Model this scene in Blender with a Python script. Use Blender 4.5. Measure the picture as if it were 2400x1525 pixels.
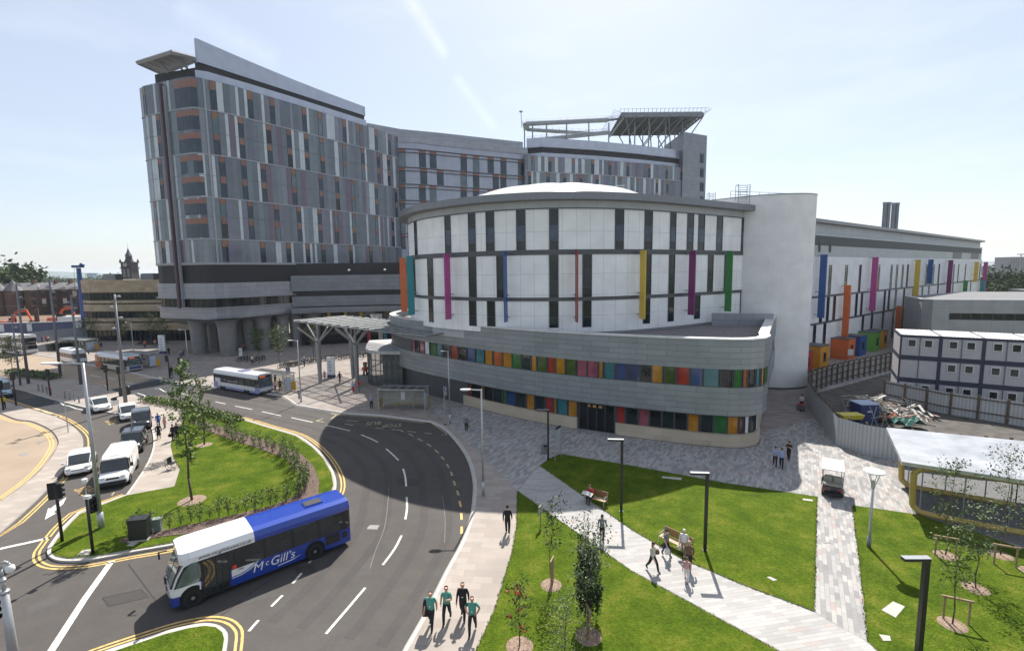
import bpy, math, random
from mathutils import Vector, Matrix
from mathutils.geometry import tessellate_polygon
R=math.radians
rng=random.Random(7)
for o in list(bpy.data.objects): bpy.data.objects.remove(o)
sc=bpy.context.scene; COL=sc.collection
# ---------------- camera
CH=16.5; FPX=1133.0; PITCH=math.atan(127.5/FPX); ROLL=math.atan(0.0136)
cf=Vector((0,math.cos(PITCH),-math.sin(PITCH))); _r=Vector((1,0,0)); _u=_r.cross(cf)
CR=math.cos(ROLL)*_r-math.sin(ROLL)*_u; CU=math.cos(ROLL)*_u+math.sin(ROLL)*_r
CO=Vector((0,0,CH))
cam=bpy.data.cameras.new('camera'); camo=bpy.data.objects.new('camera',cam); COL.objects.link(camo)
cam.sensor_width=36; cam.sensor_fit='HORIZONTAL'; cam.lens=FPX*36/2400; cam.clip_start=0.3; cam.clip_end=20000
M=Matrix((CR,CU,-cf)).transposed().to_4x4(); M.translation=CO; camo.matrix_world=M
sc.camera=camo
def ray(px,py): return cf+CR*((px-1200)/FPX)-CU*((py-762.5)/FPX)
def G(px,py,z=0.0):
    d=ray(px,py); return CO+d*((z-CH)/d.z)
def AT(px,py,Y):
    d=ray(px,py); return CO+d*(Y/d.y)
def PX(p):
    v=Vector(p)-CO; z=v.dot(cf); return 1200+FPX*v.dot(CR)/z, 762.5-FPX*v.dot(CU)/z
# ---------------- world, sun, exposure
EL=R(49.3); AZ=R(11.2)     # the sun stands in front of the camera, a little to the right
w=bpy.data.worlds.new('World'); sc.world=w; w.use_nodes=True
nt=w.node_tree; bg=nt.nodes['Background']
sky=nt.nodes.new('ShaderNodeTexSky'); sky.sky_type='NISHITA'; sky.sun_disc=False
sky.sun_elevation=EL; sky.sun_rotation=AZ; sky.air_density=1.0; sky.dust_density=1.0; sky.ozone_density=1.2; sky.altitude=20
tc=nt.nodes.new('ShaderNodeTexCoord'); mp=nt.nodes.new('ShaderNodeMapping'); mp.inputs['Scale'].default_value=(1.2,1.2,5)
nz=nt.nodes.new('ShaderNodeTexNoise'); nz.inputs['Scale'].default_value=2.6; nz.inputs['Detail'].default_value=7; nz.inputs['Roughness'].default_value=.62
rp=nt.nodes.new('ShaderNodeValToRGB'); rp.color_ramp.elements[0].position=.50; rp.color_ramp.elements[1].position=.85
rp.color_ramp.elements[1].color=(.22,.22,.22,1)
mx=nt.nodes.new('ShaderNodeMixRGB'); mx.inputs[2].default_value=(9.5,9.8,10.2,1)
nt.links.new(tc.outputs['Generated'],mp.inputs['Vector']); nt.links.new(mp.outputs[0],nz.inputs['Vector']); nt.links.new(nz.outputs['Fac'],rp.inputs[0])
nt.links.new(rp.outputs[0],mx.inputs[0]); 
vm=nt.nodes.new('ShaderNodeVectorMath'); vm.operation='MINIMUM'; vm.inputs[1].default_value=(10.6,10.5,10.7); nt.links.new(sky.outputs[0],vm.inputs[0])
mv=nt.nodes.new('ShaderNodeMixRGB'); mv.inputs[0].default_value=.42; mv.inputs[2].default_value=(7.4,7.9,8.7,1); nt.links.new(vm.outputs[0],mv.inputs[1])
nt.links.new(mv.outputs[0],mx.inputs[1])
# faint contrail high in the sky (a thin great-circle streak broken by noise)
def contrail(src,a,c,wid,amt):
    d1=ray(*a).normalized(); d2=ray(*c).normalized(); n_=d1.cross(d2).normalized(); m_=(d1+d2).normalized(); lim=m_.dot(d1)
    N=nt.nodes.new; q=N('ShaderNodeVectorMath'); q.operation='DOT_PRODUCT'; q.inputs[1].default_value=n_; nt.links.new(tc.outputs['Generated'],q.inputs[0])
    ab=N('ShaderNodeMath'); ab.operation='ABSOLUTE'; nt.links.new(q.outputs['Value'],ab.inputs[0])
    mr=N('ShaderNodeMapRange'); mr.inputs['From Min'].default_value=wid; mr.inputs['From Max'].default_value=0; mr.inputs['To Max'].default_value=amt; nt.links.new(ab.outputs[0],mr.inputs[0])
    q2=N('ShaderNodeVectorMath'); q2.operation='DOT_PRODUCT'; q2.inputs[1].default_value=m_; nt.links.new(tc.outputs['Generated'],q2.inputs[0])
    mr2=N('ShaderNodeMapRange'); mr2.inputs['From Min'].default_value=lim; mr2.inputs['From Max'].default_value=lim+(1-lim)*.35; nt.links.new(q2.outputs['Value'],mr2.inputs[0])
    nn=N('ShaderNodeTexNoise'); nn.inputs['Scale'].default_value=26; nn.inputs['Detail'].default_value=8; nn.inputs['Roughness'].default_value=.7; nt.links.new(tc.outputs['Generated'],nn.inputs['Vector'])
    mu=N('ShaderNodeMath'); mu.operation='MULTIPLY'; nt.links.new(mr.outputs[0],mu.inputs[0]); nt.links.new(mr2.outputs[0],mu.inputs[1])
    mu2=N('ShaderNodeMath'); mu2.operation='MULTIPLY'; nt.links.new(mu.outputs[0],mu2.inputs[0]); nt.links.new(nn.outputs['Fac'],mu2.inputs[1])
    mm=N('ShaderNodeMixRGB'); mm.inputs[2].default_value=(14,14,14,1); nt.links.new(mu2.outputs[0],mm.inputs[0]); nt.links.new(src,mm.inputs[1]); return mm.outputs[0]
o1=contrail(mx.outputs[0],(935,-40),(1050,140),.016,.24); o2=contrail(o1,(1060,170),(1165,310),.014,.15); o3=contrail(o2,(400,10),(660,150),.03,.13)
nt.links.new(o3,bg.inputs[0]); bg.inputs[1].default_value=0.076
sl=bpy.data.lights.new('sun','SUN'); sl.energy=5.0; sl.angle=R(.55); sl.color=(1,.95,.87)
so=bpy.data.objects.new('sun',sl); COL.objects.link(so)
sd=Vector((math.sin(AZ)*math.cos(EL),math.cos(AZ)*math.cos(EL),math.sin(EL)))
so.rotation_euler=sd.to_track_quat('Z','Y').to_euler(); so.location=(0,0,200)
sc.view_settings.view_transform='Standard'; sc.view_settings.look='None'; sc.view_settings.gamma=1; sc.view_settings.exposure=0.80
sc.render.resolution_x=1024; sc.render.resolution_y=650
sc.render.engine='CYCLES'; sc.cycles.volume_bounces=0; sc.cycles.max_bounces=6
# ---------------- materials
MT={}
def _pr(name):
    m=bpy.data.materials.new(name); m.use_nodes=True; n=m.node_tree; return m,n,n.nodes['Principled BSDF']
def _obj(n): return n.nodes.new('ShaderNodeTexCoord').outputs['Object']
def mat(name,col,rough=.6,metal=0,var=.1,scale=2.0,bump=0,spec=.5,coat=0,alpha=1,trans=0,emit=0,bscale=None,detail=5):
    if name in MT: return MT[name]
    m,n,p=_pr(name)
    p.inputs['Roughness'].default_value=rough; p.inputs['Metallic'].default_value=metal
    p.inputs['Specular IOR Level'].default_value=spec; p.inputs['Coat Weight'].default_value=coat
    p.inputs['Alpha'].default_value=alpha; p.inputs['Transmission Weight'].default_value=trans
    c=_obj(n); t=n.nodes.new('ShaderNodeTexNoise'); t.inputs['Scale'].default_value=scale; t.inputs['Detail'].default_value=detail
    n.links.new(c,t.inputs['Vector']); r=n.nodes.new('ShaderNodeValToRGB')
    r.color_ramp.elements[0].position=.3; r.color_ramp.elements[1].position=.7
    r.color_ramp.elements[0].color=tuple(max(0,x*(1-var)) for x in col)+(1,); r.color_ramp.elements[1].color=tuple(min(1,x*(1+var)) for x in col)+(1,)
    n.links.new(t.outputs['Fac'],r.inputs[0]); n.links.new(r.outputs[0],p.inputs['Base Color'])
    if emit:
        p.inputs['Emission Color'].default_value=tuple(col)+(1,); p.inputs['Emission Strength'].default_value=emit
    if bump:
        b=n.nodes.new('ShaderNodeBump'); b.inputs['Strength'].default_value=bump; b.inputs['Distance'].default_value=.05
        t2=n.nodes.new('ShaderNodeTexNoise'); t2.inputs['Scale'].default_value=bscale or scale*4; t2.inputs['Detail'].default_value=4
        n.links.new(c,t2.inputs['Vector']); n.links.new(t2.outputs['Fac'],b.inputs['Height']); n.links.new(b.outputs[0],p.inputs['Normal'])
    MT[name]=m; return m
def paving(name,stops,bw,bh,rot=0,mortar=.012,mcol=(.18,.17,.16),rough=.75,offs=.5,dirt=.12):
    m,n,p=_pr(name); L=n.links
    p.inputs['Roughness'].default_value=.95; p.inputs['Specular IOR Level'].default_value=.1
    c=_obj(n); mp=n.nodes.new('ShaderNodeMapping'); mp.inputs['Rotation'].default_value=(0,0,rot); L.new(c,mp.inputs['Vector'])
    b=n.nodes.new('ShaderNodeTexBrick'); L.new(mp.outputs[0],b.inputs['Vector'])
    b.inputs['Color1'].default_value=(0,0,0,1); b.inputs['Color2'].default_value=(1,1,1,1); b.inputs['Mortar'].default_value=(.5,.5,.5,1)
    b.inputs['Scale'].default_value=1; b.inputs['Brick Width'].default_value=bw; b.inputs['Row Height'].default_value=bh; b.inputs['Mortar Size'].default_value=mortar
    b.inputs['Mortar Smooth'].default_value=.3; b.offset=offs
    r=n.nodes.new('ShaderNodeValToRGB'); r.color_ramp.interpolation='CONSTANT'
    e=r.color_ramp.elements
    for i,(pos,col) in enumerate(stops):
        if i<2: el=e[i]; el.position=pos
        else: el=e.new(pos)
        el.color=tuple(x*.76 for x in col)+(1,)
    L.new(b.outputs['Color'],r.inputs[0])
    t=n.nodes.new('ShaderNodeTexNoise'); t.inputs['Scale'].default_value=.35; t.inputs['Detail'].default_value=8; L.new(c,t.inputs['Vector'])
    mr=n.nodes.new('ShaderNodeMapRange'); mr.inputs['From Min'].default_value=.3; mr.inputs['From Max'].default_value=.7
    mr.inputs['To Min'].default_value=1-dirt; mr.inputs['To Max'].default_value=1+dirt*.5; L.new(t.outputs['Fac'],mr.inputs[0])
    x=n.nodes.new('ShaderNodeMixRGB'); L.new(b.outputs['Fac'],x.inputs[0]); L.new(r.outputs[0],x.inputs[1]); x.inputs[2].default_value=mcol+(1,)
    y=n.nodes.new('ShaderNodeMixRGB'); y.blend_type='MULTIPLY'; y.inputs[0].default_value=1; L.new(x.outputs[0],y.inputs[1]); L.new(mr.outputs[0],y.inputs[2])
    L.new(y.outputs[0],p.inputs['Base Color']); MT[name]=m; return m
def clad(name,col,bw,bh,var=.06,line=.5,rough=.4,metal=.0,mortar=.02,offs=.5,spec=.5):
    """panel cladding: uses the UV map, which carries metres along and up the wall"""
    m,n,p=_pr(name); L=n.links
    p.inputs['Roughness'].default_value=rough; p.inputs['Metallic'].default_value=metal; p.inputs['Specular IOR Level'].default_value=spec
    c=n.nodes.new('ShaderNodeTexCoord').outputs['UV']
    b=n.nodes.new('ShaderNodeTexBrick'); L.new(c,b.inputs['Vector']); b.offset=offs
    b.inputs['Color1'].default_value=tuple(x*(1-var) for x in col)+(1,); b.inputs['Color2'].default_value=tuple(min(1,x*(1+var)) for x in col)+(1,)
    b.inputs['Mortar'].default_value=tuple(x*line for x in col)+(1,)
    b.inputs['Scale'].default_value=1; b.inputs['Brick Width'].default_value=bw; b.inputs['Row Height'].default_value=bh; b.inputs['Mortar Size'].default_value=mortar
    b.inputs['Mortar Smooth'].default_value=.2
    t=n.nodes.new('ShaderNodeTexNoise'); t.inputs['Scale'].default_value=.5; t.inputs['Detail'].default_value=6; L.new(c,t.inputs['Vector'])
    mr=n.nodes.new('ShaderNodeMapRange'); mr.inputs['From Min'].default_value=.3; mr.inputs['From Max'].default_value=.7; mr.inputs['To Min'].default_value=.9; mr.inputs['To Max'].default_value=1.05; L.new(t.outputs['Fac'],mr.inputs[0])
    y=n.nodes.new('ShaderNodeMixRGB'); y.blend_type='MULTIPLY'; y.inputs[0].default_value=1; L.new(b.outputs['Color'],y.inputs[1]); L.new(mr.outputs[0],y.inputs[2])
    L.new(y.outputs[0],p.inputs['Base Color']); MT[name]=m; return m
# ---------------- mesh builder
class MB:
    def __init__(s): s.v=[]; s.f=[]; s.mi=[]; s.uv=[]; s.mats=[]
    def m(s,mt):
        if mt not in s.mats: s.mats.append(mt)
        return s.mats.index(mt)
    def face(s,pts,mt,uv=None):
        i=len(s.v); s.v+= [tuple(p) for p in pts]; s.f.append(tuple(range(i,i+len(pts)))); s.mi.append(s.m(mt)); s.uv.append(uv or [(p[0],p[1]) for p in pts]); return s
    def mesh(s,vs,fs,mt):
        i=len(s.v); s.v+=[tuple(p) for p in vs]; k=s.m(mt)
        for f in fs: s.f.append(tuple(i+a for a in f)); s.mi.append(k); s.uv.append([(vs[a][0]+vs[a][1],vs[a][2]) for a in f])
        return s
    def box(s,c,sz,mt,rz=0,mx=None):
        x,y,z=sz[0]/2,sz[1]/2,sz[2]/2; ca,sa=math.cos(rz),math.sin(rz)
        vs=[]
        for dz in(-z,z):
            for dx,dy in((-x,-y),(x,-y),(x,y),(-x,y)):
                v=Vector((dx*ca-dy*sa+c[0],dx*sa+dy*ca+c[1],dz+c[2])); vs.append(mx@v if mx else v)
        return s.mesh(vs,[(3,2,1,0),(4,5,6,7),(0,1,5,4),(1,2,6,5),(2,3,7,6),(3,0,4,7)],mt)
    def prism(s,poly,z0,z1,mt,top=None,bottom=True,side=None):
        n=len(poly); P=[(p[0],p[1]) for p in poly]
        a=sum(P[i][0]*P[(i+1)%n][1]-P[(i+1)%n][0]*P[i][1] for i in range(n))
        if a<0: P.reverse()
        tr=tessellate_polygon([[Vector((x,y,0)) for x,y in P]])
        tops=[]
        for t in tr:
            q=[P[i] for i in t]; ar=(q[1][0]-q[0][0])*(q[2][1]-q[0][1])-(q[2][0]-q[0][0])*(q[1][1]-q[0][1])
            tops.append(t if ar>0 else t[::-1])
        s.mesh([(x,y,z1) for x,y in P],tops,top or mt)
        if bottom: s.mesh([(x,y,z0) for x,y in P],[t[::-1] for t in tops],mt)
        if z1>z0:
            for i in range(n):
                j=(i+1)%n; s.face([(P[i][0],P[i][1],z0),(P[j][0],P[j][1],z0),(P[j][0],P[j][1],z1),(P[i][0],P[i][1],z1)],side or mt)
        return s
    def tube(s,p0,p1,r0,mt,r1=None,n=8,cap=True):
        p0=Vector(p0);p1=Vector(p1); r1=r0 if r1 is None else r1; d=(p1-p0)
        if d.length<1e-6: return s
        q=d.to_track_quat('Z','Y'); vs=[]
        for p,r in((p0,r0),(p1,r1)):
            for i in range(n):
                a=2*math.pi*i/n; vs.append(p+q@Vector((r*math.cos(a),r*math.sin(a),0)))
        fs=[(i,(i+1)%n,n+(i+1)%n,n+i) for i in range(n)]
        if cap: fs+=[tuple(range(n-1,-1,-1)),tuple(range(n,2*n))]
        return s.mesh(vs,fs,mt)
    def path(s,pts,r,mt,n=6):
        for a,b in zip(pts,pts[1:]): s.tube(a,b,r,mt,n=n)
        return s
    def lathe(s,c,prof,mt,n=16,mx=None):
        vs=[];fs=[]
        for r,z in prof:
            for i in range(n):
                a=2*math.pi*i/n; v=Vector((c[0]+r*math.cos(a),c[1]+r*math.sin(a),c[2]+z)); vs.append(mx@v if mx else v)
        for k in range(len(prof)-1):
            for i in range(n): fs.append((k*n+i,k*n+(i+1)%n,(k+1)*n+(i+1)%n,(k+1)*n+i))
        return s.mesh(vs,fs,mt)
    def loft(s,secs,mt,cap=True,closed=True):
        """secs: list of equal-length point rings"""
        n=len(secs[0]); vs=[p for r in secs for p in r]; fs=[]
        for k in range(len(secs)-1):
            for i in range(n if closed else n-1): fs.append((k*n+i,k*n+(i+1)%n,(k+1)*n+(i+1)%n,(k+1)*n+i))
        if cap: fs+=[tuple(range(n-1,-1,-1)),tuple((len(secs)-1)*n+i for i in range(n))]
        return s.mesh(vs,fs,mt)
    def build(s,name,parent=None,smooth=False,label=None):
        me=bpy.data.meshes.new(name); off=Vector((0,0,0)); p=parent
        while p is not None: off+=p.location; p=p.parent
        me.from_pydata([tuple(Vector(v)-off) for v in s.v],[],s.f)
        for mt in s.mats: me.materials.append(mt)
        me.polygons.foreach_set('material_index',s.mi)
        ul=me.uv_layers.new(name='UVMap'); fl=[]
        for u in s.uv:
            for a in u: fl+=[a[0],a[1]]
        ul.data.foreach_set('uv',fl)
        if smooth: me.polygons.foreach_set('use_smooth',[True]*len(s.f))
        me.update()
        o=bpy.data.objects.new(name,me); COL.objects.link(o)
        if parent is not None: o.parent=parent
        if label: o['label']=label
        return o
def tag(o,label=None,cat=None,group=None,kind=None):
    if label: o['label']=label
    if cat: o['category']=cat
    if group: o['group']=group
    if kind: o['kind']=kind
    return o
def thing(name,loc,label,cat,group=None):
    o=bpy.data.objects.new(name,None); o.empty_display_size=.3; COL.objects.link(o); o.location=loc
    return tag(o,label,cat,group)
def dup(root,loc=None,rz=None,label=None,group=None,scale=None):
    def cp(o,par):
        c=o.copy(); COL.objects.link(c)
        if par is not None: c.parent=par
        for ch in o.children: cp(ch,c)
        return c
    c=cp(root,None)
    if loc is not None: c.location=loc
    if rz is not None: c.rotation_euler=(0,0,rz)
    if scale: c.scale=scale if hasattr(scale,'__len__') else (scale,)*3
    if label: c['label']=label
    if group: c['group']=group
    return c
def struct(o,label=None):
    o['kind']='structure'
    return o
# ---------------- wall paths
def spline(P,n=6,closed=False):
    out=[]; N=len(P)
    g=(lambda i:P[i%N]) if closed else (lambda i:P[max(0,min(N-1,i))])
    for i in range(N if closed else N-1):
        a,b,c,d=g(i-1),g(i),g(i+1),g(i+2)
        for k in range(n):
            t=k/n
            out.append(tuple(.5*((2*b[j])+(-a[j]+c[j])*t+(2*a[j]-5*b[j]+4*c[j]-d[j])*t*t+(-a[j]+3*b[j]-3*c[j]+d[j])*t**3) for j in(0,1)))
    if not closed: out.append(tuple(P[-1]))
    return out
class Wall:
    """vertical wall along a plan path; outward = right-hand side of the travel direction"""
    def __init__(s,pts):
        s.p=[Vector((a[0],a[1])) for a in pts]; s.s=[0]
        for a,b in zip(s.p,s.p[1:]): s.s.append(s.s[-1]+(b-a).length)
        s.L=s.s[-1]
        s.nr=[]
        for i in range(len(s.p)):
            a=s.p[max(0,i-1)]; b=s.p[min(len(s.p)-1,i+1)]; t=(b-a).normalized(); s.nr.append(Vector((t.y,-t.x)))
    def at(s,q,off=0):
        q=max(0,min(s.L,q)); i=0
        for k in range(len(s.s)-1):
            if s.s[k+1]>=q: i=k; break
        l=s.s[i+1]-s.s[i]; t=(q-s.s[i])/l if l else 0
        n=(s.nr[i].lerp(s.nr[i+1],t)).normalized()
        return s.p[i].lerp(s.p[i+1],t)+n*off
    def n(s,q):
        a=s.at(q,0); b=s.at(q,1); return b-a
    def cuts(s,a,b,mx=3.0):
        r=[a]+[x for x in s.s if a+.02<x<b-.02]+[b]; return r
    def px(s,px,z):
        """arc length at which the wall, at height z, is seen at picture column px"""
        best=None; N=400; pv=None
        for i in range(N+1):
            q=s.L*i/N; a=s.at(q); x=PX((a.x,a.y,z))[0]-px
            if pv is not None and pv[1]*x<=0:
                t=pv[1]/(pv[1]-x) if pv[1]!=x else 0; qq=pv[0]+(q-pv[0])*t
                n=s.n(qq); c=s.at(qq)
                if n.dot(c)<0: return qq
                best=best if best is not None else qq
            pv=(q,x)
        if best is None: best=min((abs(PX((*s.at(s.L*i/N),z))[0]-px),s.L*i/N) for i in range(N+1))[1]
        return best
    def sheet(s,mb,a,b,z0,z1,mt,off=0.0):
        c=s.cuts(a,b)
        for u,v in zip(c,c[1:]):
            p=s.at(u,off);q=s.at(v,off)
            mb.face([(p.x,p.y,z0),(q.x,q.y,z0),(q.x,q.y,z1),(p.x,p.y,z1)],mt,[(u,z0),(v,z0),(v,z1),(u,z1)])
        return mb
    def slab(s,mb,a,b,z0,z1,o0,o1,mt,top=None):
        """solid strip between offsets o0 (inner) and o1 (outer)"""
        c=s.cuts(a,b)
        for u,v in zip(c,c[1:]):
            p=s.at(u,o1);q=s.at(v,o1);r=s.at(v,o0);t=s.at(u,o0)
            mb.face([(p.x,p.y,z0),(q.x,q.y,z0),(q.x,q.y,z1),(p.x,p.y,z1)],mt,[(u,z0),(v,z0),(v,z1),(u,z1)])
            mb.face([(p.x,p.y,z1),(q.x,q.y,z1),(r.x,r.y,z1),(t.x,t.y,z1)],top or mt)
            mb.face([(t.x,t.y,z0),(r.x,r.y,z0),(q.x,q.y,z0),(p.x,p.y,z0)],mt)
            mb.face([(r.x,r.y,z0),(t.x,t.y,z0),(t.x,t.y,z1),(r.x,r.y,z1)],mt)
        for u,fl in((a,0),(b,1)):
            p=s.at(u,o1);t=s.at(u,o0); q=[(t.x,t.y,z0),(p.x,p.y,z0),(p.x,p.y,z1),(t.x,t.y,z1)]
            mb.face(q[::-1] if fl else q,mt)
        return mb
def hgt_(py,xy):
    lo,hi=-5,90
    for _ in range(50):
        m_=(lo+hi)/2
        if PX((xy[0],xy[1],m_))[1]>py: lo=m_
        else: hi=m_
    return lo
def gp(pts,z=0.0): return [G(x,y,z).to_2d() for x,y in pts]
# ================= ground, roads, pavements, lawns
def asphalt(name,col):
    m,n,p=_pr(name); L=n.links; p.inputs['Roughness'].default_value=.9; p.inputs['Specular IOR Level'].default_value=.2; c=_obj(n); cur=None
    for sc_,lo_,hi_,st in ((.06,.86,1.12,1),(.9,.93,1.06,1),(45,.80,1.22,1),(5,.95,1.04,1)):
        t=n.nodes.new('ShaderNodeTexNoise'); t.inputs['Scale'].default_value=sc_; t.inputs['Detail'].default_value=5; L.new(c,t.inputs['Vector'])
        mr=n.nodes.new('ShaderNodeMapRange'); mr.inputs['From Min'].default_value=.32; mr.inputs['From Max'].default_value=.68; mr.inputs['To Min'].default_value=lo_; mr.inputs['To Max'].default_value=hi_; L.new(t.outputs['Fac'],mr.inputs[0])
        x=n.nodes.new('ShaderNodeMixRGB'); x.blend_type='MULTIPLY'; x.inputs[0].default_value=1
        if cur is None: x.inputs[1].default_value=col+(1,)
        else: L.new(cur,x.inputs[1])
        L.new(mr.outputs[0],x.inputs[2]); cur=x.outputs[0]
    L.new(cur,p.inputs['Base Color']); MT[name]=m; return m
asph=asphalt('asphalt',(.086,.078,.073))
asph2=mat('asphalt_dark',(.036,.037,.042),.85,var=.12,scale=.5,bump=.25,bscale=30,detail=9,spec=.3)
tan=mat('tan_asphalt',(.30,.235,.175),.9,var=.10,scale=.3,bump=.2,bscale=25,detail=9,spec=.3)
kerbm=mat('kerb_stone',(.42,.40,.37),.8,var=.1,scale=2,bump=.2)
white=mat('road_paint_white',(.58,.57,.53),.75,var=.28,scale=5)
yellow=mat('road_paint_yellow',(.55,.37,.12),.75,var=.28,scale=5)
yellowf=mat('road_paint_faded_yellow',(.34,.29,.17),.7,var=.2,scale=4)
pv_beige=paving('paving_beige',[(0,(.44,.385,.34)),(.35,(.48,.425,.375)),(.7,(.42,.37,.33))],1.1,.55,rot=R(5),mortar=.014,mcol=(.3,.26,.23))
pv_pink=paving('paving_plaza',[(0,(.37,.325,.30)),(.3,(.41,.37,.345)),(.6,(.33,.275,.25)),(.85,(.385,.355,.335))],.9,.3,rot=R(14),mortar=.012,mcol=(.27,.24,.22))
MIX=[(0,(.35,.34,.335)),(.22,(.46,.445,.43)),(.45,(.40,.39,.38)),(.62,(.50,.485,.46)),(.84,(.32,.315,.315)),(.94,(.47,.39,.36))]
pv_block=paving('paving_blocks',MIX,.62,.21,rot=R(-59),mortar=.008,mcol=(.2,.19,.19))
pv_plank=paving('paving_planks',[(0,(.47,.455,.44)),(.22,(.52,.505,.485)),(.45,(.49,.475,.46)),(.62,(.54,.52,.50)),(.84,(.44,.43,.42)),(.95,(.50,.44,.41))],.9,.21,rot=R(-10),mortar=.008,mcol=(.25,.24,.235))
def grassmat(name,a,b,c2):
    m,n,p=_pr(name); L=n.links; p.inputs['Roughness'].default_value=.9; p.inputs['Specular IOR Level'].default_value=.05
    c=_obj(n); out=None
    t=n.nodes.new('ShaderNodeTexNoise'); t.inputs['Scale'].default_value=.55; t.inputs['Detail'].default_value=12; t.inputs['Roughness'].default_value=.72; L.new(c,t.inputs['Vector'])
    r=n.nodes.new('ShaderNodeValToRGB'); e=r.color_ramp.elements; e[0].position=.26; e[0].color=a+(1,); e[1].position=.52; e[1].color=b+(1,); q=e.new(.70); q.color=c2+(1,)
    L.new(t.outputs['Fac'],r.inputs[0])
    t3=n.nodes.new('ShaderNodeTexNoise'); t3.inputs['Scale'].default_value=9; t3.inputs['Detail'].default_value=6; L.new(c,t3.inputs['Vector'])
    mr=n.nodes.new('ShaderNodeMapRange'); mr.inputs['From Min'].default_value=.3; mr.inputs['From Max'].default_value=.7; mr.inputs['To Min'].default_value=.68; mr.inputs['To Max'].default_value=1.24; L.new(t3.outputs['Fac'],mr.inputs[0])
    y=n.nodes.new('ShaderNodeMixRGB'); y.blend_type='MULTIPLY'; y.inputs[0].default_value=1; L.new(r.outputs[0],y.inputs[1]); L.new(mr.outputs[0],y.inputs[2]); L.new(y.outputs[0],p.inputs['Base Color'])
    t2=n.nodes.new('ShaderNodeTexNoise'); t2.inputs['Scale'].default_value=14; t2.inputs['Detail'].default_value=8; L.new(c,t2.inputs['Vector'])
    b_=n.nodes.new('ShaderNodeBump'); b_.inputs['Strength'].default_value=.8; b_.inputs['Distance'].default_value=.12; L.new(t2.outputs['Fac'],b_.inputs['Height']); L.new(b_.outputs[0],p.inputs['Normal'])
    MT[name]=m; return m
grass=grassmat('lawn_grass',(.032,.062,.006),(.075,.115,.009),(.15,.155,.024))
field=mat('far_land',(.09,.10,.06),.95,var=.4,scale=.004,detail=10)
soil=mat('building_site_earth',(.16,.10,.065),.95,var=.35,scale=.12,bump=.5,bscale=1.5,detail=8)
bark=mat('bark_chip',(.12,.08,.065),.95,var=.7,scale=9,bump=1,bscale=22,detail=8)
def flat(name,poly,z,mt,parent=None):
    b=MB(); b.prism(poly,z,z,mt,bottom=False); return struct(b.build(name,parent))
def slab(name,poly,z0,z1,mt,side=None):
    b=MB(); b.prism(poly,z0,z1,mt,side=side or mt,bottom=False); return struct(b.build(name))
def ribbon(mb,W_,a,b,o0,o1,z,mt):
    c=W_.cuts(a,b)
    for u,v in zip(c,c[1:]):
        p=W_.at(u,o0);q=W_.at(v,o0);r=W_.at(v,o1);t=W_.at(u,o1)
        pts=[(p.x,p.y,z),(q.x,q.y,z),(r.x,r.y,z),(t.x,t.y,z)]
        n=(Vector(pts[1])-Vector(pts[0])).cross(Vector(pts[2])-Vector(pts[1]))
        mb.face(pts if n.z>0 else pts[::-1],mt)
# huge ground sheet reaching the horizon
b=MB(); b.face([(-9000,-200,-.06),(9000,-200,-.06),(9000,12000,-.06),(-9000,12000,-.06)],field); struct(b.build('ground'))
flat('road',[(-75,0),(12,0),(12,62),(-30,85),(-160,150),(-260,130),(-160,20)],0,asph)
# tan surfaced bus road, left (two areas)
TAN1=[(0,966),(41,982),(75,986),(116,1004),(135,1026),(135,1045),(110,1085),(63,1130),(0,1174)]
b=MB(); b.prism(gp(TAN1,.004)+[Vector((-62,26)),Vector((-95,30)),Vector((-95,62))],.004,.004,tan,bottom=False)
b.prism(gp([(255,914),(300,904),(380,880),(326,872),(190,846),(117,833),(75,827),(0,812)],.004)+[Vector((-150,130)),Vector((-190,120)),Vector((-150,85)),Vector((-96,82)),Vector((-80,76))],.004,.004,tan,bottom=False)
struct(b.build('bus_road'))
# main pavement / plaza
K1=[(945,1527),(1000,1430),(1050,1330),(1083,1270),(1105,1210),(1112,1160),(1112,1125),(1103,1085),(1088,1055),(1065,1025),(1042,1003),(1012,987)]
K1b=[(1012,987),(900,973),(800,966),(720,953),(695,949),(680,938),(662,926),(560,912),(480,903),(425,899),(373,886),(326,876),(190,850),(117,836),(75,830),(0,816)]
k1=[tuple(v) for v in gp(K1,.12)]; k1=[(-8.2,16),(-8.6,12)][::-1]+spline(k1,4)
k2=[tuple(v) for v in gp(K1b,.12)]
k2x=k2+[(-150,122)]
edge=k1[:-1]+k2x
PZ=edge+[(-150,160),(60,160),(90,110),(90,0),(-8.6,0)]
slab('plaza_paving',PZ,-.05,.12,pv_pink)
wk=Wall(edge); b=MB(); wk.slab(b,0,wk.L,-.04,.136,-.02,.16,kerbm)
for u,v in zip(wk.s,wk.s[1:]):
    p=wk.at(u,-.02);q=wk.at(v,-.02);r_=wk.at(v,-.15);t_=wk.at(u,-.15); b.face([(t_.x,t_.y,.004),(r_.x,r_.y,.004),(q.x,q.y,.136),(p.x,p.y,.136)][::-1],kerbm)  # sloped outer face added to lose the kerb's dark shadow line
pass; struct(b.build('kerb'))
# which side is the road? measured: the path runs bottom->top->left with the road on its left
B_BEIGE=[v for v in k1]+gp([(1012,987),(1060,1000),(1100,1040),(1180,1100),(1213,1150),(1212,1210),(1200,1290),(1160,1420),(1112,1530)],.12)
flat('footpath',[ (p[0],p[1]) for p in k1]+[tuple(v) for v in gp([(1055,1000),(1100,1040),(1150,1090),(1213,1150),(1212,1220),(1200,1290),(1160,1420),(1112,1530)],.124)]+[(-4,10),(-8.4,10)],.130,pv_beige)
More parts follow.
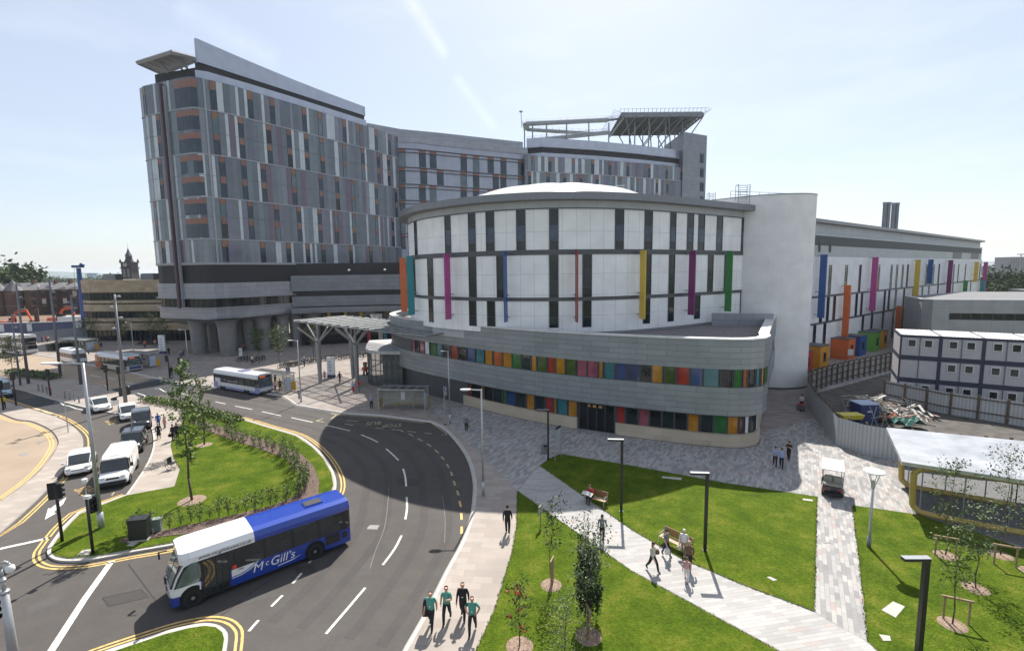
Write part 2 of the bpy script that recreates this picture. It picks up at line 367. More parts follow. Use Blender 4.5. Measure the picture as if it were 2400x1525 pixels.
# multi-tone blocks in front of the coloured building and around the golf buggy
flat('block_paving',[tuple(v) for v in gp([(1055,1000),(1100,1040),(1213,1150),(1265,1092),(1310,1064),(1700,1133),(1915,1165),(1908,1432),(1960,1462),(2035,1505),(1998,1182),(2150,1205)],.125)]+[(33,28),(60,30),(62,75),(48,72),(34,52),(24,46),(10,49),(-3,58),(-12,62)],.126,pv_block)
flat('block_path',[tuple(v) for v in gp([(1213,1150),(1265,1092),(1480,1240),(1600,1310),(1908,1434),(2035,1505),(2090,1560),(1890,1560),(1830,1525),(1480,1335)],.129)],.134,pv_plank)
# lawns
def lawn(pts,extra=[],name='lawn'):
    b=MB(); b.prism([tuple(v) for v in gp(pts,.17)]+extra,.1,.17,grass,bottom=False,side=kerbm); return struct(b.build(name))
lawn([(1265,1090),(1290,1072),(1315,1063),(1450,1085),(1700,1131),(1915,1163),(1911,1300),(1908,1430),(1750,1372),(1600,1309),(1480,1239)])
lawn([(1213,1150),(1480,1337),(1830,1527),(1900,1570)],[(8,14),(-3,14)]+[tuple(v) for v in gp([(1113,1530),(1160,1425),(1200,1295),(1211,1230)],.17)])
lawn([(1998,1183),(2140,1203),(2300,1250),(2400,1285)],[(45,26),(40,8),(18,10)]+[tuple(v) for v in gp([(2110,1570),(2035,1503),(2018,1350)],.17)])
# central island
ISL_R=[(113,1281),(126,1262),(148,1233),(170,1211),(183,1199),(217,1186),(296,1158)]
CARP=[(296,1158),(330,1110),(352,1070),(360,1035),(354,1000),(336,985),(300,970),(262,967),(240,961),(195,953),(120,934),(38,911),(0,905)]
TOPP=[(0,888),(63,886),(120,884),(192,892),(229,903),(255,911),(284,921),(316,925),(326,931)]
ISL_T=[(326,931),(358,931),(438,954),(500,967),(570,981),(627,998),(695,1018),(734,1043),(762,1072),(782,1106),(788,1135),(780,1160),(755,1186),(700,1212),(600,1238),(480,1261),(392,1278),(315,1291),(220,1309),(157,1313),(126,1308),(112,1296)]
def tp(pts,z=.12,n=0):
    q=[tuple(v) for v in gp(pts,z)]; return spline(q,n) if n else q
isl=tp(ISL_T[:1],.12)+spline(tp(ISL_T[1:]+[(113,1281)],.12),4)
isl_r=tp(ISL_R)
carp=spline(tp(CARP),3)+[(-110,80)]
topp=[(-110,88)]+tp(TOPP)
b=MB(); b.prism(isl+isl_r[1:]+carp[1:]+topp[:-1],-.05,.12,pv_beige,bottom=False,side=kerbm); struct(b.build('island_paving'))
ilawn=[tuple(v) for v in gp([(440,957),(500,970),(570,984),(627,1001),(693,1021),(730,1046),(757,1073),(776,1107),(781,1135),(774,1157),(750,1182),(697,1207),(597,1233),(480,1256),(392,1272),(315,1285),(222,1302),(160,1306),(132,1302),(120,1292),(122,1282),(133,1266),(154,1238),(175,1216),(187,1204),(220,1190),(296,1160),(409,1139),(422,1098),(408,1073),(400,1040),(430,985)],.17)]
b=MB(); b.prism(ilawn,.1,.17,grass,bottom=False,side=kerbm); struct(b.build('lawn'))
wi=Wall(isl+isl_r[1:]); b=MB(); wi.slab(b,0,wi.L,-.04,.126,-.02,.16,kerbm); struct(b.build('kerb'))
wc=Wall(carp); b=MB(); wc.slab(b,0,wc.L,-.04,.126,-.02,.14,kerbm); struct(b.build('kerb'))
# left pavement strip between the two carriageways
SR=[(0,1246),(85,1170),(148,1104),(189,1057),(195,1035),(189,1016),(164,994),(132,977),(66,956),(19,941),(0,934)]
SL=[(0,966),(41,982),(75,986),(116,1004),(135,1026),(135,1045),(110,1085),(63,1130),(0,1174)]
sr=[(-66,12),(-52,18)]+spline(tp(SR),3)+[(-110,72)]; slf=[(-110,66)]+spline(tp(SL),3)+[(-60,20),(-70,12)]
b=MB(); b.prism(sr+slf,-.05,.12,pv_beige,bottom=False,side=kerbm); struct(b.build('traffic_island'))
# bottom lawn island
BI=[(150,1560),(242,1525),(379,1480),(438,1465),(479,1459),(510,1463),(529,1476),(534,1495),(524,1560)]
bi=spline(tp(BI),4)
b=MB(); b.prism(bi,-.05,.125,kerbm,bottom=False); struct(b.build('kerb'))
b=MB(); b.prism([tuple(v) for v in gp([(200,1560),(262,1526),(385,1485),(440,1471),(478,1465),(505,1468),(521,1480),(525,1495),(514,1560)],.17)],.1,.17,grass,bottom=False); struct(b.build('lawn'))
# darker crossing surfaces
b=MB()
for pts in ([(255,912),(373,888),(430,899),(462,905),(444,916),(380,924),(330,932),(318,926)],[(20,942),(64,956),(100,966),(120,972),(195,956),(120,936),(91,928)]):
    b.prism([tuple(v) for v in gp(pts,.006)],.006,.006,asph2,bottom=False)
struct(b.build('road_crossing'))
# ---------------- markings
mk=MB()
def line(pts,wd,mt,z=.010,n=3):
    q=[tuple(v) for v in gp(pts,z)]; q=spline(q,n) if len(q)>2 else q
    W_=Wall(q); ribbon(mk,W_,0,W_.L,-wd/2,wd/2,z,mt)
def dbl(path,a,b,o1=.38,o2=.62,mt=yellow,sgn=1,z=.010):
    for o in(o1,o2): ribbon(mk,path,a,b,sgn*(o-.06),sgn*(o+.06),z,mt)
qa=wi.px; 
dbl(wi,0,wi.L,sgn=-1)
dbl(Wall(sr[1:]),0,Wall(sr[1:]).L*.8,sgn=1); dbl(Wall(slf[:-1]),Wall(slf).L*.25,Wall(slf[:-1]).L,sgn=1,mt=yellow)
wb=Wall(bi); dbl(wb,0,wb.L,.33,.57,sgn=-1)
# centre line dashes
for pts in ([(583,1478),(606,1452)],[(636,1420),(662,1394)],[(686,1366),(707,1342)],[(724,1318),(739,1300)],
            [(764,1484),(812,1428),(856,1376)],[(897,1323),(925,1285),(941,1254)],[(950,1216),(954,1190),(953,1164)],[(952,1139),(950,1118),(945,1098)],[(934,1078),(920,1064),(905,1051)],[(886,1036),(868,1027),(846,1018)],[(820,1009),(795,1003),(765,996)],
            [(733,989),(700,982),(683,978)],[(659,974),(614,964)],[(591,959),(551,951)],[(528,946),(505,941)],[(440,925),(410,918)],
            [(235,884),(214,878)],[(272,889),(250,884)],[(310,898),(290,894)],[(150,868),(125,862)]):
    line(pts,.14,white)
line([(118,1527),(200,1400),(262,1314)],.32,white,n=1)      # stop line, wide
line([(0,1285),(60,1272),(118,1259)],.28,white,n=1)
line([(255,913),(373,887)],.15,white); line([(345,931),(360,929)],.15,white)
line([(120,1310),(190,1302)],.0001,white) if 0 else None
# zig-zags at crossings
for pts in ([(229,902),(245,902),(256,910)],[(327,884),(337,883),(352,886),(373,888)],[(363,911),(374,910),(385,917),(400,918),(425,924)],[(310,923),(322,921),(336,925),(344,930)],[(400,908),(412,901),(428,898)] if 0 else [(330,884),(336,883)],
            [(68,956),(80,955),(96,962),(115,966),(132,975),(147,976)],[(127,943),(140,942),(150,949),(163,951),(178,957),(195,960)]):
    line(pts,.14,white,n=1)
# white arrow
ar=[(155,1164),(113,1200),(120,1200),(107,1217),(128,1204),(126,1199),(147,1180)]
mk.prism([tuple(v) for v in gp([(156,1164),(142,1173),(118,1191),(113,1190),(105,1217),(131,1202),(126,1199),(148,1180)],.01)],.01,.01,white,bottom=False)
# parking bay dashes, cycle ticks
for pts in ([(255,985),(265,991)],[(290,1008),(296,1018)],[(262,1160),(268,1152)] ,[(190,1205),(184,1200)],[(178,1207),(188,1197)]): line(pts,.10,yellowf)
for pts in ([(776,981),(790,970)],[(741,986),(757,980)],[(741,986),(759,988)],[(812,985),(840,986)],[(808,993),(828,996)],[(880,1002),(898,1004)],[(918,1006),(936,1007),(945,1011)],[(955,1010),(975,1012)],[(958,1016),(968,1021)],[(979,1027),(990,1033)],[(1001,1039),(1011,1046)],[(1019,1053),(1028,1061)],[(1034,1069),(1041,1077)],[(1047,1087),(1052,1095)],[(1057,1105),(1060,1114)],[(1063,1126),(1067,1137)],[(1071,1149),(1075,1160)],
            [(1077,1173),(1080,1187)],[(1081,1202),(1082,1217)],[(1082,1233),(1082,1250)],[(1083,1266),(1081,1278)],[(996,1014),(1012,1016)]):
    line(pts,.16,yellow if pts[0][1]>1150 else yellowf)
k2w=Wall(k2x); a0=k2w.px(1000,.1); a1=k2w.px(782,.1)
for o in(.35,.6): ribbon(mk,k2w,a0 if a0<a1 else a1,a1 if a0<a1 else a0,-(o-.05),-(o+.05),.01,yellowf)
line([(1008,989),(1045,1014),(1046,1019),(1036,1018)],.12,yellowf,n=1)
line([(659,928),(690,947)],.14,yellow); 
# thin joints in the asphalt
for pts in ([(912,1140),(908,1190),(900,1240),(880,1290),(868,1330)],[(1037,1162),(1043,1210),(1042,1270)]): line(pts,.04,mat('joint_seal',(.16,.155,.15),.8))
struct(mk.build('road_markings'))
def text_mesh(s,size,mt,name,parent=None,mx=None,extrude=.0,bold=False,shear=0,align='CENTER'):
    cu=bpy.data.curves.new(name,'FONT'); cu.body=s; cu.size=size; cu.align_x=align; cu.align_y='CENTER'; cu.extrude=extrude; cu.shear=shear
    if bold: cu.offset=size*.02
    to=bpy.data.objects.new(name,cu); COL.objects.link(to)
    dg=bpy.context.evaluated_depsgraph_get(); me=bpy.data.meshes.new_from_object(to.evaluated_get(dg)); bpy.data.objects.remove(to)
    me.materials.clear(); me.materials.append(mt)
    o=bpy.data.objects.new(name,me); COL.objects.link(o)
    if mx is not None: me.transform(mx)
    if parent is not None: o.parent=parent; 
    return o
def on_ground(s,px,py,size,ang,mt,sx=1,sy=1,z=.012):
    g=G(px,py,z); m=Matrix.Translation(g)@Matrix.Rotation(ang,4,'Z')@Matrix.Diagonal((sx,sy,1,1))
    struct(text_mesh(s,size,mt,'road_lettering',mx=m))
on_ground('BUS',876,991,.95,R(188),yellowf,1,1.7); on_ground('STOP',919,996,.85,R(188),yellowf,1,1.8)
on_ground('TAXIS',203,1148,.72,R(146),yellow,1,2.0); on_ground('TAXIS',265,988,.8,R(140),yellow,1,1.8)
# service covers
cov=mat('cover_plate',(.22,.21,.20),.7,var=.2,scale=8,bump=.3)
covl=mat('cover_concrete',(.40,.37,.33),.8,var=.15,scale=4)
for i,(pts,z,mt,lb) in enumerate([([(2066,1428),(2093,1408),(2121,1420),(2099,1446)],.185,covl,'pale slatted drain cover in the right lawn'),([(2060,1485),(2070,1500),(2088,1500),(2086,1489)],.185,covl,'small pale cover plate in the lawn below the square drain cover'),
      ([(1797,1351),(1812,1360),(1822,1358),(1805,1350)],.185,covl,'pale cover plate in the sunny lawn near the diagonal path'),([(1881,1167),(1905,1170),(1905,1174),(1882,1171)],.185,covl,'pale cover plate at the top right corner of the middle lawn'),
      ([(1552,1115),(1598,1119),(1597,1124),(1552,1119)],.185,covl,'pale cover plate in the shaded part of the middle lawn'),
      ([(862,1234),(868,1229),(890,1230),(884,1240),(860,1239)],.014,cov,'square metal cover in the curving road'),([(180,1301),(192,1289),(215,1285),(208,1299)],.185,covl,'pale cover plate beside the black signal post on the island'),([(296,1278),(308,1270),(325,1270),(312,1279)],.185,covl,'pale cover plate in the island grass near the black cabinet'),
      ([(42,1066),(55,1060),(68,1062),(56,1068)],.014,cov,'dark gully cover in the tan road nearer the camera'),([(85,1039),(92,1034),(100,1035),(94,1040)],.014,cov,'small dark gully cover in the tan road'),([(1928,1268),(1929,1273),(1947,1272),(1946,1268)],.14,cov,'small dark cover in the block path right of the lawn')]):
    b=MB(); b.prism([tuple(v) for v in gp(pts,z)],z-.02,z,mt,bottom=False); tag(b.build('cover_plate'),lb,'cover plate','service covers')
# bark mulch bed on the island
BK=[(440,985),(478,1006),(536,1027),(612,1052),(668,1073),(694,1096),(708,1120),(712,1140),(686,1164),(630,1186),(555,1204),(480,1221),(420,1234),(375,1242),(330,1252),(285,1262),(281,1272),(320,1268),(380,1256),(420,1252),(500,1238),(560,1228),(640,1211),(712,1186),(746,1158),(748,1125),(735,1092),(705,1062),(640,1036),(560,1012),(490,990),(450,978)]
b=MB(); b.prism([tuple(v) for v in gp(BK,.2)],.12,.20,bark,bottom=False); tag(b.build('bark_bed'),kind='stuff')

# wheel tracks polished along the lanes
trk=asphalt('asphalt_track',(.075,.069,.066)); b=MB()
CW=Wall(spline([tuple(v) for v in gp([(620,1480),(764,1484),(856,1376),(941,1254),(953,1164),(945,1098),(905,1051),(846,1018),(765,996),(683,978),(614,964),(551,951),(440,925)],.005)][1:],5))
for o_ in (-3.0,-1.35,1.2,2.85):
    ribbon(b,CW,0,CW.L,o_-.28,o_+.28,.0045,trk)
struct(b.build('wheel_tracks'))
# repair patches and tar seams in the road
pt=asphalt('asphalt_patch',(.066,.061,.059)); pl2=asphalt('asphalt_worn',(.092,.086,.082)); tar=mat('tar_seam',(.02,.02,.021),.5)
b=MB()
for pts,mt in (([(690,1330),(730,1322),(742,1338),(700,1347)],pt),([(560,1400),(640,1378),(655,1392),(575,1416)],pl2),([(240,1400),(330,1380),(350,1398),(255,1420)],pt),([(930,1120),(990,1122),(992,1140),(930,1136)],pt),([(600,966),(660,976),(655,982),(596,971)],pl2),([(845,1300),(875,1298),(868,1345),(835,1350)],pl2),([(60,1420),(130,1395),(140,1412),(66,1440)],pl2)):
    b.prism([tuple(v) for v in gp(pts,.004)],.004,.004,mt,bottom=False)
struct(b.build('road_patch'))
b=MB()
for pts in ([(690,1330),(730,1322),(742,1338),(700,1347),(690,1330)],[(240,1400),(330,1380),(350,1398),(255,1420),(240,1400)],[(420,1520),(520,1440),(600,1380),(640,1352)],[(300,1320),(420,1480)],[(880,1180),(960,1200),(1040,1204)]):
    W_=Wall([tuple(v) for v in gp(pts,.007)]); ribbon(b,W_,0,W_.L,-.025,.025,.007,tar)
struct(b.build('tar_seams'))
# ragged grass edge
tuft=mat('grass_tuft',(.08,.14,.012),.9,var=.5,scale=3,spec=.05); b=MB(); r=random.Random(2)
for pts in ([(1213,1150),(1480,1337),(1830,1527)],[(1213,1150),(1211,1230),(1200,1295),(1160,1425),(1113,1530)],[(1265,1090),(1480,1239),(1600,1309),(1750,1372),(1908,1430)],[(1908,1430),(1911,1300),(1915,1163),(1700,1131),(1450,1085)],[(1998,1183),(2018,1350),(2035,1503)],[(120,1292),(160,1306),(315,1285),(480,1256),(697,1207),(781,1135)]):
    W_=Wall([tuple(v) for v in gp(pts,.17)])
    for k in range(int(W_.L*38)):
        q=W_.at(r.random()*W_.L,r.gauss(0,.035)); h=.03+.05*r.random(); a=r.random()*6.28; c,s_=math.cos(a)*.02,math.sin(a)*.02
        b.mesh([(q.x-c,q.y-s_,.13),(q.x+c,q.y+s_,.13),(q.x+c*2*r.random(),q.y+s_*2,.17+h)],[(0,1,2)],tuft)
    for k in range(int(W_.L*7)): pass
tag(b.build('grass_edge'),kind='stuff')
# ================= big grey hospital
g_metal=clad('grey_metal_cladding',(.30,.31,.345),3.2,1.0,line=.4,rough=.38,metal=.35)
g_dark=clad('charcoal_louvre',(.014,.015,.019),30,.35,line=.6,rough=.6,var=.05)
g_light=clad('silver_cladding',(.44,.47,.56),4.6,3.3,line=.62,rough=.4,metal=.3,var=.03,offs=0)
g_mid=clad('mid_grey_cladding',(.19,.20,.22),3,.9,line=.45,rough=.45,metal=.3)
soff=mat('soffit_grey',(.12,.12,.125),.6,var=.1,scale=.3)
P_ts=[mat('panel_'+n,c,.14,var=.10,scale=.7,spec=.65) for n,c in (('slate',(.105,.128,.155)),('slate_green',(.142,.175,.195)),('ash',(.18,.205,.24)),('pale',(.46,.50,.53)),('lilac',(.145,.145,.20)),('plum',(.125,.09,.12)),('slate_two',(.13,.145,.17)))]
P_W=[3.2,2.6,2.2,1.25,1.4,.9,2.6]
g_glass=mat('window_blue_glass',(.018,.033,.052),.07,var=.3,scale=.6,spec=.55)
g_glass2=mat('window_pale_glass',(.09,.13,.15),.1,var=.3,scale=.6,spec=.55)
g_glassd=mat('window_dark_glass',(.008,.011,.014),.06,var=.4,scale=.5,spec=.5)
P_or=[mat('spandrel_orange_%d'%i,c,.4) for i,c in enumerate(((.23,.11,.08),(.20,.095,.07),(.24,.12,.07)))]
mull=mat('mullion_dark',(.05,.055,.065),.5)
lite=mat('rail_grey',(.30,.31,.34),.5)
def choice(r,ws):
    t=sum(ws);x=r.random()*t
    for i,w_ in enumerate(ws):
        x-=w_
        if x<=0: return i
    return len(ws)-1
def curtain(W_,root,levels,seed,s0,s1,winstep=(4,7),nmax=100,skip=None,over=None,winlist=None):
    """coloured glass rain-screen: tall tiles with columns of windows (orange spandrel above blue pane)"""
    r=random.Random(seed); tl=MB(); fr=MB(); wins=[]
    for (zb,zt,groups) in levels:      # groups: storey boundaries inside this band
        s=s0; k=r.randint(1,3)
        while s<s1-.2:
            w_=r.choice((1.15,1.15,1.15,.62,1.15))*1.0
            if s+w_>s1: w_=s1-s
            iswin=(k<=0 and w_>1 and not(skip and skip[0]<s<skip[1])); k-=1
            if iswin:
                k=r.randint(*winstep)-2
                zz=[zb]+groups+[zt]
                for a,b_ in zip(zz,zz[1:]):
                    wins.append((s+.03,s+w_-.03,a+.12,b_-.14,r.randint(0,2),r.random()))
                    W_.sheet(tl,s,s+w_,a,a+.12,P_ts[0]); W_.sheet(tl,s,s+w_,b_-.14,b_,P_ts[0])
            else:
                mt=P_ts[choice(r,P_W)]
                if w_<.8 : mt=P_ts[3] if r.random()<.6 else mt
                W_.sheet(tl,s,s+w_-.035,zb+.05,zt-.05,mt)
            s+=w_
        W_.sheet(tl,s0,s1,zb,zt,mull,-.03)
        W_.slab(fr,s0,s1,zb-.11,zb+.11,-.02,.10,lite)
        for g in groups: W_.slab(fr,s0,s1,g-.03,g+.03,0,.025,mull)
    if winlist: wins+=winlist
    tl.build('facade_panels',root); fr.build('floor_bands',root)
    # nearest windows first; the rest become one part
    wins.sort(key=lambda q:(W_.at(q[0]).length)-q[3]*.2)
    rest=MB(); n=0
    for (a,b_,z0,z1,oi,rr) in wins:
        mb=MB() if n<nmax else rest
        zm=z1-(z1-z0)*.30
        gl=g_glass if rr<.72 else (g_glass2 if rr<.93 else g_glassd)
        of=.05 if b_-a>1.25 else 0
        W_.sheet(mb,a,b_,zm,z1,P_or[oi],of); W_.sheet(mb,a+.04,b_-.04,z0,zm,gl,of-.02)
        for q in(a,b_-.04): W_.slab(mb,q,q+.04,z0,z1,-.04,.03,mull)
        W_.slab(mb,a+.04,b_-.04,zm-.02,zm+.02,-.04,.02,mull)
        if n<nmax: mb.build('window',root)
        n+=1
    if rest.f: rest.build('window_rows',root)['kind']='stuff'
def body(mb,poly,z0,z1,mt,inset=None): mb.prism(poly,z0,z1,mt,bottom=True)
# --- near tower
TP=[(-75.2,130),(-75.8,108),(-75.4,104),(-74.4,102.2),(-72.6,100.9),(-67.5,98.9),(-62.4,97.0),(-60.6,96.5),(-59.3,97.0),(-58.3,98.2),(-57.5,98.6),(-55.3,101.0),(-53.0,104.6),(-47.1,113.1),(-39.4,125.1),(-35.4,131.2),(-31.1,140.0)]
TW=Wall(TP)
twr=thing('hospital_tower',(-60,112,0),'tall grey hospital tower clad in grey, lilac and pale panels, standing on round concrete legs','building')
LV=[54.0,48.3,44.1,39.9,35.9,31.7,28.0,23.6,18.9]
lev=[(48.3,54.0,[]),(39.9,48.3,[44.1]),(31.7,39.9,[35.9]),(23.6,31.7,[28.0]),(18.9,23.6,[])]
sC=TW.px(420,40); sD=TW.px(488,40); sF=TW.px(395,40)
# corner bay of wide windows
cw=[]
r_=random.Random(3)
for a,b_ in zip(LV[1:],LV):
    if b_<=24: break
    q=sC+.2; n=3; wd=(sD-sC-1.2)/n
    for i in range(n): cw.append((q+i*wd,q+i*wd+wd-.03,a+.25,b_-.35,0,r_.random()*.8))
curtain(TW,twr,lev,11,0,TW.L,winstep=(5,8),nmax=97,skip=(sF-2,sD+1),winlist=cw)
b=MB(); back=[(-31,140.2),(-34,150),(-60,150),(-75.2,130)]
b.prism([TW.at(s_,-.06) for s_ in TW.s]+[Vector(p) for p in back[1:3]],18.6,53.9,mull,top=soff); b.build('core_walls',twr)
b=MB(); TW.sheet(b,0,TW.L,14.9,18.8,g_dark,-.25); TW.slab(b,0,TW.L,18.55,18.85,-.3,.02,lite); b.build('louvre_band',twr)
lo=Wall(TP[1:14]); 
b=MB(); lo.slab(b,0,lo.L,12.0,14.9,-.5,.12,g_metal); lo.slab(b,0,lo.L,7.7,9.85,-.5,.12,g_metal); lo.slab(b,0,lo.L,11.82,12.0,-.4,.55,lite); lo.slab(b,0,lo.L,9.85,10.02,-.4,.6,lite); b.build('cladding_bands',twr)
b=MB(); lo.sheet(b,0,lo.L,10.0,11.9,g_glassd,-.25)
for i in range(int(lo.L/1.4)): lo.slab(b,i*1.4,i*1.4+.06,10,11.9,-.3,-.18,mull)
b.build('window_band',twr)
b=MB(); pl_=[tuple(lo.at(s_,-.1)) for s_ in lo.s]+[(-52,140),(-74,140)]
b.prism(pl_,7.55,7.7,soff); b.prism([tuple(lo.at(s_,-1)) for s_ in lo.s]+[(-52,140),(-73,140)],9,18.7,g_dark); b.build('soffit',twr)
# vertical plum fin
b=MB(); TW.slab(b,sF,sF+.55,9.9,53.4,0,.9,mat('fin_plum',(.085,.05,.065),.5)); TW.slab(b,sF+.7,sF+.95,9.9,53.0,0,.5,lite); b.build('vertical_fin',twr)
b=MB()
for s_ in (sD,): TW.slab(b,s_,s_+.35,18.9,54,0,.12,lite)
b.build('corner_strip',twr)
# legs
def leg(mb,x,y,r0=1.5,h=7.6,rt=2.6):
    prof=[(r0*.82,0),(r0*.88,2),(r0*.98,h-1.8),(r0*1.08,h-.9),(r0*1.3,h-.35),(r0*1.75,h)]
    mb.lathe((x,y,0.1),prof,soffl,20)
soffl=mat('leg_concrete_cladding',(.21,.21,.215),.45,var=.1,scale=.8,metal=.2)
for px,py,r0 in ((458,832,1.6),(525,837,1.7),(495,823,1.2),(582,822,1.4),(612,822,1.5),(560,815,1.2),(660,816,1.3),(690,812,1.4),(640,806,1.2),(735,812,1.3)):
    g=G(px,py,.1); b=MB(); leg(b,g.x,g.y+r0,r0); b.build('leg',twr,smooth=True)
# curved belly between band and first leg
b=MB(); secs=[]
for k in range(9):
    t=k/8; off=-.1-5.2*t; z=7.7-1.9*math.sin(t*math.pi/2)*(1)
    secs.append([(*lo.at(s_,off),z) for s_ in [lo.s[0]+ (lo.L*.52)*i/24 for i in range(25)]])
b.loft(secs,soffl,cap=False,closed=False); b.build('belly',twr,smooth=True)
# roof: silver strip, dark recess, leaning fin wall, sun canopy
RP=[tuple(TW.at(s_,-.9)) for s_ in TW.s if s_>=TW.s[6]]; RW=Wall([TP[6]]+RP[1:])
RW=Wall([(-60.6,98.4),(-58.8,99.2),(-54.1,105.4),(-48.2,113.9),(-40.5,125.9),(-37.2,131)])
b=MB(); RW.slab(b,0,RW.L,54.0,55.9,-3,0,g_light); b.build('parapet',twr)
b=MB(); RW.slab(b,0,RW.L,55.9,57.8,-4,-.7,g_dark); b.prism([(-73,105),(-62.5,101.8),(-60.5,103),(-42,131.5),(-47,140),(-72,128)],54,57.7,g_dark,top=soff); b.prism([(-66,114),(-57,110),(-47,123),(-49,138),(-62,138)],57,61.0,g_metal,top=soff); b.build('roof_recess',twr)  # last prism: unseen block added behind the fin to lengthen the tower's shadow
FW=Wall([(-60.3,98.7),(-54.6,106.2),(-48.9,114.3),(-41.2,126.3),(-37.8,131.6)])
b=MB(); c=FW.cuts(0,FW.L)
def fz(s_):
    p=FW.at(s_); x=PX((p.x,p.y,60))[0]; t=(x-462.5)/413; return hgt_(151+t*131,p)+.25, hgt_(92+t*167.6+5*math.sin(math.pi*max(0,min(1,t))),p)
NS=26
for i in range(NS):
    u=FW.L*i/NS; v=FW.L*(i+1)/NS
    for o0,flip in((.35,0),(-.35,1)):
        p=FW.at(u,o0*1.2);q=FW.at(v,o0*1.2);pt=FW.at(u,o0);qt=FW.at(v,o0)
        f_=[(p.x,p.y,fz(u)[0]),(q.x,q.y,fz(v)[0]),(qt.x,qt.y,fz(v)[1]),(pt.x,pt.y,fz(u)[1])]
        uv=[(u,0),(v,0),(v,fz(v)[1]-57),(u,fz(u)[1]-57)]
        b.face(f_[::-1] if flip else f_,g_light,uv[::-1] if flip else uv)
    p=FW.at(u,.35);q=FW.at(v,.35);r2=FW.at(v,-.35);t2=FW.at(u,-.35)
    b.face([(p.x,p.y,fz(u)[1]),(q.x,q.y,fz(v)[1]),(r2.x,r2.y,fz(v)[1]),(t2.x,t2.y,fz(u)[1])],lite)
for u in (0,FW.L):
    p=FW.at(u,.35);t2=FW.at(u,-.35); b.face([(t2.x,t2.y,fz(u)[0]),(p.x,p.y,fz(u)[0]),(p.x,p.y,fz(u)[1]),(t2.x,t2.y,fz(u)[1])],g_light)
b.build('roof_fin',twr)
b=MB(); A,B_,C_,D_=[G(x,y,59.3) for x,y in((322,147),(402,122),(468,139),(380,173))]
for p,q in((A,B_),(B_,C_),(C_,D_),(D_,A)): b.tube(p,q,.42,lite,n=4)
for i in range(1,22):
    t=i/22; p=A.lerp(D_,t);q=B_.lerp(C_,t); p2=p.copy(); b.box(((p.x+q.x)/2,(p.y+q.y)/2,59.3),((q-p).length,.22,.08),lite,rz=math.atan2(q.y-p.y,q.x-p.x)) 
for i in range(1,5):
    t=i/5; b.tube(A.lerp(B_,t),D_.lerp(C_,t),.14,lite,n=4)
for p in (A.lerp(C_,.35),C_.lerp(D_,.5),A.lerp(C_,.7)): b.tube((p.x+2,p.y+4,55),(p.x,p.y,59.3),.3,lite,n=6)
b.build('roof_canopy',twr)
# --- second tower glimpsed behind on the left
t2=thing('hospital_tower',(-92,150,0),'sliver of a second grey tower behind the left edge of the tall tower','building')
SW=Wall([(-103,190),(-104.5,152),(-103,148),(-101,146),(-80,143)])
curtain(SW,t2,[(39,47,[43]),(31,39,[35]),(23,31,[27]),(18,23,[])],5,38,SW.L,winstep=(6,9),nmax=20)
b=MB(); b.prism([SW.at(s_,-.06) for s_ in SW.s]+[Vector((-80,180))],0,46.9,mull,top=soff); SW.sheet(b,0,SW.L,8,18,g_dark,0); b.build('core_walls',t2)
b=MB(); b.prism([(-105.5,146),(-100,144.5),(-98,150),(-104,154)],49,49.4,lite); b.tube((-101,148,46.9),(-101,148,49),.3,lite); b.build('roof_canopy',t2)
# --- link wing
lk=thing('hospital_wing',(-12,152,0),'silver-grey middle wing with rows of slim windows between the two towers','building')
LK=Wall([(-31.1,139.6),(-26.5,140.8),(-23.4,142.4),(-17,145.6),(-11.9,148.2),(-4,151.8),(5.4,156.4)])
b=MB(); LK.sheet(b,0,LK.L,18,52.6,clad('link_silver_cladding',(.34,.365,.44),2.3,4.55,line=.6,rough=.4,metal=.3,var=.05,offs=0),-.05); LK.slab(b,0,LK.L,52.6,54.6,-1.2,.25,g_metal); b.prism([LK.at(s_,-.3) for s_ in LK.s]+[Vector((4,170)),Vector((-36,160))],10,54.3,g_metal,top=soff); b.build('wall',lk)
cols=[936,949,988,1003,1015,1080,1112,1145,1180,1217]
n=0; fr=MB(); rust=mat('rust_spandrel',(.24,.10,.07),.5)
FL=[50.9,45.9,41.3,36.8,32.2,27.6,23.0]
for k,(zt,zb) in enumerate(zip(FL,FL[1:])):
    for z in (zt-.1,zt-1.0): LK.slab(fr,0,LK.L,z-.07,z+.07,0,.3,mull)
    LK.slab(fr,0,LK.L,zt+.04,zt+.1,0,.2,lite)
    for i,px in enumerate([942,990+(k%2)*3,1015+(k%2)*17,1087,1116,1150+(k%2)*12,1180,1221]):
        s_=LK.px(px,zt-2); b=MB(); LK.sheet(b,s_-.95,s_+.95,zt-1.0,zt-.2,rust,.02); LK.sheet(b,s_-.95,s_+.95,zb+.1,zt-1.05,g_glass if (i+k)%4 else g_glass2,.02)
        LK.slab(b,s_-1.0,s_-.95,zb+.1,zt,0,.05,mull); LK.slab(b,s_+.95,s_+1.0,zb+.1,zt,0,.05,mull); b.build('window',lk)
fr.build('sunshade_rails',lk)
LR=Wall([(-38.5,136.5),(-31,142.5),(-20,147),(-5,154),(4.2,158.2)])
b=MB(); LR.slab(b,0,LR.L,54.6,56.9,-2,0,g_metal); b.build('plant_screen',lk)
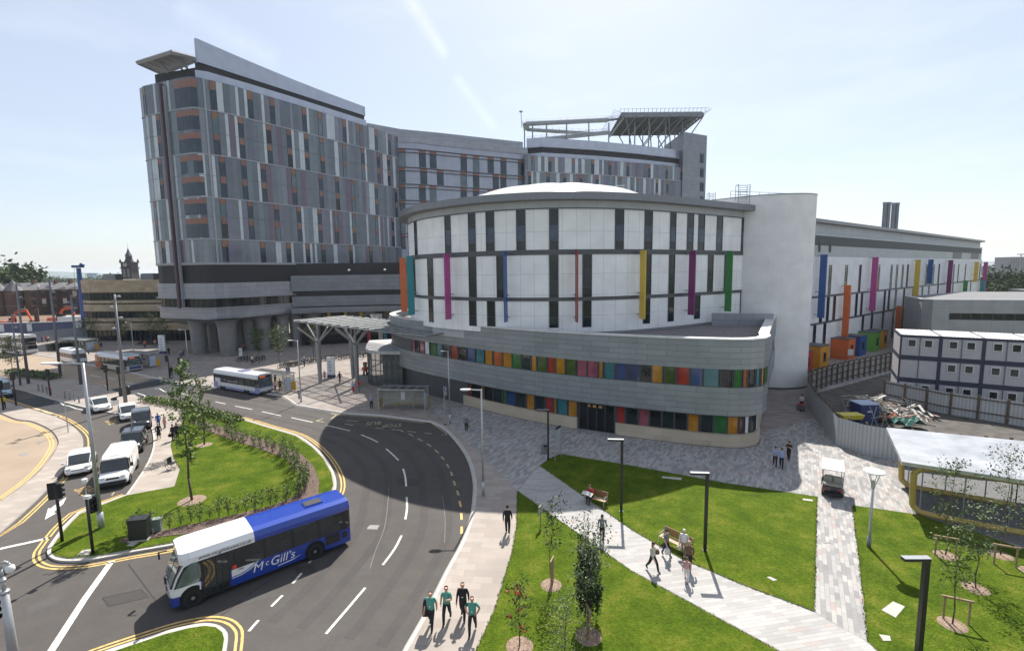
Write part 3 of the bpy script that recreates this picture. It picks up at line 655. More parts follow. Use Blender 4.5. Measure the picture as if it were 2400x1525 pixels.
# --- far tower
ft=thing('hospital_tower',(36,172,0),'grey hospital tower in the background carrying the helicopter deck','building')
FP=[(4.6,154.6),(9,156.6),(14.3,158.4),(28.6,162.8),(44,168.8),(54,173),(61.3,176.7),(66,179.3),(70,183),(71.5,187)]
FT=Wall(FP)
curtain(FT,ft,[(47.4,52.2,[]),(38.2,47.4,[42.8]),(29,38.2,[33.6])],23,0,FT.L,winstep=(5,8),nmax=60)
b=MB(); b.prism([FT.at(s_,-.06) for s_ in FT.s]+[Vector((66,205)),Vector((5,185))],10,52.1,mull,top=soff); b.build('core_walls',ft)
A1=Wall([(5.5,160.5),(10.5,159.2),(28.6,164.5),(44,170.5),(59,177.6),(63,181)])
b=MB(); A1.slab(b,0,A1.L,52.2,53.8,-2,0,g_light); A1.slab(b,0,A1.L,55.6,58.4,-3,.2,g_light); b.build('parapet',ft)
b=MB(); A1.slab(b,0,A1.L,53.8,55.6,-3.5,-.9,g_dark); b.prism([(8,163),(58,180),(56,200),(8,180)],53,58,soff); b.build('roof_recess',ft)
b=MB(); SWc=clad('stair_grey_cladding',(.22,.235,.26),1.8,1.5,line=.5,rough=.4,metal=.25)
st=Wall([(60.5,196),(61.2,176.2),(71.6,181.6),(74,200)])
st.sheet(b,0,st.L,20,64.2,SWc); b.prism([(60.5,196),(61.25,176.3),(71.5,181.6),(74,200)],20,64,soff); b.build('stair_block',ft)
for z in (58,53,48,43,38,33):
    b=MB(); s_=st.px(1645,z); st.sheet(b,s_-1.0,s_+1.0,z-3.6,z-.6,g_glassd,.03); st.sheet(b,s_-1.0,s_+1.0,z-.6,z-.1,g_glass2,.03); b.build('window',ft)
# --- helicopter deck and ramp
hp=thing('helipad',(53,188,58),'steel helicopter deck on raking struts above the far tower roof','helipad')
stl=mat('galvanised_steel',(.27,.29,.31),.45,metal=.5,var=.12,scale=.6)
stld=mat('steel_dark_grey',(.20,.215,.235),.5,metal=.4,var=.12,scale=.6)  # darker grey steel for deck beams, flues and some posts
b=MB(); b.prism([(39,175),(67.5,175.5),(68,200),(40,200)],70.3,70.7,stl); b.build('deck',hp)
b=MB()
for i in range(9):
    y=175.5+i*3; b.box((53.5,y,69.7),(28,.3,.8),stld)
for i in range(8):
    x=40+i*3.9; b.box((x,187.5,69.1),(.3,25,.6),stl)
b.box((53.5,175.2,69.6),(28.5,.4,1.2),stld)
b.build('deck_beams',hp)
b=MB()
for x0,x1 in ((46,41),(46,55),(53,49),(53,61),(60,56),(62,68)):
    b.tube((x0,186,58.3),(x1,176.5,69.3),.2,stl,n=6); b.tube((x0+1,192,58.3),(x1+2,198,69.3),.18,stl,n=6)
for x in (45,50,56,62):
    b.tube((x,188,58.3),(x,188,69.3),.2,stl,n=6); b.tube((x,180,58.3),(x,180,69.3),.25,stl,n=6)
b.build('struts',hp)
b=MB()
for x0 in range(0,22): 
    x=38.5+x0*1.4; b.tube((x,175,70.5),(x-.3,173.2,71.3),.07,stl,n=4)
b.tube((38,173.2,71.3),(69,173.6,71.3),.06,stl,n=4)
for y0 in range(0,12):
    y=175+y0*2.1; b.tube((68,y,70.5),(70,y,71.3),.07,stl,n=4); b.tube((39,y,70.5),(36.5,y-.5,71.3),.07,stl,n=4)
b.tube((70,174,71.3),(70,199,71.3),.06,stl,n=4); b.tube((36.5,174,71.3),(36.5,199,71.3),.06,stl,n=4)
b.build('safety_net_frame',hp)
rm=thing('access_ramp',(20,172,55),'open steel ramp with railings leading up to the helicopter deck','ramp')
b=MB(); rl=MB(); ps=MB()
def beam(a,c,wd,h):
    a=Vector(a);c=Vector(c); m=(a+c)/2; d=c-a; q=d.to_track_quat('X','Z').to_matrix().to_4x4(); b.box((0,0,0),(d.length,wd,h),stl,mx=Matrix.Translation(m)@q)
    nrm=Vector((-d.y,d.x,0)).normalized()*wd/2
    for sg in(-1,1):
        for hh in (.6,1.15): rl.tube(a+nrm*sg+Vector((0,0,hh)),c+nrm*sg+Vector((0,0,hh)),.045,stl,n=4)
        nn=int(d.length/2.2)
        for i in range(nn+1): p=a.lerp(c,i/nn)+nrm*sg; rl.tube(p,p+Vector((0,0,1.15)),.04,stl,n=4)
a=G(1234,292,0); 
p1=AT(1232,291,170); p2=AT(1425,282,172); p3=AT(1445,280,180); p4=AT(1234,304,180); p5=AT(1390,314,176); p6=AT(1430,312,172); p7=AT(1236,331,170); p8=AT(1428,311,171)
beam(p1,p2,2.2,.8); beam(p4,p5,2.0,.7); beam(p7,p8,2.2,.8); beam(p1,p4,2,.5); beam(p2,p3,2,.6)
for px in (1229,1248,1281,1328,1380,1427):
    for Y in (170,172):
        lo_=AT(px,326,Y); p=AT(px,288,Y); ps.tube((p.x,p.y,55.5),(p.x,p.y,p.z),.22,stl,n=6)
b.build('walkway',rm); rl.build('railing',rm); ps.build('posts',rm)
b=MB(); a=AT(1223,300,171); c_=AT(1221,263,171); b.tube(a,c_,.12,stl,n=6); b.lathe((c_.x,c_.y,c_.z),[(0,0),(.6,0),(.6,.3),(0,.35)],stl,8); tag(b.build('lighting_mast'),'thin mast with a small round top left of the roof ramp','mast')
# --- lower dark block right of the near tower
lb=thing('entrance_block',(-30,120,0),'low dark grey block with long louvre strips behind the plaza canopy','building')
LB=Wall([(-49.5,109),(-40,111.5),(-30,113),(-20,112),(-8,109)])
b=MB(); LB.slab(b,0,LB.L,12.6,16.1,-1,0,g_mid); LB.slab(b,0,LB.L,9.1,11.4,-1,0,g_mid); LB.slab(b,0,LB.L,7.7,8.9,-2,1.6,g_mid); b.build('cladding_bands',lb)
b=MB(); LB.sheet(b,0,LB.L,11.3,12.7,g_dark,-.5); LB.sheet(b,0,LB.L,.12,7.8,g_glassd,-1.2); LB.sheet(b,0,LB.L,16.1,18.9,g_dark,-4); b.build('glazing',lb)
b=MB()
for px,c in ((770,0),(809,0),(845,0)):
    s_=LB.px(px,6); LB.slab(b,s_-.35,s_+.35,5.2,7.6,-1.2,-1.0,mat('yellow_panel',(.45,.33,.03),.5))
s_=LB.px(881,6); LB.sheet(b,s_-1.4,s_+1.2,5.0,6.9,mat('bright_poster',(.75,.75,.76),.6,var=.3,scale=1.2),-1.0)
for px,c in ((930,(.35,.06,.05)),(862,(.3,.03,.04)),(925,(.30,.05,.05)),(900,(.02,.15,.2))):
    s_=LB.px(px,3); LB.sheet(b,s_-.4,s_+.4,.3,4.6,mat('door_tint_%d'%px,c,.3),-1.05)
b.build('coloured_panels',lb)
b=MB(); b.prism([LB.at(s_,-1.4) for s_ in LB.s]+[Vector((-8,150)),Vector((-45,150))],.1,18.8,g_dark,top=soff); b.build('core_walls',lb)
for px,y in ((818,635),(902,634)):
    b=MB(); p=AT(px,y,108); b.lathe(p,[(0,0),(.25,.05),(.3,.3),(0,.4)],mat('lamp_white',(.8,.8,.78),.4),8); b.build('wall_lamp',lb)
# --- sandstone block left
sb=thing('sandstone_block',(-98,130,0),'low curved sandstone building with dark window bands behind the bus stops','building')
ss=clad('sandstone_cladding',(.36,.29,.20),1.6,.8,line=.75,rough=.8,var=.16,mortar=.012)
SB=Wall([(-117,150),(-112.5,128),(-110.5,124.6),(-107,122.8),(-100,122),(-88,121.3),(-74,121)])
def zs(y): return hgt_(y,(-107.5,122.6))
def hgt_(py,xy):
    lo,hi=-5,90
    for _ in range(50):
        m_=(lo+hi)/2
        if PX((xy[0],xy[1],m_))[1]>py: lo=m_
        else: hi=m_
    return lo
ys=[657,686,703,711,730,746,755,774,797]; Z=[hgt_(y,(-107.5,122.6)) for y in ys]
b=MB(); SB.slab(b,0,SB.L,Z[1],Z[0],-1,0,ss); SB.slab(b,0,SB.L,Z[3],Z[2]-.15,-1,0,ss); SB.slab(b,0,SB.L,Z[4],Z[3]-.35,-1,0.0,ss); SB.slab(b,0,SB.L,Z[6]+.1,Z[5],-1,0,ss); SB.slab(b,0,SB.L,Z[7],Z[6]-.25,-1,0,ss); b.build('stone_bands',sb)
b=MB(); SB.sheet(b,0,SB.L,.1,Z[0],g_glassd,-.3)
for i in range(int(SB.L/1.3)): SB.slab(b,i*1.3,i*1.3+.07,.1,Z[0]-.3,-.35,-.2,mull)
b.build('window_bands',sb)
b=MB(); b.prism([SB.at(s_,-.5) for s_ in SB.s]+[Vector((-74,150))],.1,Z[0]-.1,g_dark,top=mat('roof_felt',(.3,.3,.3),.9)); b.build('core_walls',sb)
# ================= white drum building with grey podium
ch=thing('childrens_hospital',(8,66,0),'round white building with bright coloured fins above a grey metal podium with coloured windows','building')
wc_=clad('white_render_panels',(.84,.845,.85),1.55,2.3,line=.58,rough=.5,var=.02,mortar=.02,offs=0)
wl_=clad('pale_grey_panels',(.46,.48,.51),2.1,3,line=.7,rough=.5,var=.02,mortar=.02,offs=0)
zinc=clad('zinc_shingles',(.265,.29,.31),2.7,.53,line=.45,rough=.42,metal=.35,var=.09,mortar=.018,offs=.37)
dkb=mat('dark_grey_band',(.085,.09,.10),.45,metal=.2)
fasc=mat('fascia_metal',(.20,.205,.22),.4,metal=.4,var=.08)
stone=clad('cream_stone',(.46,.39,.30),1.7,.62,line=.78,rough=.8,var=.09,mortar=.012)
render_w=clad('white_render',(.75,.745,.735),1.0,.6,line=.96,rough=.7,var=.008,mortar=.01)
DR=[(-14.6,82),(-16.2,77),(-16.4,73),(-15.3,67.6),(-12.9,62.5),(-10,58.9),(-4.7,54.7),(0.2,52.6),(4.6,51.9),(9.2,52.3),(14.1,53.9),(19.9,57.0),(26.7,61.4),(36.5,68.0)]
dr=spline(DR,5); RO=Wall(dr)                # roof outline
DW=Wall([tuple(RO.at(s_,-1.25)) for s_ in RO.s])
zt,zm1,zm0,zl1,zl0,zbse=23.15,18.75,18.2,13.55,13.15,9.6
b=MB(); DW.sheet(b,0,DW.L,23.15,24.1,wl_,-.02); b.build('top_panels',ch)
b=MB(); DW.sheet(b,0,DW.L,zbse,zt,wc_,0)
bk=[(30,84),(16,93),(0,93),(-9,89)]
b.prism([DW.at(s_,-.35) for s_ in DW.s]+[Vector(p) for p in bk],zbse-1,24.2,wl_); b.build('drum_wall',ch)
for z0_,z1_ in ((zm0,zm1),(zl0,zl1),(23.08,23.2)): b=MB(); DW.slab(b,0,DW.L,z0_,z1_,-.1,.07,dkb); b.build('dark_band',ch)
b=MB(); RO.slab(b,0,RO.L,23.95,24.7,-1.6,0,fasc); 
b.prism([RO.at(s_,-.4) for s_ in RO.s]+[Vector(p) for p in bk],24.3,24.62,fasc,top=mat('roof_membrane',(.35,.35,.36),.8)); b.build('roof',ch)
wg=[mat('slot_glass_%d'%i,c,.06,var=.5,scale=.7,spec=.5) for i,c in enumerate(((.007,.011,.014),(.035,.06,.10),(.012,.024,.028)))]
def slot(px0,px1,z0,z1,kind=0):
    zc=(z0+z1)/2; s0=DW.px(px0,zc); s1=DW.px(px1,zc)
    b=MB(); zz=[z0,z1]
    if kind==1: segs=[(z0,z0+.95,0),(z0+.95,z0+2.65,1),(z0+2.65,z1,0)]
    elif kind==2: segs=[(z0,z0+(z1-z0)*.22,0),(z0+(z1-z0)*.22,z0+(z1-z0)*.66,2),(z0+(z1-z0)*.66,z1,0)]
    else: segs=[(z0,z0+(z1-z0)*.4,2),(z0+(z1-z0)*.4,z1,0)]
    for a,c,g in segs:
        DW.sheet(b,s0,s1,a,c,wg[g],.03); DW.slab(b,s0,s1,c-.04,c+.02,0,.06,mull)
    for q in(s0,s1-.08): DW.slab(b,q,q+.08,z0,z1,0,.07,mull)
    b.build('window',ch)
for a,c in((954,957),(972,978),(1043,1057),(1098,1115),(1139,1159),(1210,1232),(1287,1309),(1441,1462),(1510,1529),(1570,1584),(1610,1625),(1636,1651),(1679,1693),(1737,1749),(1760,1773)): slot(a,c,zm1,23.08,1)
for i,(a,c) in enumerate(((968,974),(1003,1016),(1099,1117),(1164,1184),(1287,1309),(1365,1387),(1509,1526),(1567,1581),(1658,1671),(1697,1709),(1754,1768))): slot(a,c,zl1,zm0,2 if i%2 else 0)
for i,(a,c) in enumerate(((959,962),(1006,1016),(1100,1117),(1142,1161),(1287,1309),(1365,1386),(1507,1523),(1565,1579),(1627,1640),(1734,1745))): slot(a,c,10.2,zl0,0)
def pc(name,c): return mat('paint_'+name,c,.4,var=.05,scale=1,coat=.2)
CC=dict(orange=(.60,.13,.03),teal=(.03,.23,.27),magenta=(.40,.055,.23),blue=(.02,.075,.25),dred=(.25,.03,.02),yellow=(.62,.42,.05),purple=(.17,.015,.12),green=(.025,.20,.04),red=(.45,.03,.03),amber=(.62,.27,.02),pink=(.42,.10,.15))
brk=mat('bracket_grey',(.3,.3,.32),.5,metal=.4)
def fin(W_,px,z0,z1,col,root,depth=.9,gap=.45,zc=None,th=.14):
    s_=W_.px(px,zc or (z0+z1)/2); b=MB(); W_.slab(b,s_-th/2,s_+th/2,z0,z1,gap,gap+depth,pc(col,CC[col]))
    for z in (z1-.15,z0+.5,(z0+z1)/2-.9): W_.slab(b,s_-.05,s_+.05,z-.06,z+.06,0,gap+.2,brk); W_.slab(b,s_-.22,s_+.22,z-.05,z+.05,gap-.1,gap+.06,brk)
    b.build('coloured_fin',root,label='%s fin'%({'dred':'dark red'}.get(col,col)))
for px,col in((948,'orange'),(978,'teal'),(1062,'magenta'),(1191,'blue'),(1347,'dred'),(1494,'yellow'),(1607,'purple'),(1693,'green')): fin(DW,px,10.9,18.6,col,ch,zc=14.7)
# dome of inflated white roof cushions
dm=mat('dome_white',(.80,.79,.76),.16,var=.02,scale=1,spec=.6)
b=MB(); vs=[];fs=[];NR=12;NA=48
for i in range(NR+1):
    r=15.5*i/NR
    for j in range(NA):
        a=2*math.pi*j/NA; z=28.5-r*r*.0116-.0044*max(0,r-9)**3+.10*abs(math.sin(a*6))*min(1,r/8)*(1 if i<NR else 0)
        vs.append((6.5+r*math.cos(a),72.5+r*math.sin(a),z))
for i in range(NR):
    for j in range(NA): fs.append((i*NA+j,(i+1)*NA+j,(i+1)*NA+(j+1)%NA,i*NA+(j+1)%NA))
b.mesh(vs,fs,dm); b.lathe((6.5,72.5,24.5),[(15.6,0),(15.6,1.0)],fasc,48); b.build('dome',ch,smooth=True)
def cage(px,py,Y,hh,wd,lb_,base=None):
    p=AT(px,py,Y); b=MB(); x,y,z=p
    for dx in(-wd/2,wd/2):
        b.tube((x+dx,y,z),(x+dx,y,z+hh),.05,stl,n=4)
        b.tube((x+dx,y+.8,z+hh*.25),(x+dx,y+.8,z+hh),.04,stl,n=4); b.tube((x+dx,y,z+hh),(x+dx,y+.8,z+hh),.04,stl,n=4)
    for k in range(int(hh/.3)): b.tube((x-wd/2,y,z+.3*k+.1),(x+wd/2,y,z+.3*k+.1),.03,stl,n=4)
    for k in (.4,.7,1): b.tube((x-wd/2,y+.8,z+hh*k),(x+wd/2,y+.8,z+hh*k),.04,stl,n=4)
    tag(b.build('roof_ladder'),lb_,'ladder','roof access ladders')
cage(1455,458,66,1.4,1.0,'small steel ladder cage on the roof beside the white dome')
cage(1669,473,72,1.3,.9,'small hooped ladder top on the roof right of the far tower')
# podium
PO=[(-17.4,84),(-18.9,78),(-18.6,73.5),(-16.6,69),(-13.4,64.6),(-8,59.4),(0,52.5),(6.5,48.1),(12.2,45.2),(17.0,43.1)]
po=spline(PO,4)+[(19.6,42.35),(21.2,42.3),(22.7,42.9),(23.8,44.2),(24.6,46.0),(27.6,51.2),(31.4,57.8),(35.4,64.3)]
PW=Wall(po); 
b=MB(); PW.slab(b,0,PW.L,7.5,10.15,-.5,0,zinc,top=fasc); PW.slab(b,0,PW.L,3.25,5.85,-.5,0,zinc); b.build('metal_bands',ch)
b=MB(); PW.slab(b,0,PW.L,10.15,10.27,-.85,.08,mat('coping_pale',(.62,.62,.62),.35,metal=.2)); b.build('coping',ch)
grav=mat('roof_gravel',(.20,.18,.18),.95,var=.5,scale=6,bump=.8,bscale=20)
inner=[PW.at(s_,-.45) for s_ in PW.s]+[Vector((33,72)),Vector((0,92))]
b=MB(); b.prism(inner,9.0,9.3,grav,top=grav); b.build('roof_terrace',ch)
UP=Wall([(25.2,60.6),(31.9,58.6)])
b=MB(); UP.slab(b,0,UP.L,9.3,10.9,-.3,0,g_metal); b.build('upstand',ch)
b=MB(); b.prism([PW.at(s_,-.55) for s_ in PW.s]+[Vector((33,72)),Vector((0,92))],3.0,9.1,dkb); b.build('core_walls',ch)
b=MB(); PW.sheet(b,0,PW.L,5.8,7.55,dkb,-.12); b.build('strip_frame',ch)
WC={n:mat('tinted_glass_'+n,tuple(x*.62 for x in c),.09,var=.25,scale=1.2,spec=.7) for n,c in CC.items()}
WC.update(dark=wg[0],glass=wg[2],blueglass=mat('glass_deep_blue',(.02,.04,.10),.06,spec=.8,var=.4,scale=.8),greenglass=mat('glass_olive',(.045,.08,.02),.08,spec=.7,var=.5,scale=.8),white=mat('blind_white',(.6,.62,.66),.4))
def strip(W_,lst,z0,z1,root,off):
    zc=(z0+z1)/2
    for a,c,n in lst:
        s0=W_.px(a,zc); s1=W_.px(c,zc); s0,s1=min(s0,s1),max(s0,s1)
        if s1-s0<.12: s1=s0+.3
        b=MB(); W_.sheet(b,s0+.05,s1-.05,z0,z1,WC[n],off); W_.slab(b,s0-.03,s0+.05,z0,z1,off-.05,off+.06,mull); W_.slab(b,s1-.05,s1+.03,z0,z1,off-.05,off+.06,mull); b.build('window',root)
strip(PW,[(964,972,'pink'),(973,982,'dark'),(983,994,'pink'),(995,1006,'white'),(1008,1022,'green'),(1023,1036,'teal'),(1037,1056,'glass'),(1057,1072,'red'),(1073,1093,'dark'),(1095,1113,'blue'),(1115,1134,'teal'),(1136,1154,'amber'),(1156,1177,'orange'),(1178,1199,'amber'),(1200,1221,'green'),(1222,1244,'glass'),(1245,1257,'amber'),(1258,1281,'greenglass'),(1283,1301,'red'),(1302,1324,'amber'),(1326,1349,'greenglass'),(1352,1375,'pink'),(1377,1401,'pink'),(1403,1413,'amber'),(1417,1441,'teal'),(1443,1468,'blue'),(1470,1500,'blueglass'),(1502,1526,'dark'),(1527,1553,'amber'),(1557,1583,'greenglass'),(1586,1616,'red'),(1618,1647,'blue'),(1649,1685,'teal'),(1688,1718,'glass'),(1721,1738,'green'),(1742,1752,'orange'),(1753,1770,'dark'),(1773,1782,'teal'),(1785,1791,'amber')],5.9,7.5,ch,-.06)
q0=PW.s[-6]; 
for i in range(12):
    s_=q0+.6+i*1.5
    if s_+1.2<PW.L: 
        b=MB(); PW.sheet(b,s_,s_+1.3,5.95,7.45,WC['glass'] if i%3 else WC['green'],-.06); b.build('window',ch)
# ground floor
GW=Wall([tuple(PW.at(s_,-.75)) for s_ in PW.s])
sA=GW.px(1090,.6); sE0=GW.px(1354,1); sE1=GW.px(1444,1)
for a,c in((sA,sE0),(sE1,GW.L-2)): b=MB(); GW.slab(b,a,c,.12,1.35,-.3,.28,stone); b.build('stone_plinth',ch)
for a,c in((sA,sE0),(sE1,GW.L-2)): b=MB(); GW.slab(b,a,c,.1,.16,-.3,.33,dkb); b.build('plinth_base',ch)
b=MB(); GW.sheet(b,0,GW.L,.1,3.3,dkb,-.1); b.build('ground_floor_frame',ch)
strip(GW,[(1097,1103,'red'),(1105,1128,'dark'),(1129,1134,'amber'),(1136,1156,'dark'),(1157,1178,'glass'),(1179,1187,'green'),(1188,1208,'blue'),(1211,1233,'glass'),(1234,1253,'amber'),(1256,1278,'glass'),(1279,1297,'red'),(1298,1305,'amber'),(1307,1330,'teal'),(1332,1353,'amber'),(1445,1465,'red'),(1467,1495,'glass'),(1497,1521,'pink'),(1523,1550,'dark'),(1552,1580,'glass'),(1581,1610,'dark'),(1612,1638,'amber'),(1642,1671,'glass'),(1673,1703,'green'),(1705,1730,'amber'),(1732,1741,'dred'),(1745,1755,'white'),(1758,1768,'glass'),(1771,1777,'white')],1.37,3.2,ch,.0)
b=MB(); 
for k in range(4):
    a=sE0+.2+(sE1-sE0-.4)*k/4; c=sE0+.2+(sE1-sE0-.4)*(k+1)/4; GW.sheet(b,a+.06,c-.06,.2,3.15,wg[0],-.04); GW.slab(b,a-.04,a+.04,.2,3.2,-.08,.04,mull)
for k in range(3):
    s_=sE0+(sE1-sE0)*(.3+.15*k); GW.slab(b,s_-.18,s_+.18,2.6,2.85,-.03,.02,mat('lamp_glow_warm',(.55,.28,.10),.5))
b.build('entrance_doors',ch)
# stair tower
ST=[(27.6,69.8),(30.6,66.6),(33.0,64.9),(35.2,64.1),(37.4,63.9),(39.3,64.3),(40.5,65.2),(41.0,66.4)]
st_=spline(ST,4)+[(43.4,70.0),(46.4,75.2)]
SWl=Wall(st_)
b=MB(); SWl.sheet(b,0,SWl.L,.12,25.9,render_w); b.prism([SWl.at(s_,-.05) for s_ in SWl.s]+[Vector((40,80)),Vector((30,78))],.12,25.85,render_w); b.build('stair_tower',ch)
b=MB(); SWl.slab(b,0,SWl.L,25.9,26.0,-.3,.05,fasc); b.build('stair_tower_coping',ch)
b=MB(); SWl.slab(b,0,SWl.L,.1,.35,-.1,.04,dkb); b.build('stair_tower_base',ch)
for z0,z1 in((19.2,22.6),(14.6,17.0),(10.4,12.8),(6.0,8.5)):
    b=MB(); s_=SWl.s[-3]+.9; SWl.slab(b,s_,s_+3.0,z0,z1,-.2,.10,mull); SWl.sheet(b,s_+.15,s_+2.85,z0+.15,z1-.15,WC['glass'],.12); b.build('window',ch)
b=MB()
for i in range(9):
    p=AT(1712+i*22.5,462-i*1.2,70+i*.5); z=27.3; x,y=p.x,p.y
    if i: b.tube(pr_+Vector((0,0,0)),(x,y,z),.04,stl,n=4); b.tube(pr_-Vector((0,0,.5)),(x,y,z-.5),.03,stl,n=4)
    b.tube((x,y,25.9),(x,y,z),.04,stl,n=4); pr_=Vector((x,y,z))
b.build('roof_railing',ch)
cage(1743,480,64.5,2.6,1.5,'tall steel ladder cage on top of the white stair tower')
# ---------------- long ward wing with coloured fins
ww=thing('ward_wing',(95,120,0),'long white wing with slim windows, coloured fins and a grey plant storey','building')
P0=Vector((44.4,76.2)); dv=Vector((.795,.607)); P1=P0+dv*141
LW=Wall([tuple(P0),tuple(P0+dv*47),tuple(P0+dv*94),tuple(P1)])
nv=LW.nr[0]
b=MB(); LW.sheet(b,0,LW.L,.12,18.2,clad('wing_white_render',(.76,.765,.775),30,30,line=.9,rough=.6,var=.01,mortar=.005)); e2=P1-nv*30; e1=P0-nv*30
b.prism([P0-nv*.05,P1-nv*.05,e2,e1],.12,18.1,render_w); b.build('wall',ww)
b=MB(); LW.sheet(b,0,LW.L,18.2,22.1,clad('wing_grey_panels',(.33,.36,.38),3.4,1.3,line=.72,rough=.4,metal=.3,var=.03,mortar=.025,offs=0),-.25)
PB=Wall([tuple(P0+dv*5.5-nv*.8),tuple(P1-nv*.8)])
PB.sheet(b,0,PB.L,22.0,23.9,wl_,0); b.prism([P0-nv*.4,P1-nv*.4,P1-nv*28,P0-nv*28],18,22.05,fasc); b.prism([P0+dv*5.5-nv*1,P1-nv*1,P1-nv*26,P0+dv*5.5-nv*26],22,24,wl_); b.build('plant_storey',ww)
b=MB(); PB.slab(b,-0,PB.L,23.8,24.35,-26,1.1,fasc); b.prism([P0-nv*2,P0+dv*6-nv*2,P0+dv*6-nv*26,P0-nv*26],23.7,24.3,fasc); b.build('roof',ww)
b=MB(); LW.sheet(b,6,LW.L-1,20.1,21.7,clad('wing_louvre',(.05,.06,.065),40,.2,line=.5,rough=.6,var=.03),-.2); 
s2=LW.px(2236,19); s3=LW.px(2256,19); s4=LW.px(2278,19); s5=LW.px(2296,19)
LW.sheet(b,s2,s3,18.3,20.1,dkb,-.2); LW.sheet(b,s4,s5,18.3,20.1,dkb,-.2); b.build('louvre_strip',ww)
b=MB()
for px in (1924,1949): s_=LW.px(px,19.6); LW.slab(b,s_-.25,s_+.25,19,20.3,-.2,-.1,mull)
b.build('vent_slots',ww)
# storey lines
z1=G(1960,700,0); 
def wz(px,py):   # height on the wing wall at pixel
    s_=LW.px(px,10); p=LW.at(s_); lo,hi=-2,40
    for _ in range(40):
        m_=(lo+hi)/2
        if PX((p.x,p.y,m_))[1]>py: lo=m_
        else: hi=m_
    return lo
zA=(wz(1905,687)+wz(2050,676)+wz(2290,665))/3; zB=(wz(1895,753)+wz(2050,735)+wz(2140,723))/3; zR1=wz(1940,621)
for z_ in (zA,zB): b=MB(); LW.slab(b,0,LW.L,z_-.17,z_+.17,-.05,.06,dkb); b.build('dark_band',ww)
def wcx(x): return 1850+x/3.631
def wwin(xs,z0,z1,wd,tints={}):
    for x in xs:
        s_=LW.px(wcx(x),(z0+z1)/2); b=MB(); t=tints.get(x)
        if t:
            zz=z0+(z1-z0)*.4; LW.sheet(b,s_-wd/2,s_+wd/2,z0,zz,WC[t],.02); LW.sheet(b,s_-wd/2,s_+wd/2,zz,z1,wg[2],.02)
        else: LW.sheet(b,s_-wd/2,s_+wd/2,z0,z1,wg[0],.02); LW.sheet(b,s_-wd/2+.05,s_+wd/2-.05,z0+.3,z0+(z1-z0)*.5,wg[2],.03)
        for q in(s_-wd/2-.04,s_+wd/2): LW.slab(b,q,q+.06,z0,z1,0,.06,mull)
        b.build('window',ww)
WD=1.1
wwin([277,343,480,598,710,757,865,912,961,1003,1100,1165,1225,1270,1368,1397,1436,1496,1620],zA+.17,zR1,WD,{480:'amber',757:'red',961:'teal'})
wwin([268,325,380,507,568,613,708,808,845,902,972,1050,1128,1183,1260,1350,1387,1490,1540],zB+.17,zA-.17,WD,{507:'red'})
wwin([207,293,473,618,695,790,878,958,1060],.4,zB-.17,WD,{207:'blue',473:'green',618:'green'})
def wfin(x,y0,y1,col):
    px=wcx(x); fin(LW,px,wz(px,480+y1/3.631),wz(px,480+y0/3.631),col,ww,depth=1.0,gap=.5,th=.36)
for a in((225,425,955,'blue'),(430,682,1150,'orange'),(668,447,900,'magenta'),(882,860,1070,'orange'),(1030,467,1042,'yellow'),(1155,466,672,'blue'),(1322,471,775,'purple'),(1458,643,785,'green'),(1552,485,655,'yellow'),(1607,640,785,'teal'),(1640,487,785,'magenta')): wfin(*a)
# coloured boxes at ground level
for i,(px,py,col,wd) in enumerate(((1902,876,'red',3.4),(1941,863,'amber',3.6),(2020,844,'orange',3.4),(2055,836,'blue',3.4),(2098,826,'green',3.4),(2120,820,'amber',2.6))):
    g=G(px,py,.12); q=(g.to_2d()-P0).dot(dv); c=P0+dv*q+nv*1.45; h=[3.4,3.6,3.6,3.6,3.6,3.5][i]
    rt=thing('porch_box',(c.x,c.y,.12),['deep red','mustard yellow','orange red','dark blue','lime green','ochre'][i]+' cube porch with a small window along the white wing'+(', farthest of the row' if i==5 else ''),'porch','coloured porches along the wing')
    b=MB(); cl=dict(CC); cl['green']=(.13,.33,.05); b.box((c.x,c.y,.12+h/2),(wd,2.7,h),mat('porch_%d'%i,cl[col],.6,var=.08,scale=1),rz=math.atan2(dv.y,dv.x)); b.build('walls',rt)
    b=MB(); f_=c+nv*1.37; b.box((f_.x,f_.y,1.9),(.9,.08,1.5),mull,rz=math.atan2(dv.y,dv.x)); f_=c+nv*1.39; b.box((f_.x,f_.y,1.9),(.7,.1,1.3),wg[2],rz=math.atan2(dv.y,dv.x)); b.build('window',rt)
    b=MB(); b.box((c.x,c.y,.12+h+.06),(wd+.1,2.8,.12),dkb,rz=math.atan2(dv.y,dv.x)); b.build('roof_edge',rt)
for px,pairs in ((2076,1),(2096,1)):
    b=MB(); p=AT(px,528,124 if px==2076 else 127); 
    for dx in(-.55,.45): b.tube((p.x+dx,p.y,23.5),(p.x+dx,p.y,p.z+5.2),.42,stld,n=12); b.tube((p.x+dx,p.y,p.z+5.2),(p.x+dx,p.y,p.z+5.7),.5,stl,n=12)
    tag(b.build('flue_stack'),('left' if px==2076 else 'right')+' pair of dark metal flues on the long wing roof','flue','roof flues')
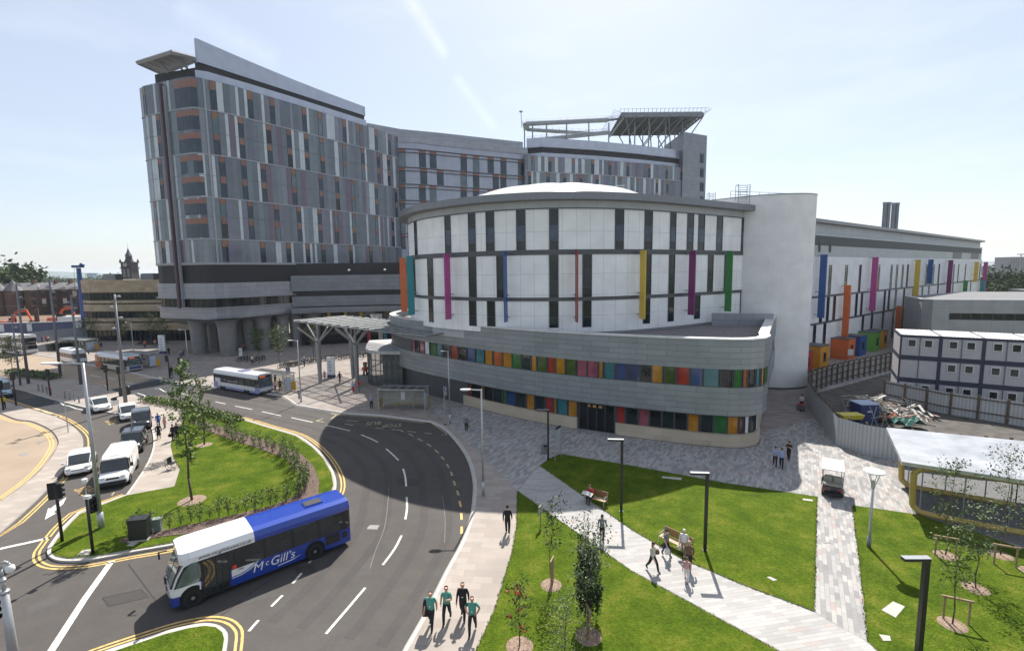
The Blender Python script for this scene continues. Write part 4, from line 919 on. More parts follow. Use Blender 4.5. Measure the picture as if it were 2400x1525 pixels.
# ================= trees and plants (leaf cards on branching limbs)
leafA=mat('leaf_mid_green',(.07,.11,.024),.6,var=.5,scale=1.2,spec=.3)
leafB=mat('leaf_light_green',(.125,.18,.04),.6,var=.4,scale=1.2,spec=.3)
leafD=mat('leaf_dark_green',(.03,.052,.022),.7,var=.5,scale=1,spec=.2)
leafG=mat('leaf_grey_green',(.12,.15,.09),.6,var=.4,scale=1.5,spec=.3)
leafF=mat('leaf_far_green',(.045,.075,.025),.8,var=.6,scale=.12,spec=.1)
berry=mat('berry_red',(.40,.05,.02),.5)
barkm=mat('tree_bark',(.085,.065,.05),.9,var=.4,scale=8,bump=.5)
barkw=mat('tree_bark_pale',(.34,.32,.28),.9,var=.3,scale=8)
woods=mat('stake_timber',(.30,.21,.13),.85,var=.25,scale=6)
chip=mat('tree_pit_bark',(.26,.185,.135),.95,var=.5,scale=12,bump=.8)
def leaf(mb,p,s,mt,r):
    a=Vector((r.gauss(0,1),r.gauss(0,1),r.gauss(0,1)+.6)).normalized(); t=a.orthogonal().normalized(); t=Matrix.Rotation(r.random()*6.28,3,a)@t; u=a.cross(t)
    l=s*(.7+.6*r.random()); w_=l*.55
    mb.mesh([p-t*l*.5,p+u*w_*.5,p+t*l*.5,p-u*w_*.5],[(0,1,2,3)],mt)
def tree(name,loc,h,label,cat='tree',cw=1.2,c0=.3,leaves=700,ls=.16,mt=leafA,mt2=leafB,seed=1,shape='oval',tr=.06,group=None,pit=0,branch=12,bk=None,berries=0,up=.5):
    r=random.Random(seed); rt=thing(name,loc,label,cat,group); o=Vector(loc); bk=bk or barkm
    tk=MB(); pts=[o.copy()]
    for i in range(1,7): pts.append(o+Vector((r.uniform(-1,1)*.02*h,r.uniform(-1,1)*.02*h,h*.96*i/6)))
    for i in range(6): tk.tube(pts[i],pts[i+1],tr*(1-i/6.5),bk,tr*(1-(i+1)/6.5),n=7)
    tk.build('trunk',rt,smooth=True)
    br=MB(); lf=MB(); ends=[]
    def prof(t):
        if shape=='oval': return math.sin(math.pi*min(1,max(0,(t*.9+.08))))**.7
        if shape=='cone': return (1-t)**.8+.08
        if shape=='vase': return .45+.9*t if t<.6 else .99*(1-(t-.6)/.4)**.6+.1
        if shape=='column': return min(1,(t*6+.3))*(1-t**3*.8)
        return 1
    for k in range(branch):
        t=(k+.5)/branch*.93; z=h*(c0+(1-c0)*t); a=k*2.4+r.random(); R_=cw*prof(t)*(.75+.5*r.random())
        i=min(5,int(z/h/.96*6)); p=pts[i].lerp(pts[i+1],z/h/.96*6-i) if i<6 else pts[-1]
        e=p+Vector((math.cos(a)*R_,math.sin(a)*R_,R_*up+ .1))
        br.tube(p,e,tr*.35*(1-t*.6),bk,tr*.1,n=4); ends.append((p,e))
    br.tube(pts[5],pts[6]+Vector((0,0,h*.03)),tr*.2,bk,tr*.05,n=4); ends.append((pts[4],pts[6]+Vector((0,0,h*.02))))
    br.build('branches',rt)
    for k in range(leaves):
        p,e=ends[r.randrange(len(ends))]; q=p.lerp(e,.25+.8*r.random()**.8); s_=cw*.17
        q=q+Vector((r.gauss(0,s_),r.gauss(0,s_),r.gauss(0,s_)))
        leaf(lf,q,ls,mt if r.random()<.6 else mt2,r)
    for k in range(berries):
        p,e=ends[r.randrange(len(ends))]; q=p.lerp(e,.6+.4*r.random())
        for _ in range(5): leaf(lf,q+Vector((r.gauss(0,.06),r.gauss(0,.06),r.gauss(0,.05))),.11,berry,r)
    lf.build('crown',rt)
    if pit:
        b=MB(); b.lathe((o.x,o.y,o.z),[(0,.035),(pit*.8,.03),(pit,.0)],chip,18); b.build('planting_pit',rt)
    return rt
def tree_px(name,px,py,top,label,**k):
    g=G(px,py,.17); return tree(name,tuple(g),hgt_(top,(g.x,g.y))-.17,label,**k)
def stakes(px,py,wd,h,ang,label):
    g=G(px,py,.17); b=MB(); c,s=math.cos(ang)*wd/2,math.sin(ang)*wd/2
    for q in(-1,1): b.tube((g.x+q*c,g.y+q*s,.1),(g.x+q*c,g.y+q*s,h),.045,woods,n=8)
    b.box((g.x,g.y,h-.05),(wd+.25,.07,.09),woods,rz=ang); tag(b.build('tree_stake'),label,'tree stake','timber tree stakes')
tree_px('young_tree',450,1172,838,'tall slender street tree growing from the island lawn, nearest the white van',cw=.85,c0=.26,leaves=1350,ls=.22,mt=leafA,mt2=leafB,seed=3,shape='oval',tr=.09,pit=.9,branch=22,up=.55)
tree_px('young_tree',479,1042,880,'smaller leafy tree behind the tall one on the island',cw=.9,c0=.2,leaves=850,ls=.23,seed=5,tr=.08,pit=.7,branch=18)
tree_px('young_tree',1292,1370,1182,'thin sapling tree with narrow crown and double timber stake on the front lawn',cw=.75,c0=.38,leaves=420,ls=.13,mt=leafD,mt2=leafA,seed=8,shape='vase',tr=.028,pit=.55,branch=14,up=1.3)
stakes(1294,1366,.34,1.55,R(70),'timber stake frame supporting the thin sapling on the front lawn')
tree_px('young_tree',1379,1490,1240,'grey-leaved young tree with a wide open crown in front of the dark conifer',cw=1.1,c0=.40,leaves=900,ls=.12,mt=leafG,mt2=leafA,seed=9,shape='vase',tr=.03,pit=.6,branch=18,up=.9)
stakes(1379,1492,.34,1.6,R(100),'timber stake frame below the grey-leaved tree on the front lawn')
tree_px('rowan_tree',1218,1513,1375,'small rowan tree dotted with red berry clusters on the front lawn',cat='rowan',cw=.7,c0=.12,leaves=420,ls=.12,mt=leafD,mt2=leafA,seed=12,shape='oval',tr=.03,pit=.6,branch=14,up=1.0,berries=26)
tree_px('birch_sapling',1325,1560,1400,'light green birch sapling at the bottom edge of the front lawn',cat='birch',cw=1.0,c0=.1,leaves=1500,ls=.08,mt=leafB,mt2=leafG,seed=14,shape='oval',tr=.03,branch=22,up=.7)
# dark conifer
g=G(1378,1452,.17); rt=thing('conifer',tuple(g),'dense dark columnar conifer standing on the front lawn','conifer')
r=random.Random(4); b=MB(); b.tube(g,g+Vector((0,0,1)),.06,barkm,n=6); b.build('trunk',rt)
b=MB(); H_=hgt_(1252,(g.x,g.y))-.17
for k in range(260):
    a=r.random()*6.28; t=r.random(); rr=.62*math.sqrt(r.random())*(1-.25*t); z=.15+H_*.72*t
    p=g+Vector((rr*math.cos(a),rr*math.sin(a),z)); l=(.5+.9*r.random()**2)*(1.15-.4*rr)
    for j in range(16):
        q=p+Vector((math.cos(a)*.10*j/16,math.sin(a)*.10*j/16,l*j/16)); leaf(b,q+Vector((r.gauss(0,.035),r.gauss(0,.035),0)),.13,leafD,r)
b.build('crown',rt)
# right-hand lawn
for i,(px,py,top,cw,lb_) in enumerate(((2232,1462,1235,1.0,'young tree with a timber stake near the black lamp post in the right lawn'),(2287,1378,1185,.9,'slim young tree in the right lawn behind the staked one'),
        (2215,1300,1080,.9,'young tree nearest the yellow-framed shelter in the right lawn'),(2345,1300,1050,1.1,'tall thin young tree at the right edge by the shelter'),(2420,1340,1160,1.0,'young tree cut by the right edge of the view'))):
    tree_px('young_tree',px,py,top,lb_,cw=cw,c0=.33,leaves=650,ls=.13,mt=leafG if i%2 else leafA,mt2=leafA,seed=20+i,shape='oval',tr=.035,pit=.55,branch=16,up=.9)
stakes(2240,1456,.9,1.35,R(-25),'timber stake frame of the tree near the black lamp post, right lawn')
stakes(2215,1303,.9,1.35,R(-25),'timber stake frame of the tree by the yellow-framed shelter')
stakes(2355,1325,.9,1.35,R(-25),'timber stake frame at the far right edge of the lawn')
# plaza trees
for i,(px,py,top,cw,lb_) in enumerate(((656,862,768,1.6,'leafy young tree on the plaza beside the bicycles'),(607,852,772,1.3,'thin dark tree on the shaded plaza left of the leafy one'),(735,830,755,1.1,'thin tree under the left edge of the entrance canopy'),(357,808,738,1.8,'young tree before the sandstone building, left of its neighbour'),(385,808,746,1.7,'young tree between the sandstone building and the first concrete leg'),(215,806,752,2.2,'dark tree at the corner of the sandstone building'),(287,806,752,1.5,'thin tree before the sandstone window bands'),(32,884,797,1.9,'round-crowned young tree beside the double decker bus'))):
    tree_px('plaza_tree',px,py,top,lb_,cw=cw,c0=.33,leaves=1100,ls=.26,mt=leafD if i in(1,5) else leafA,mt2=leafA if i in (1,2,5) else leafG,seed=40+i,tr=.06,branch=16,up=.8)
# saplings along the bark bed
protos=[]
for i in range(3):
    r=random.Random(70+i); rt=thing('bed_sapling',(0,0,0),'x','sapling','saplings along the bark bed'); b=MB(); lf=MB()
    for k in range(3):
        a=k*2.1; e=Vector((math.cos(a)*.22,math.sin(a)*.22,1.0+.5*r.random())); b.tube((0,0,0),e,.015,barkm,.006,n=4)
        for j in range(60): q=Vector((0,0,0)).lerp(e,.25+.75*r.random()); leaf(lf,q+Vector((r.gauss(0,.12),r.gauss(0,.12),r.gauss(0,.06))),.12,leafA if r.random()<.5 else leafB,r)
    b.build('stem',rt); lf.build('leaves',rt); protos.append(rt)
BW=Wall([tuple(v) for v in gp([(440,985),(480,1003),(540,1022),(620,1045),(680,1065),(712,1090),(728,1118),(735,1145),(705,1172),(640,1195),(560,1212),(480,1228),(420,1240),(350,1250),(285,1262)],.2)])
r=random.Random(5); NS_=74
for i in range(NS_):
    s_=BW.L*(i+.5)/NS_; p=BW.at(s_,r.uniform(-.2,.9) if s_<BW.L*.5 else r.uniform(.1,1.1)); pr=protos[i%3]; sc_=r.uniform(.7,1.15)
    lb_='slender leafy sapling planted along the bark mulch bed of the central island'
    if i<3: o=pr; o.location=(p.x,p.y,.17); o['label']=lb_; o.scale=(sc_,)*3; o.rotation_euler.z=r.random()*6
    else: dup(pr,(p.x,p.y,.17),r.random()*6,lb_,scale=sc_)
def hedge(name,pts,h,wd,n,mt,mt2,label,ls=.22,seed=1,z=.15):
    r=random.Random(seed); W_=Wall([tuple(v) for v in gp(pts,z)]); b=MB()
    for k in range(n):
        s_=r.random()*W_.L; p=W_.at(s_,r.uniform(-wd/2,wd/2)); zz=z+h*(r.random()**.6)*(1-.3*abs(r.gauss(0,.4))); leaf(b,Vector((p.x,p.y,zz)),ls,mt if r.random()<.5 else mt2,r)
    tag(b.build(name),label,'hedge')
hedge('low_hedge',[(336,938),(380,945),(440,957),(500,972),(560,990)],.6,1.6,3800,leafA,leafB,'low leafy hedge along the kerb at the island tip',ls=.24,seed=2)
hedge('low_hedge',[(20,874),(70,880),(130,889)],.8,2.2,2600,leafA,leafG,'low hedge strip between the tan bus road and the poles',ls=.3,seed=3)
hedge('shrub_bed',[(2000,868),(2060,850),(2110,836)],1.0,2.2,2600,leafD,leafA,'dark shrubs in front of the coloured porches',ls=.3,seed=4)
hedge('shrub_bed',[(1900,885),(1970,866)],.9,1.6,1500,leafD,leafA,'dark shrubs before the red and yellow porches',ls=.28,seed=6)
hedge('dark_hedge',[(120,822),(180,812),(225,806)],1.4,3,2500,leafD,leafD,'dark hedge in front of the white hoarding and sandstone corner',ls=.4,seed=7)
# far trees
def blob_tree(x,y,z,w_,h,mt,seed,label,n=650,ls=None):
    r=random.Random(seed); rt=thing('far_tree',(x,y,z),label,'tree','distant trees'); b=MB(); b.tube((x,y,z),(x,y,z+h*.6),w_*.05,barkm,w_*.02,n=5)
    for k in range(5): a=k*1.3; b.tube((x,y,z+h*.35),(x+math.cos(a)*w_*.3,y+math.sin(a)*w_*.3,z+h*.75),w_*.02,barkm,n=4)
    b.build('trunk',rt)
    b=MB(); cl=[(Vector((r.gauss(0,.23)*w_,r.gauss(0,.23)*w_,h*(.35+.5*r.random()))),w_*(.12+.12*r.random())) for _ in range(11)]
    for k in range(n):
        c,s_=cl[r.randrange(11)]; q=Vector((x,y,z))+c+Vector((r.gauss(0,1),r.gauss(0,1),r.gauss(0,.8)))*s_*.75; leaf(b,q,ls or w_*.11,mt,r)
    b.build('crown',rt)
for i,(px,Y,w_,h) in enumerate(((12,235,20,24),(38,240,16,23),(-15,230,18,22))): p=AT(px,660,Y); blob_tree(p.x,p.y,0,w_*1.1,h,leafF,i,('big round tree behind the brick turrets','second big tree behind the brick turrets, right of the other','big tree at the left edge behind the turrets')[i],1100)
far=[(95,520,18,15),(150,600,22,14),(205,640,20,14),(232,420,16,15),(250,430,18,17),(263,440,20,19),(285,450,17,14),(330,430,16,14),(345,440,15,13),(65,480,18,13),(120,700,30,15)]
for i,(px,Y,w_,h) in enumerate(far): p=AT(px,650,Y); blob_tree(p.x,p.y,0,w_,h,leafF,30+i,'distant green tree on the left skyline, one of a loose row',420)
rf=[(2312,215,13,11),(2325,230,14,13),(2345,225,14,12),(2365,235,15,14),(2385,228,15,13),(2405,232,15,13),(2335,205,11,9),(2372,212,12,10),(2395,210,13,11),(2316,190,9,9),(2350,200,11,8)]
for i,(px,Y,w_,h) in enumerate(rf): p=AT(px,650,Y); blob_tree(p.x,p.y,0,w_,h,leafF,60+i,'dense green tree in the belt beyond the long white wing',520)
# far woods and hills
b=MB(); r=random.Random(9)
for k in range(9000):
    x=r.uniform(-1900,1900); y=r.uniform(760,2600); 
    z=r.random()**.7*11; leaf(b,Vector((x,y,z)),r.uniform(8,16),leafF,r)
tag(b.build('far_woods'),kind='stuff')
hill=mat('hill_blue_green',(.07,.10,.09),.95,var=.3,scale=.002)
b=MB(); vs=[];fs=[];N=90
for i in range(N+1):
    a=R(-62+124*i/N); 
    for j,(d,hh) in enumerate(((4200,0),(5200,1),(6500,0))):
        z=(34+46*(math.sin(i*.21)+.6*math.sin(i*.53+1))*.4+26*(1 if a>0 else .45))*hh; vs.append((d*math.sin(a),d*math.cos(a),max(-1,z)))
for i in range(N):
    for j in range(2): fs.append((i*3+j,(i+1)*3+j,(i+1)*3+j+1,i*3+j+1))
b.mesh(vs,[f[::-1] for f in fs],hill); struct(b.build('hills',smooth=True))
# ================= distant buildings
def block(name,x,y,w_,d,h,mt,label,cat='building',rows=0,cols=0,rz=0,wm=None,group=None,z=0):
    rt=thing(name,(x,y,z),label,cat,group); b=MB(); b.box((x,y,z+h/2),(w_,d,h),mt,rz=rz); b.build('walls',rt)
    b=MB(); b.box((x,y,z+h+.3),(w_+.6,d+.6,.6),fasc,rz=rz); b.build('roof',rt)
    if rows:
        b=MB(); c,s=math.cos(rz),math.sin(rz)
        for i in range(rows):
            for j in range(cols):
                u=-w_/2+w_*(j+.5)/cols; v=-d/2-.06; b.box((x+u*c-v*s,y+u*s+v*c,z+h*(i+.55)/rows),(w_/cols*.55,.1,h/rows*.45),wm or g_glassd,rz=rz)
        b.build('window_rows',rt)['kind']='stuff'
    return rt
p=AT(217,645,1500); block('office_tower',p.x,1500,18,18,27,mat('far_blue_block',(.18,.30,.42),.5),'tiny pale blue tower block on the left horizon',rows=8,cols=5)
p=AT(2366,620,700); block('apartment_block',p.x,700,22,22,26,mat('far_purple_block',(.20,.19,.21),.7),'grey-brown tower block beyond the field on the right horizon',rows=8,cols=6)
ro=mat('slate_roof',(.13,.125,.13),.8,var=.15,scale=.3); tn=mat('far_render',(.30,.27,.24),.8,var=.2,scale=.05)
r=random.Random(77)
for i in range(16):
    px=60+i*19+r.uniform(-6,6); Y=r.uniform(300,520); p=AT(px,650,Y); w_=r.uniform(10,18); h=r.uniform(4,6.5)
    rt=thing('far_house',(p.x,Y,0),'small distant house with a grey pitched roof on the left skyline','house','distant houses'); b=MB(); b.box((p.x,Y,h/2),(w_,9,h),tn); b.build('walls',rt)
    b=MB(); b.mesh([(p.x-w_/2-.4,Y-5,h),(p.x+w_/2+.4,Y-5,h),(p.x+w_/2+.4,Y+5,h),(p.x-w_/2-.4,Y+5,h),(p.x-w_/2,Y,h+3.6),(p.x+w_/2,Y,h+3.6)],[(0,1,5,4),(2,3,4,5),(1,2,5),(3,0,4),(3,2,1,0)],ro); b.build('roof',rt)
# brick Victorian range
brick=clad('dark_red_brick',(.115,.062,.045),.9,.3,line=.7,rough=.9,var=.3); bst=mat('brick_stone_trim',(.23,.15,.10),.9,var=.2)
vr=thing('brick_building',(-190,190,0),'long old dark red brick hospital range with slate roofs behind the building site','building')
VW=Wall([(-345,200),(-178,224)]); SXS=[VW.px(q,5) for q in (75,105,135,165,195,215)]
b=MB(); a_,c_=VW.p; n_=VW.nr[0]; d_=(c_-a_).normalized()
hb=11.2; b.prism([a_,c_,c_-n_*14,a_-n_*14],0,hb,brick); b.build('walls',vr)
b=MB(); q=[a_+n_*.6-d_*.6,c_+n_*.6+d_*.6,c_-n_*14.6+d_*.6,a_-n_*14.6-d_*.6]; m1=a_-n_*7+d_*4; m2=c_-n_*7-d_*4
b.mesh([(*v,hb) for v in q]+[(*m1,hb+2.9),(*m2,hb+2.9)],[(0,1,5,4),(2,3,4,5),(1,2,5),(3,0,4)],ro); b.build('roof',vr)
for k,sx in enumerate(SXS):
    b=MB(); p=a_+d_*sx+n_*1.6; w_=(9,9,11,9,11,9)[k]; e=[p-d_*w_/2,p+d_*w_/2,p+d_*w_/2-n_*4,p-d_*w_/2-n_*4]; b.prism(e,0,hb-.3,brick)
    pk=p-n_*1; e2=[p-d_*(w_/2+.5)+n_*.5,p+d_*(w_/2+.5)+n_*.5]; ap=p-n_*6; b.mesh([(*e2[0],hb-.3),(*e2[1],hb-.3),(*(p+d_*(w_/2+.5)-n_*5),hb-.3),(*(p-d_*(w_/2+.5)-n_*5),hb-.3),(*ap,hb+2.4)],[(0,1,4),(1,2,4),(3,0,4)],ro); b.build('gabled_bay',vr)
for k,sx in enumerate((VW.px(10,5),VW.px(46,5))):
    b=MB(); p=a_+d_*sx+n_*2.4; b.lathe((p.x,p.y,0),[(2.9,0),(2.9,10.8)],brick,14); b.lathe((p.x,p.y,10.8),[(3.5,0),(1.9,2),(.1,4.9)],ro,14); b.tube((p.x,p.y,15.5),(p.x,p.y,16.6),.08,ro,n=4)
    for z in (4,9.5): b.lathe((p.x,p.y,z),[(2.96,0),(2.96,.3)],bst,14)
    b.build('turret',vr)
r=random.Random(8)
for i in range(20):
    for z in (1.4,4.7,8.0):
        s_=VW.px(12,5)+i*4.2; b=MB(); off=.06+(3.6 if any(abs(s_-sx)<4.2 for sx in SXS) else 0)-2*(any(abs(s_-sx)<4.2 for sx in SXS)); VW.slab(b,s_-.8,s_+.8,z,z+2.2,off-.1,off,g_glassd if r.random()<.75 else mat('pale_blind',(.4,.4,.38),.6)); VW.slab(b,s_-1,s_+1,z+2.2,z+2.5,off-.1,off+.05,bst); b.build('window',vr)
for sx in [VW.px(q,5) for q in (60,113,148,180)]:
    b=MB(); p=a_+d_*sx-n_*6; b.box((p.x,p.y,hb+2.6),(1.0,1.8,2.6),brick); 
    for j in (-.6,.6): b.tube((p.x,p.y+j,hb+3.8),(p.x,p.y+j,hb+4.4),.25,bst,n=6)
    b.build('chimney',vr)
# clock tower
cp=AT(307,655,290); Zc=lambda y:hgt_(y,(cp.x,cp.y)); ct=thing('clock_tower',(cp.x,cp.y,0),'dark sandstone clock tower with a pointed spire rising behind the sandstone block','clock tower')
dks=mat('dark_sandstone',(.065,.055,.06),.9,var=.3,scale=.5); w_=26/1133*290*.88
b=MB(); b.box((cp.x,cp.y,Zc(615)/2),(w_,w_,Zc(615)),dks)
for z in (Zc(628),Zc(615)): b.box((cp.x,cp.y,z),(w_+.9,w_+.9,.6),dks)
for sx in(-1,1):
    for sy in(-1,1): b.lathe((cp.x+sx*w_/2,cp.y+sy*w_/2,Zc(615)),[(.55,0),(.5,1),(0,2.2)],dks,8)
b.build('walls',ct)
b=MB(); b.lathe((cp.x,cp.y,Zc(614)),[(w_*.42,0),(w_*.30,1.6),(w_*.27,Zc(600)-Zc(614))],dks,8); b.build('belfry',ct)
b=MB(); b.lathe((cp.x,cp.y,Zc(600)),[(w_*.33,0),(w_*.15,(Zc(581)-Zc(600))*.45),(.05,Zc(581)-Zc(600))],mat('spire_slate',(.08,.08,.11),.6),8); b.tube((cp.x,cp.y,Zc(582)),(cp.x,cp.y,Zc(572)),.08,dks,n=4); b.build('spire',ct)
b=MB(); cl_=mat('clock_face',(.45,.43,.38),.6); b.lathe((0,0,0),[(0,0),(1.25,0),(1.25,.12),(0,.12)],cl_,20,mx=Matrix.Translation((cp.x-.3,cp.y-w_/2-.1,Zc(620)))@Matrix.Rotation(R(90),4,'X')); b.box((cp.x-.3,cp.y-w_/2-.3,Zc(620)+.4),(.12,.08,1.0),dks); b.box((cp.x,cp.y-w_/2-.3,Zc(620)),(.8,.08,.12),dks); b.build('clock_face',ct)
for dx in(-1.1,1.1):
    b=MB(); b.box((cp.x+dx*1.1,cp.y-w_/2-.05,Zc(640)),(1.3,.2,4.6),mat('louvre_pale',(.2,.19,.18),.7)); b.lathe((0,0,0),[(0,0),(.65,0),(.65,.2),(0,.2)],mat('louvre_pale',(.2,.19,.18),.7),14,mx=Matrix.Translation((cp.x+dx*1.1,cp.y-w_/2,Zc(640)+2.3))@Matrix.Rotation(R(90),4,'X')); b.build('window',ct)
for px in (265,353):
    b=MB(); p=AT(px,656,135); b.box((p.x,p.y,Z[0]+.7),(3.5,2.5,1.6),fasc); b.box((p.x,p.y,Z[0]+1.55),(3.1,2.1,.12),dkb); tag(b.build('rooftop_unit'),'small grey plant box on the sandstone roof '+('left of the clock tower' if px<300 else 'beside the tall tower'),'plant box')
# ================= building site, left
flat('building_site',[(-230,118),(-118,150),(-150,176),(-262,165),(-320,120)],-.03,soil) if 0 else slab('building_site',[(-300,100),(-190,122),(-112,152),(-118,222),(-345,200),(-380,150)],-.05,.05,soil)
navy=mat('hoarding_navy',(.045,.06,.13),.5,var=.15,scale=.4); hw=mat('hoarding_white',(.50,.51,.53),.6,var=.1,scale=.4); hmid=mat('hoarding_grey',(.30,.32,.36),.6)
h1=thing('site_hoarding',(-150,118,0),'navy blue painted site hoarding with white panels in front of the building site','hoarding')
HB=Wall([tuple(AT(x,y,Y).to_2d()) for x,y,Y in ((-60,790,128),(60,782,129),(150,770,131),(222,757,134))])
b=MB(); HB.slab(b,0,HB.L,1.0,4.4,-.1,0,navy); b.build('boards',h1)
b=MB(); HB.slab(b,0,HB.L,4.4,4.6,-.15,.05,mat('hoarding_cap',(.6,.6,.6),.6)); b.build('capping',h1)
for a,c in((.22,.27),(.47,.51),(.84,.9),(.0,.03)): b=MB(); HB.slab(b,HB.L*a,HB.L*c,2.2,4.2,0,.06,hw); b.build('sign_panel',h1)
h2=thing('site_hoarding',(-125,116,0),'plain pale grey site hoarding wall behind the people on the left','hoarding')
HC=Wall([tuple(G(x,y,.1).to_2d()) for x,y in ((70,806),(140,797),(205,790),(232,781))])
b=MB(); HC.slab(b,0,HC.L,.1,2.9,-.1,0,mat('hoarding_pale_blue',(.33,.36,.42),.6,var=.08,scale=.5)); b.build('boards',h2)
b=MB()
for i in range(int(HC.L/2.4)): HC.slab(b,i*2.4,i*2.4+.05,.1,2.9,0,.02,hmid)
b.build('joints',h2)
orange=mat('plant_orange',(.55,.09,.03),.45,var=.1,scale=1); dks2=mat('machine_black',(.02,.02,.022),.6); cabg=g_glassd
def excavator(px,py,Y,ang,flip,label):
    p=AT(px,py,Y); rt=thing('excavator',(p.x,p.y,.1),label,'excavator','orange excavators'); T_=Matrix.Translation((p.x,p.y,.1))@Matrix.Rotation(ang,4,'Z')
    for sy in(-1,1):
        b=MB(); b.box((0,sy*1.3,.45),(4,.6,.8),dks2,mx=T_)
        for sx in(-2,2): b.lathe((0,0,0),[(0,-.3),(.42,-.3),(.42,.3),(0,.3)],dks2,12,mx=T_@Matrix.Translation((sx,sy*1.3,.45))@Matrix.Rotation(R(90),4,'X'))
        b.build('track',rt)
    b=MB(); b.loft([[Vector(v) for v in ((-2.2,-1.35,z),(1.5,-1.35,z),(1.5,1.35,z),(-2.2,1.35,z))] for z in (1.0,1.5)]+[[Vector(v) for v in ((-2.0,-1.25,z),(1.2,-1.25,z),(1.2,1.25,z),(-2.0,1.25,z))] for z in (2.1,2.2)],orange)
    b.v=[tuple(T_@Vector(v)) for v in b.v]; b.build('body',rt)
    b=MB(); b.box((.7,.75,2.3),(1.5,1.0,1.6),cabg,mx=T_); b.box((.7,.75,3.14),(1.6,1.1,.1),orange,mx=T_)
    for sx in (-.75,.75): b.box((.7+sx,.2,2.3),(.1,.1,1.7),orange,mx=T_)
    b.build('cab',rt)
    b=MB(); P=[Vector(v) for v in ((1,-.3,1.9),(2.6,-.3,5.0),(5.6,-.3,5.6))]
    for a,c in zip(P,P[1:]): d=c-a; q=d.to_track_quat('X','Z').to_matrix().to_4x4(); b.box((0,0,0),(d.length+.3,.45,.7),orange,mx=T_@Matrix.Translation((a+c)/2)@q)
    b.build('boom',rt)
    b=MB(); a,c=Vector((5.5,-.3,5.6)),Vector((6.8,-.3,2.0)); d=c-a; q=d.to_track_quat('X','Z').to_matrix().to_4x4(); b.box((0,0,0),(d.length,.4,.5),orange,mx=T_@Matrix.Translation((a+c)/2)@q); b.tube(T_@Vector((3,-.3,5.9)),T_@Vector((5.2,-.3,6.1)),.1,stl); b.build('dipper_arm',rt)
    b=MB(); b.loft([[Vector(v) for v in ((6.2,-.9,z),(7.2,-.9,z),(7.2,.4,z),(6.2,.4,z))] for z in (2.1,1.5)]+[[Vector(v) for v in ((6.0,-.8,1.0),(6.6,-.8,.9),(6.6,.3,.9),(6.0,.3,1.0))]],dks2); b.v=[tuple(T_@Vector(v)) for v in b.v]; b.build('bucket',rt)
excavator(132,745,172,R(5),0,'orange excavator with raised arm beside the blue piling rig')
excavator(22,765,160,R(12),0,'red-orange excavator digging at the far left behind the hoarding')
rg=AT(190,745,160); Zr=lambda y:hgt_(y,(rg.x,rg.y)); pr=thing('piling_rig',(rg.x,rg.y,0),'tall blue piling rig mast with a white machine base on the building site','piling rig')
blu=mat('rig_blue',(.03,.07,.22),.5,var=.1); wht=mat('machine_white',(.6,.6,.6),.5)
b=MB(); t_=AT(184,628,160); b.tube((rg.x+1.2,rg.y,1),(t_.x,t_.y,t_.z),1.0,blu,.62,n=10); b.build('mast',pr)
b=MB(); b.box((t_.x-.2,t_.y,t_.z+.5),(3.2,1.2,.8),blu); b.lathe((0,0,0),[(0,-.3),(.7,-.3),(.7,.3),(0,.3)],blu,12,mx=Matrix.Translation((t_.x+1.2,t_.y,t_.z+.9))@Matrix.Rotation(R(90),4,'X')); b.build('head',pr)
b=MB(); b.box((rg.x-3.5,rg.y,2.4),(6,3,2.4),wht); b.box((rg.x-6,rg.y-.6,3.4),(1.8,1.6,2),cabg); b.box((rg.x-3,rg.y,.7),(6,3.8,1.2),dks2); b.build('machine_base',pr)
b=MB(); b.tube((rg.x-3,rg.y,3.5),(t_.x*.6+rg.x*.4,rg.y,t_.z*.55),.14,blu,n=5); b.tube((t_.x-1.4,t_.y,t_.z),(rg.x-2,rg.y,3),.05,dks2,n=4); b.build('back_stay',pr)
for i,(px,top,Y) in enumerate(((86,727,139),(91,723,139),(205,712,141),(212,714,141))):
    p=AT(px,762,Y); b=MB(); b.tube((p.x,p.y,0),(p.x+(.5 if i>1 else 0),p.y,hgt_(top,(p.x,p.y))),.32,mat('rusty_pile',(.10,.05,.04),.8),n=8); tag(b.build('steel_pile'),['rusty steel pile standing in the site, left of a pair','rusty steel pile with a dark top, right of a pair','thin brown pile left of its twin near the sandstone block','thin brown pile touching the sandstone block'][i],'pile','steel piles')
for i,(px,py) in enumerate(((225,742),(185,752),(120,760))):
    p=AT(px,py,146-i*3); b=MB(); 
    for k in range(5): b.box((p.x,p.y,.35+k*.5),(7,2,.28),orange if k%2 else wht)
    tag(b.build('stacked_trench_sheets'),('orange and white stacked sheets beside the sandstone block','orange and white stacked sheets under the piling rig','low orange stack left of the piling rig')[i],'stack','stacked site materials')
b=MB(); OF=Wall([(-240,146),(-190,156),(-130,166)]); OF.slab(b,0,OF.L,.1,1.6,-.03,.03,mat('safety_mesh_orange',(.42,.12,.06),.8,var=.3,scale=.5)); 
for i in range(int(OF.L/3)): p=OF.at(i*3); b.tube((p.x,p.y,0),(p.x,p.y,1.8),.04,dks2,n=4)
tag(b.build('safety_barrier'),'long orange mesh safety barrier across the building site','barrier')
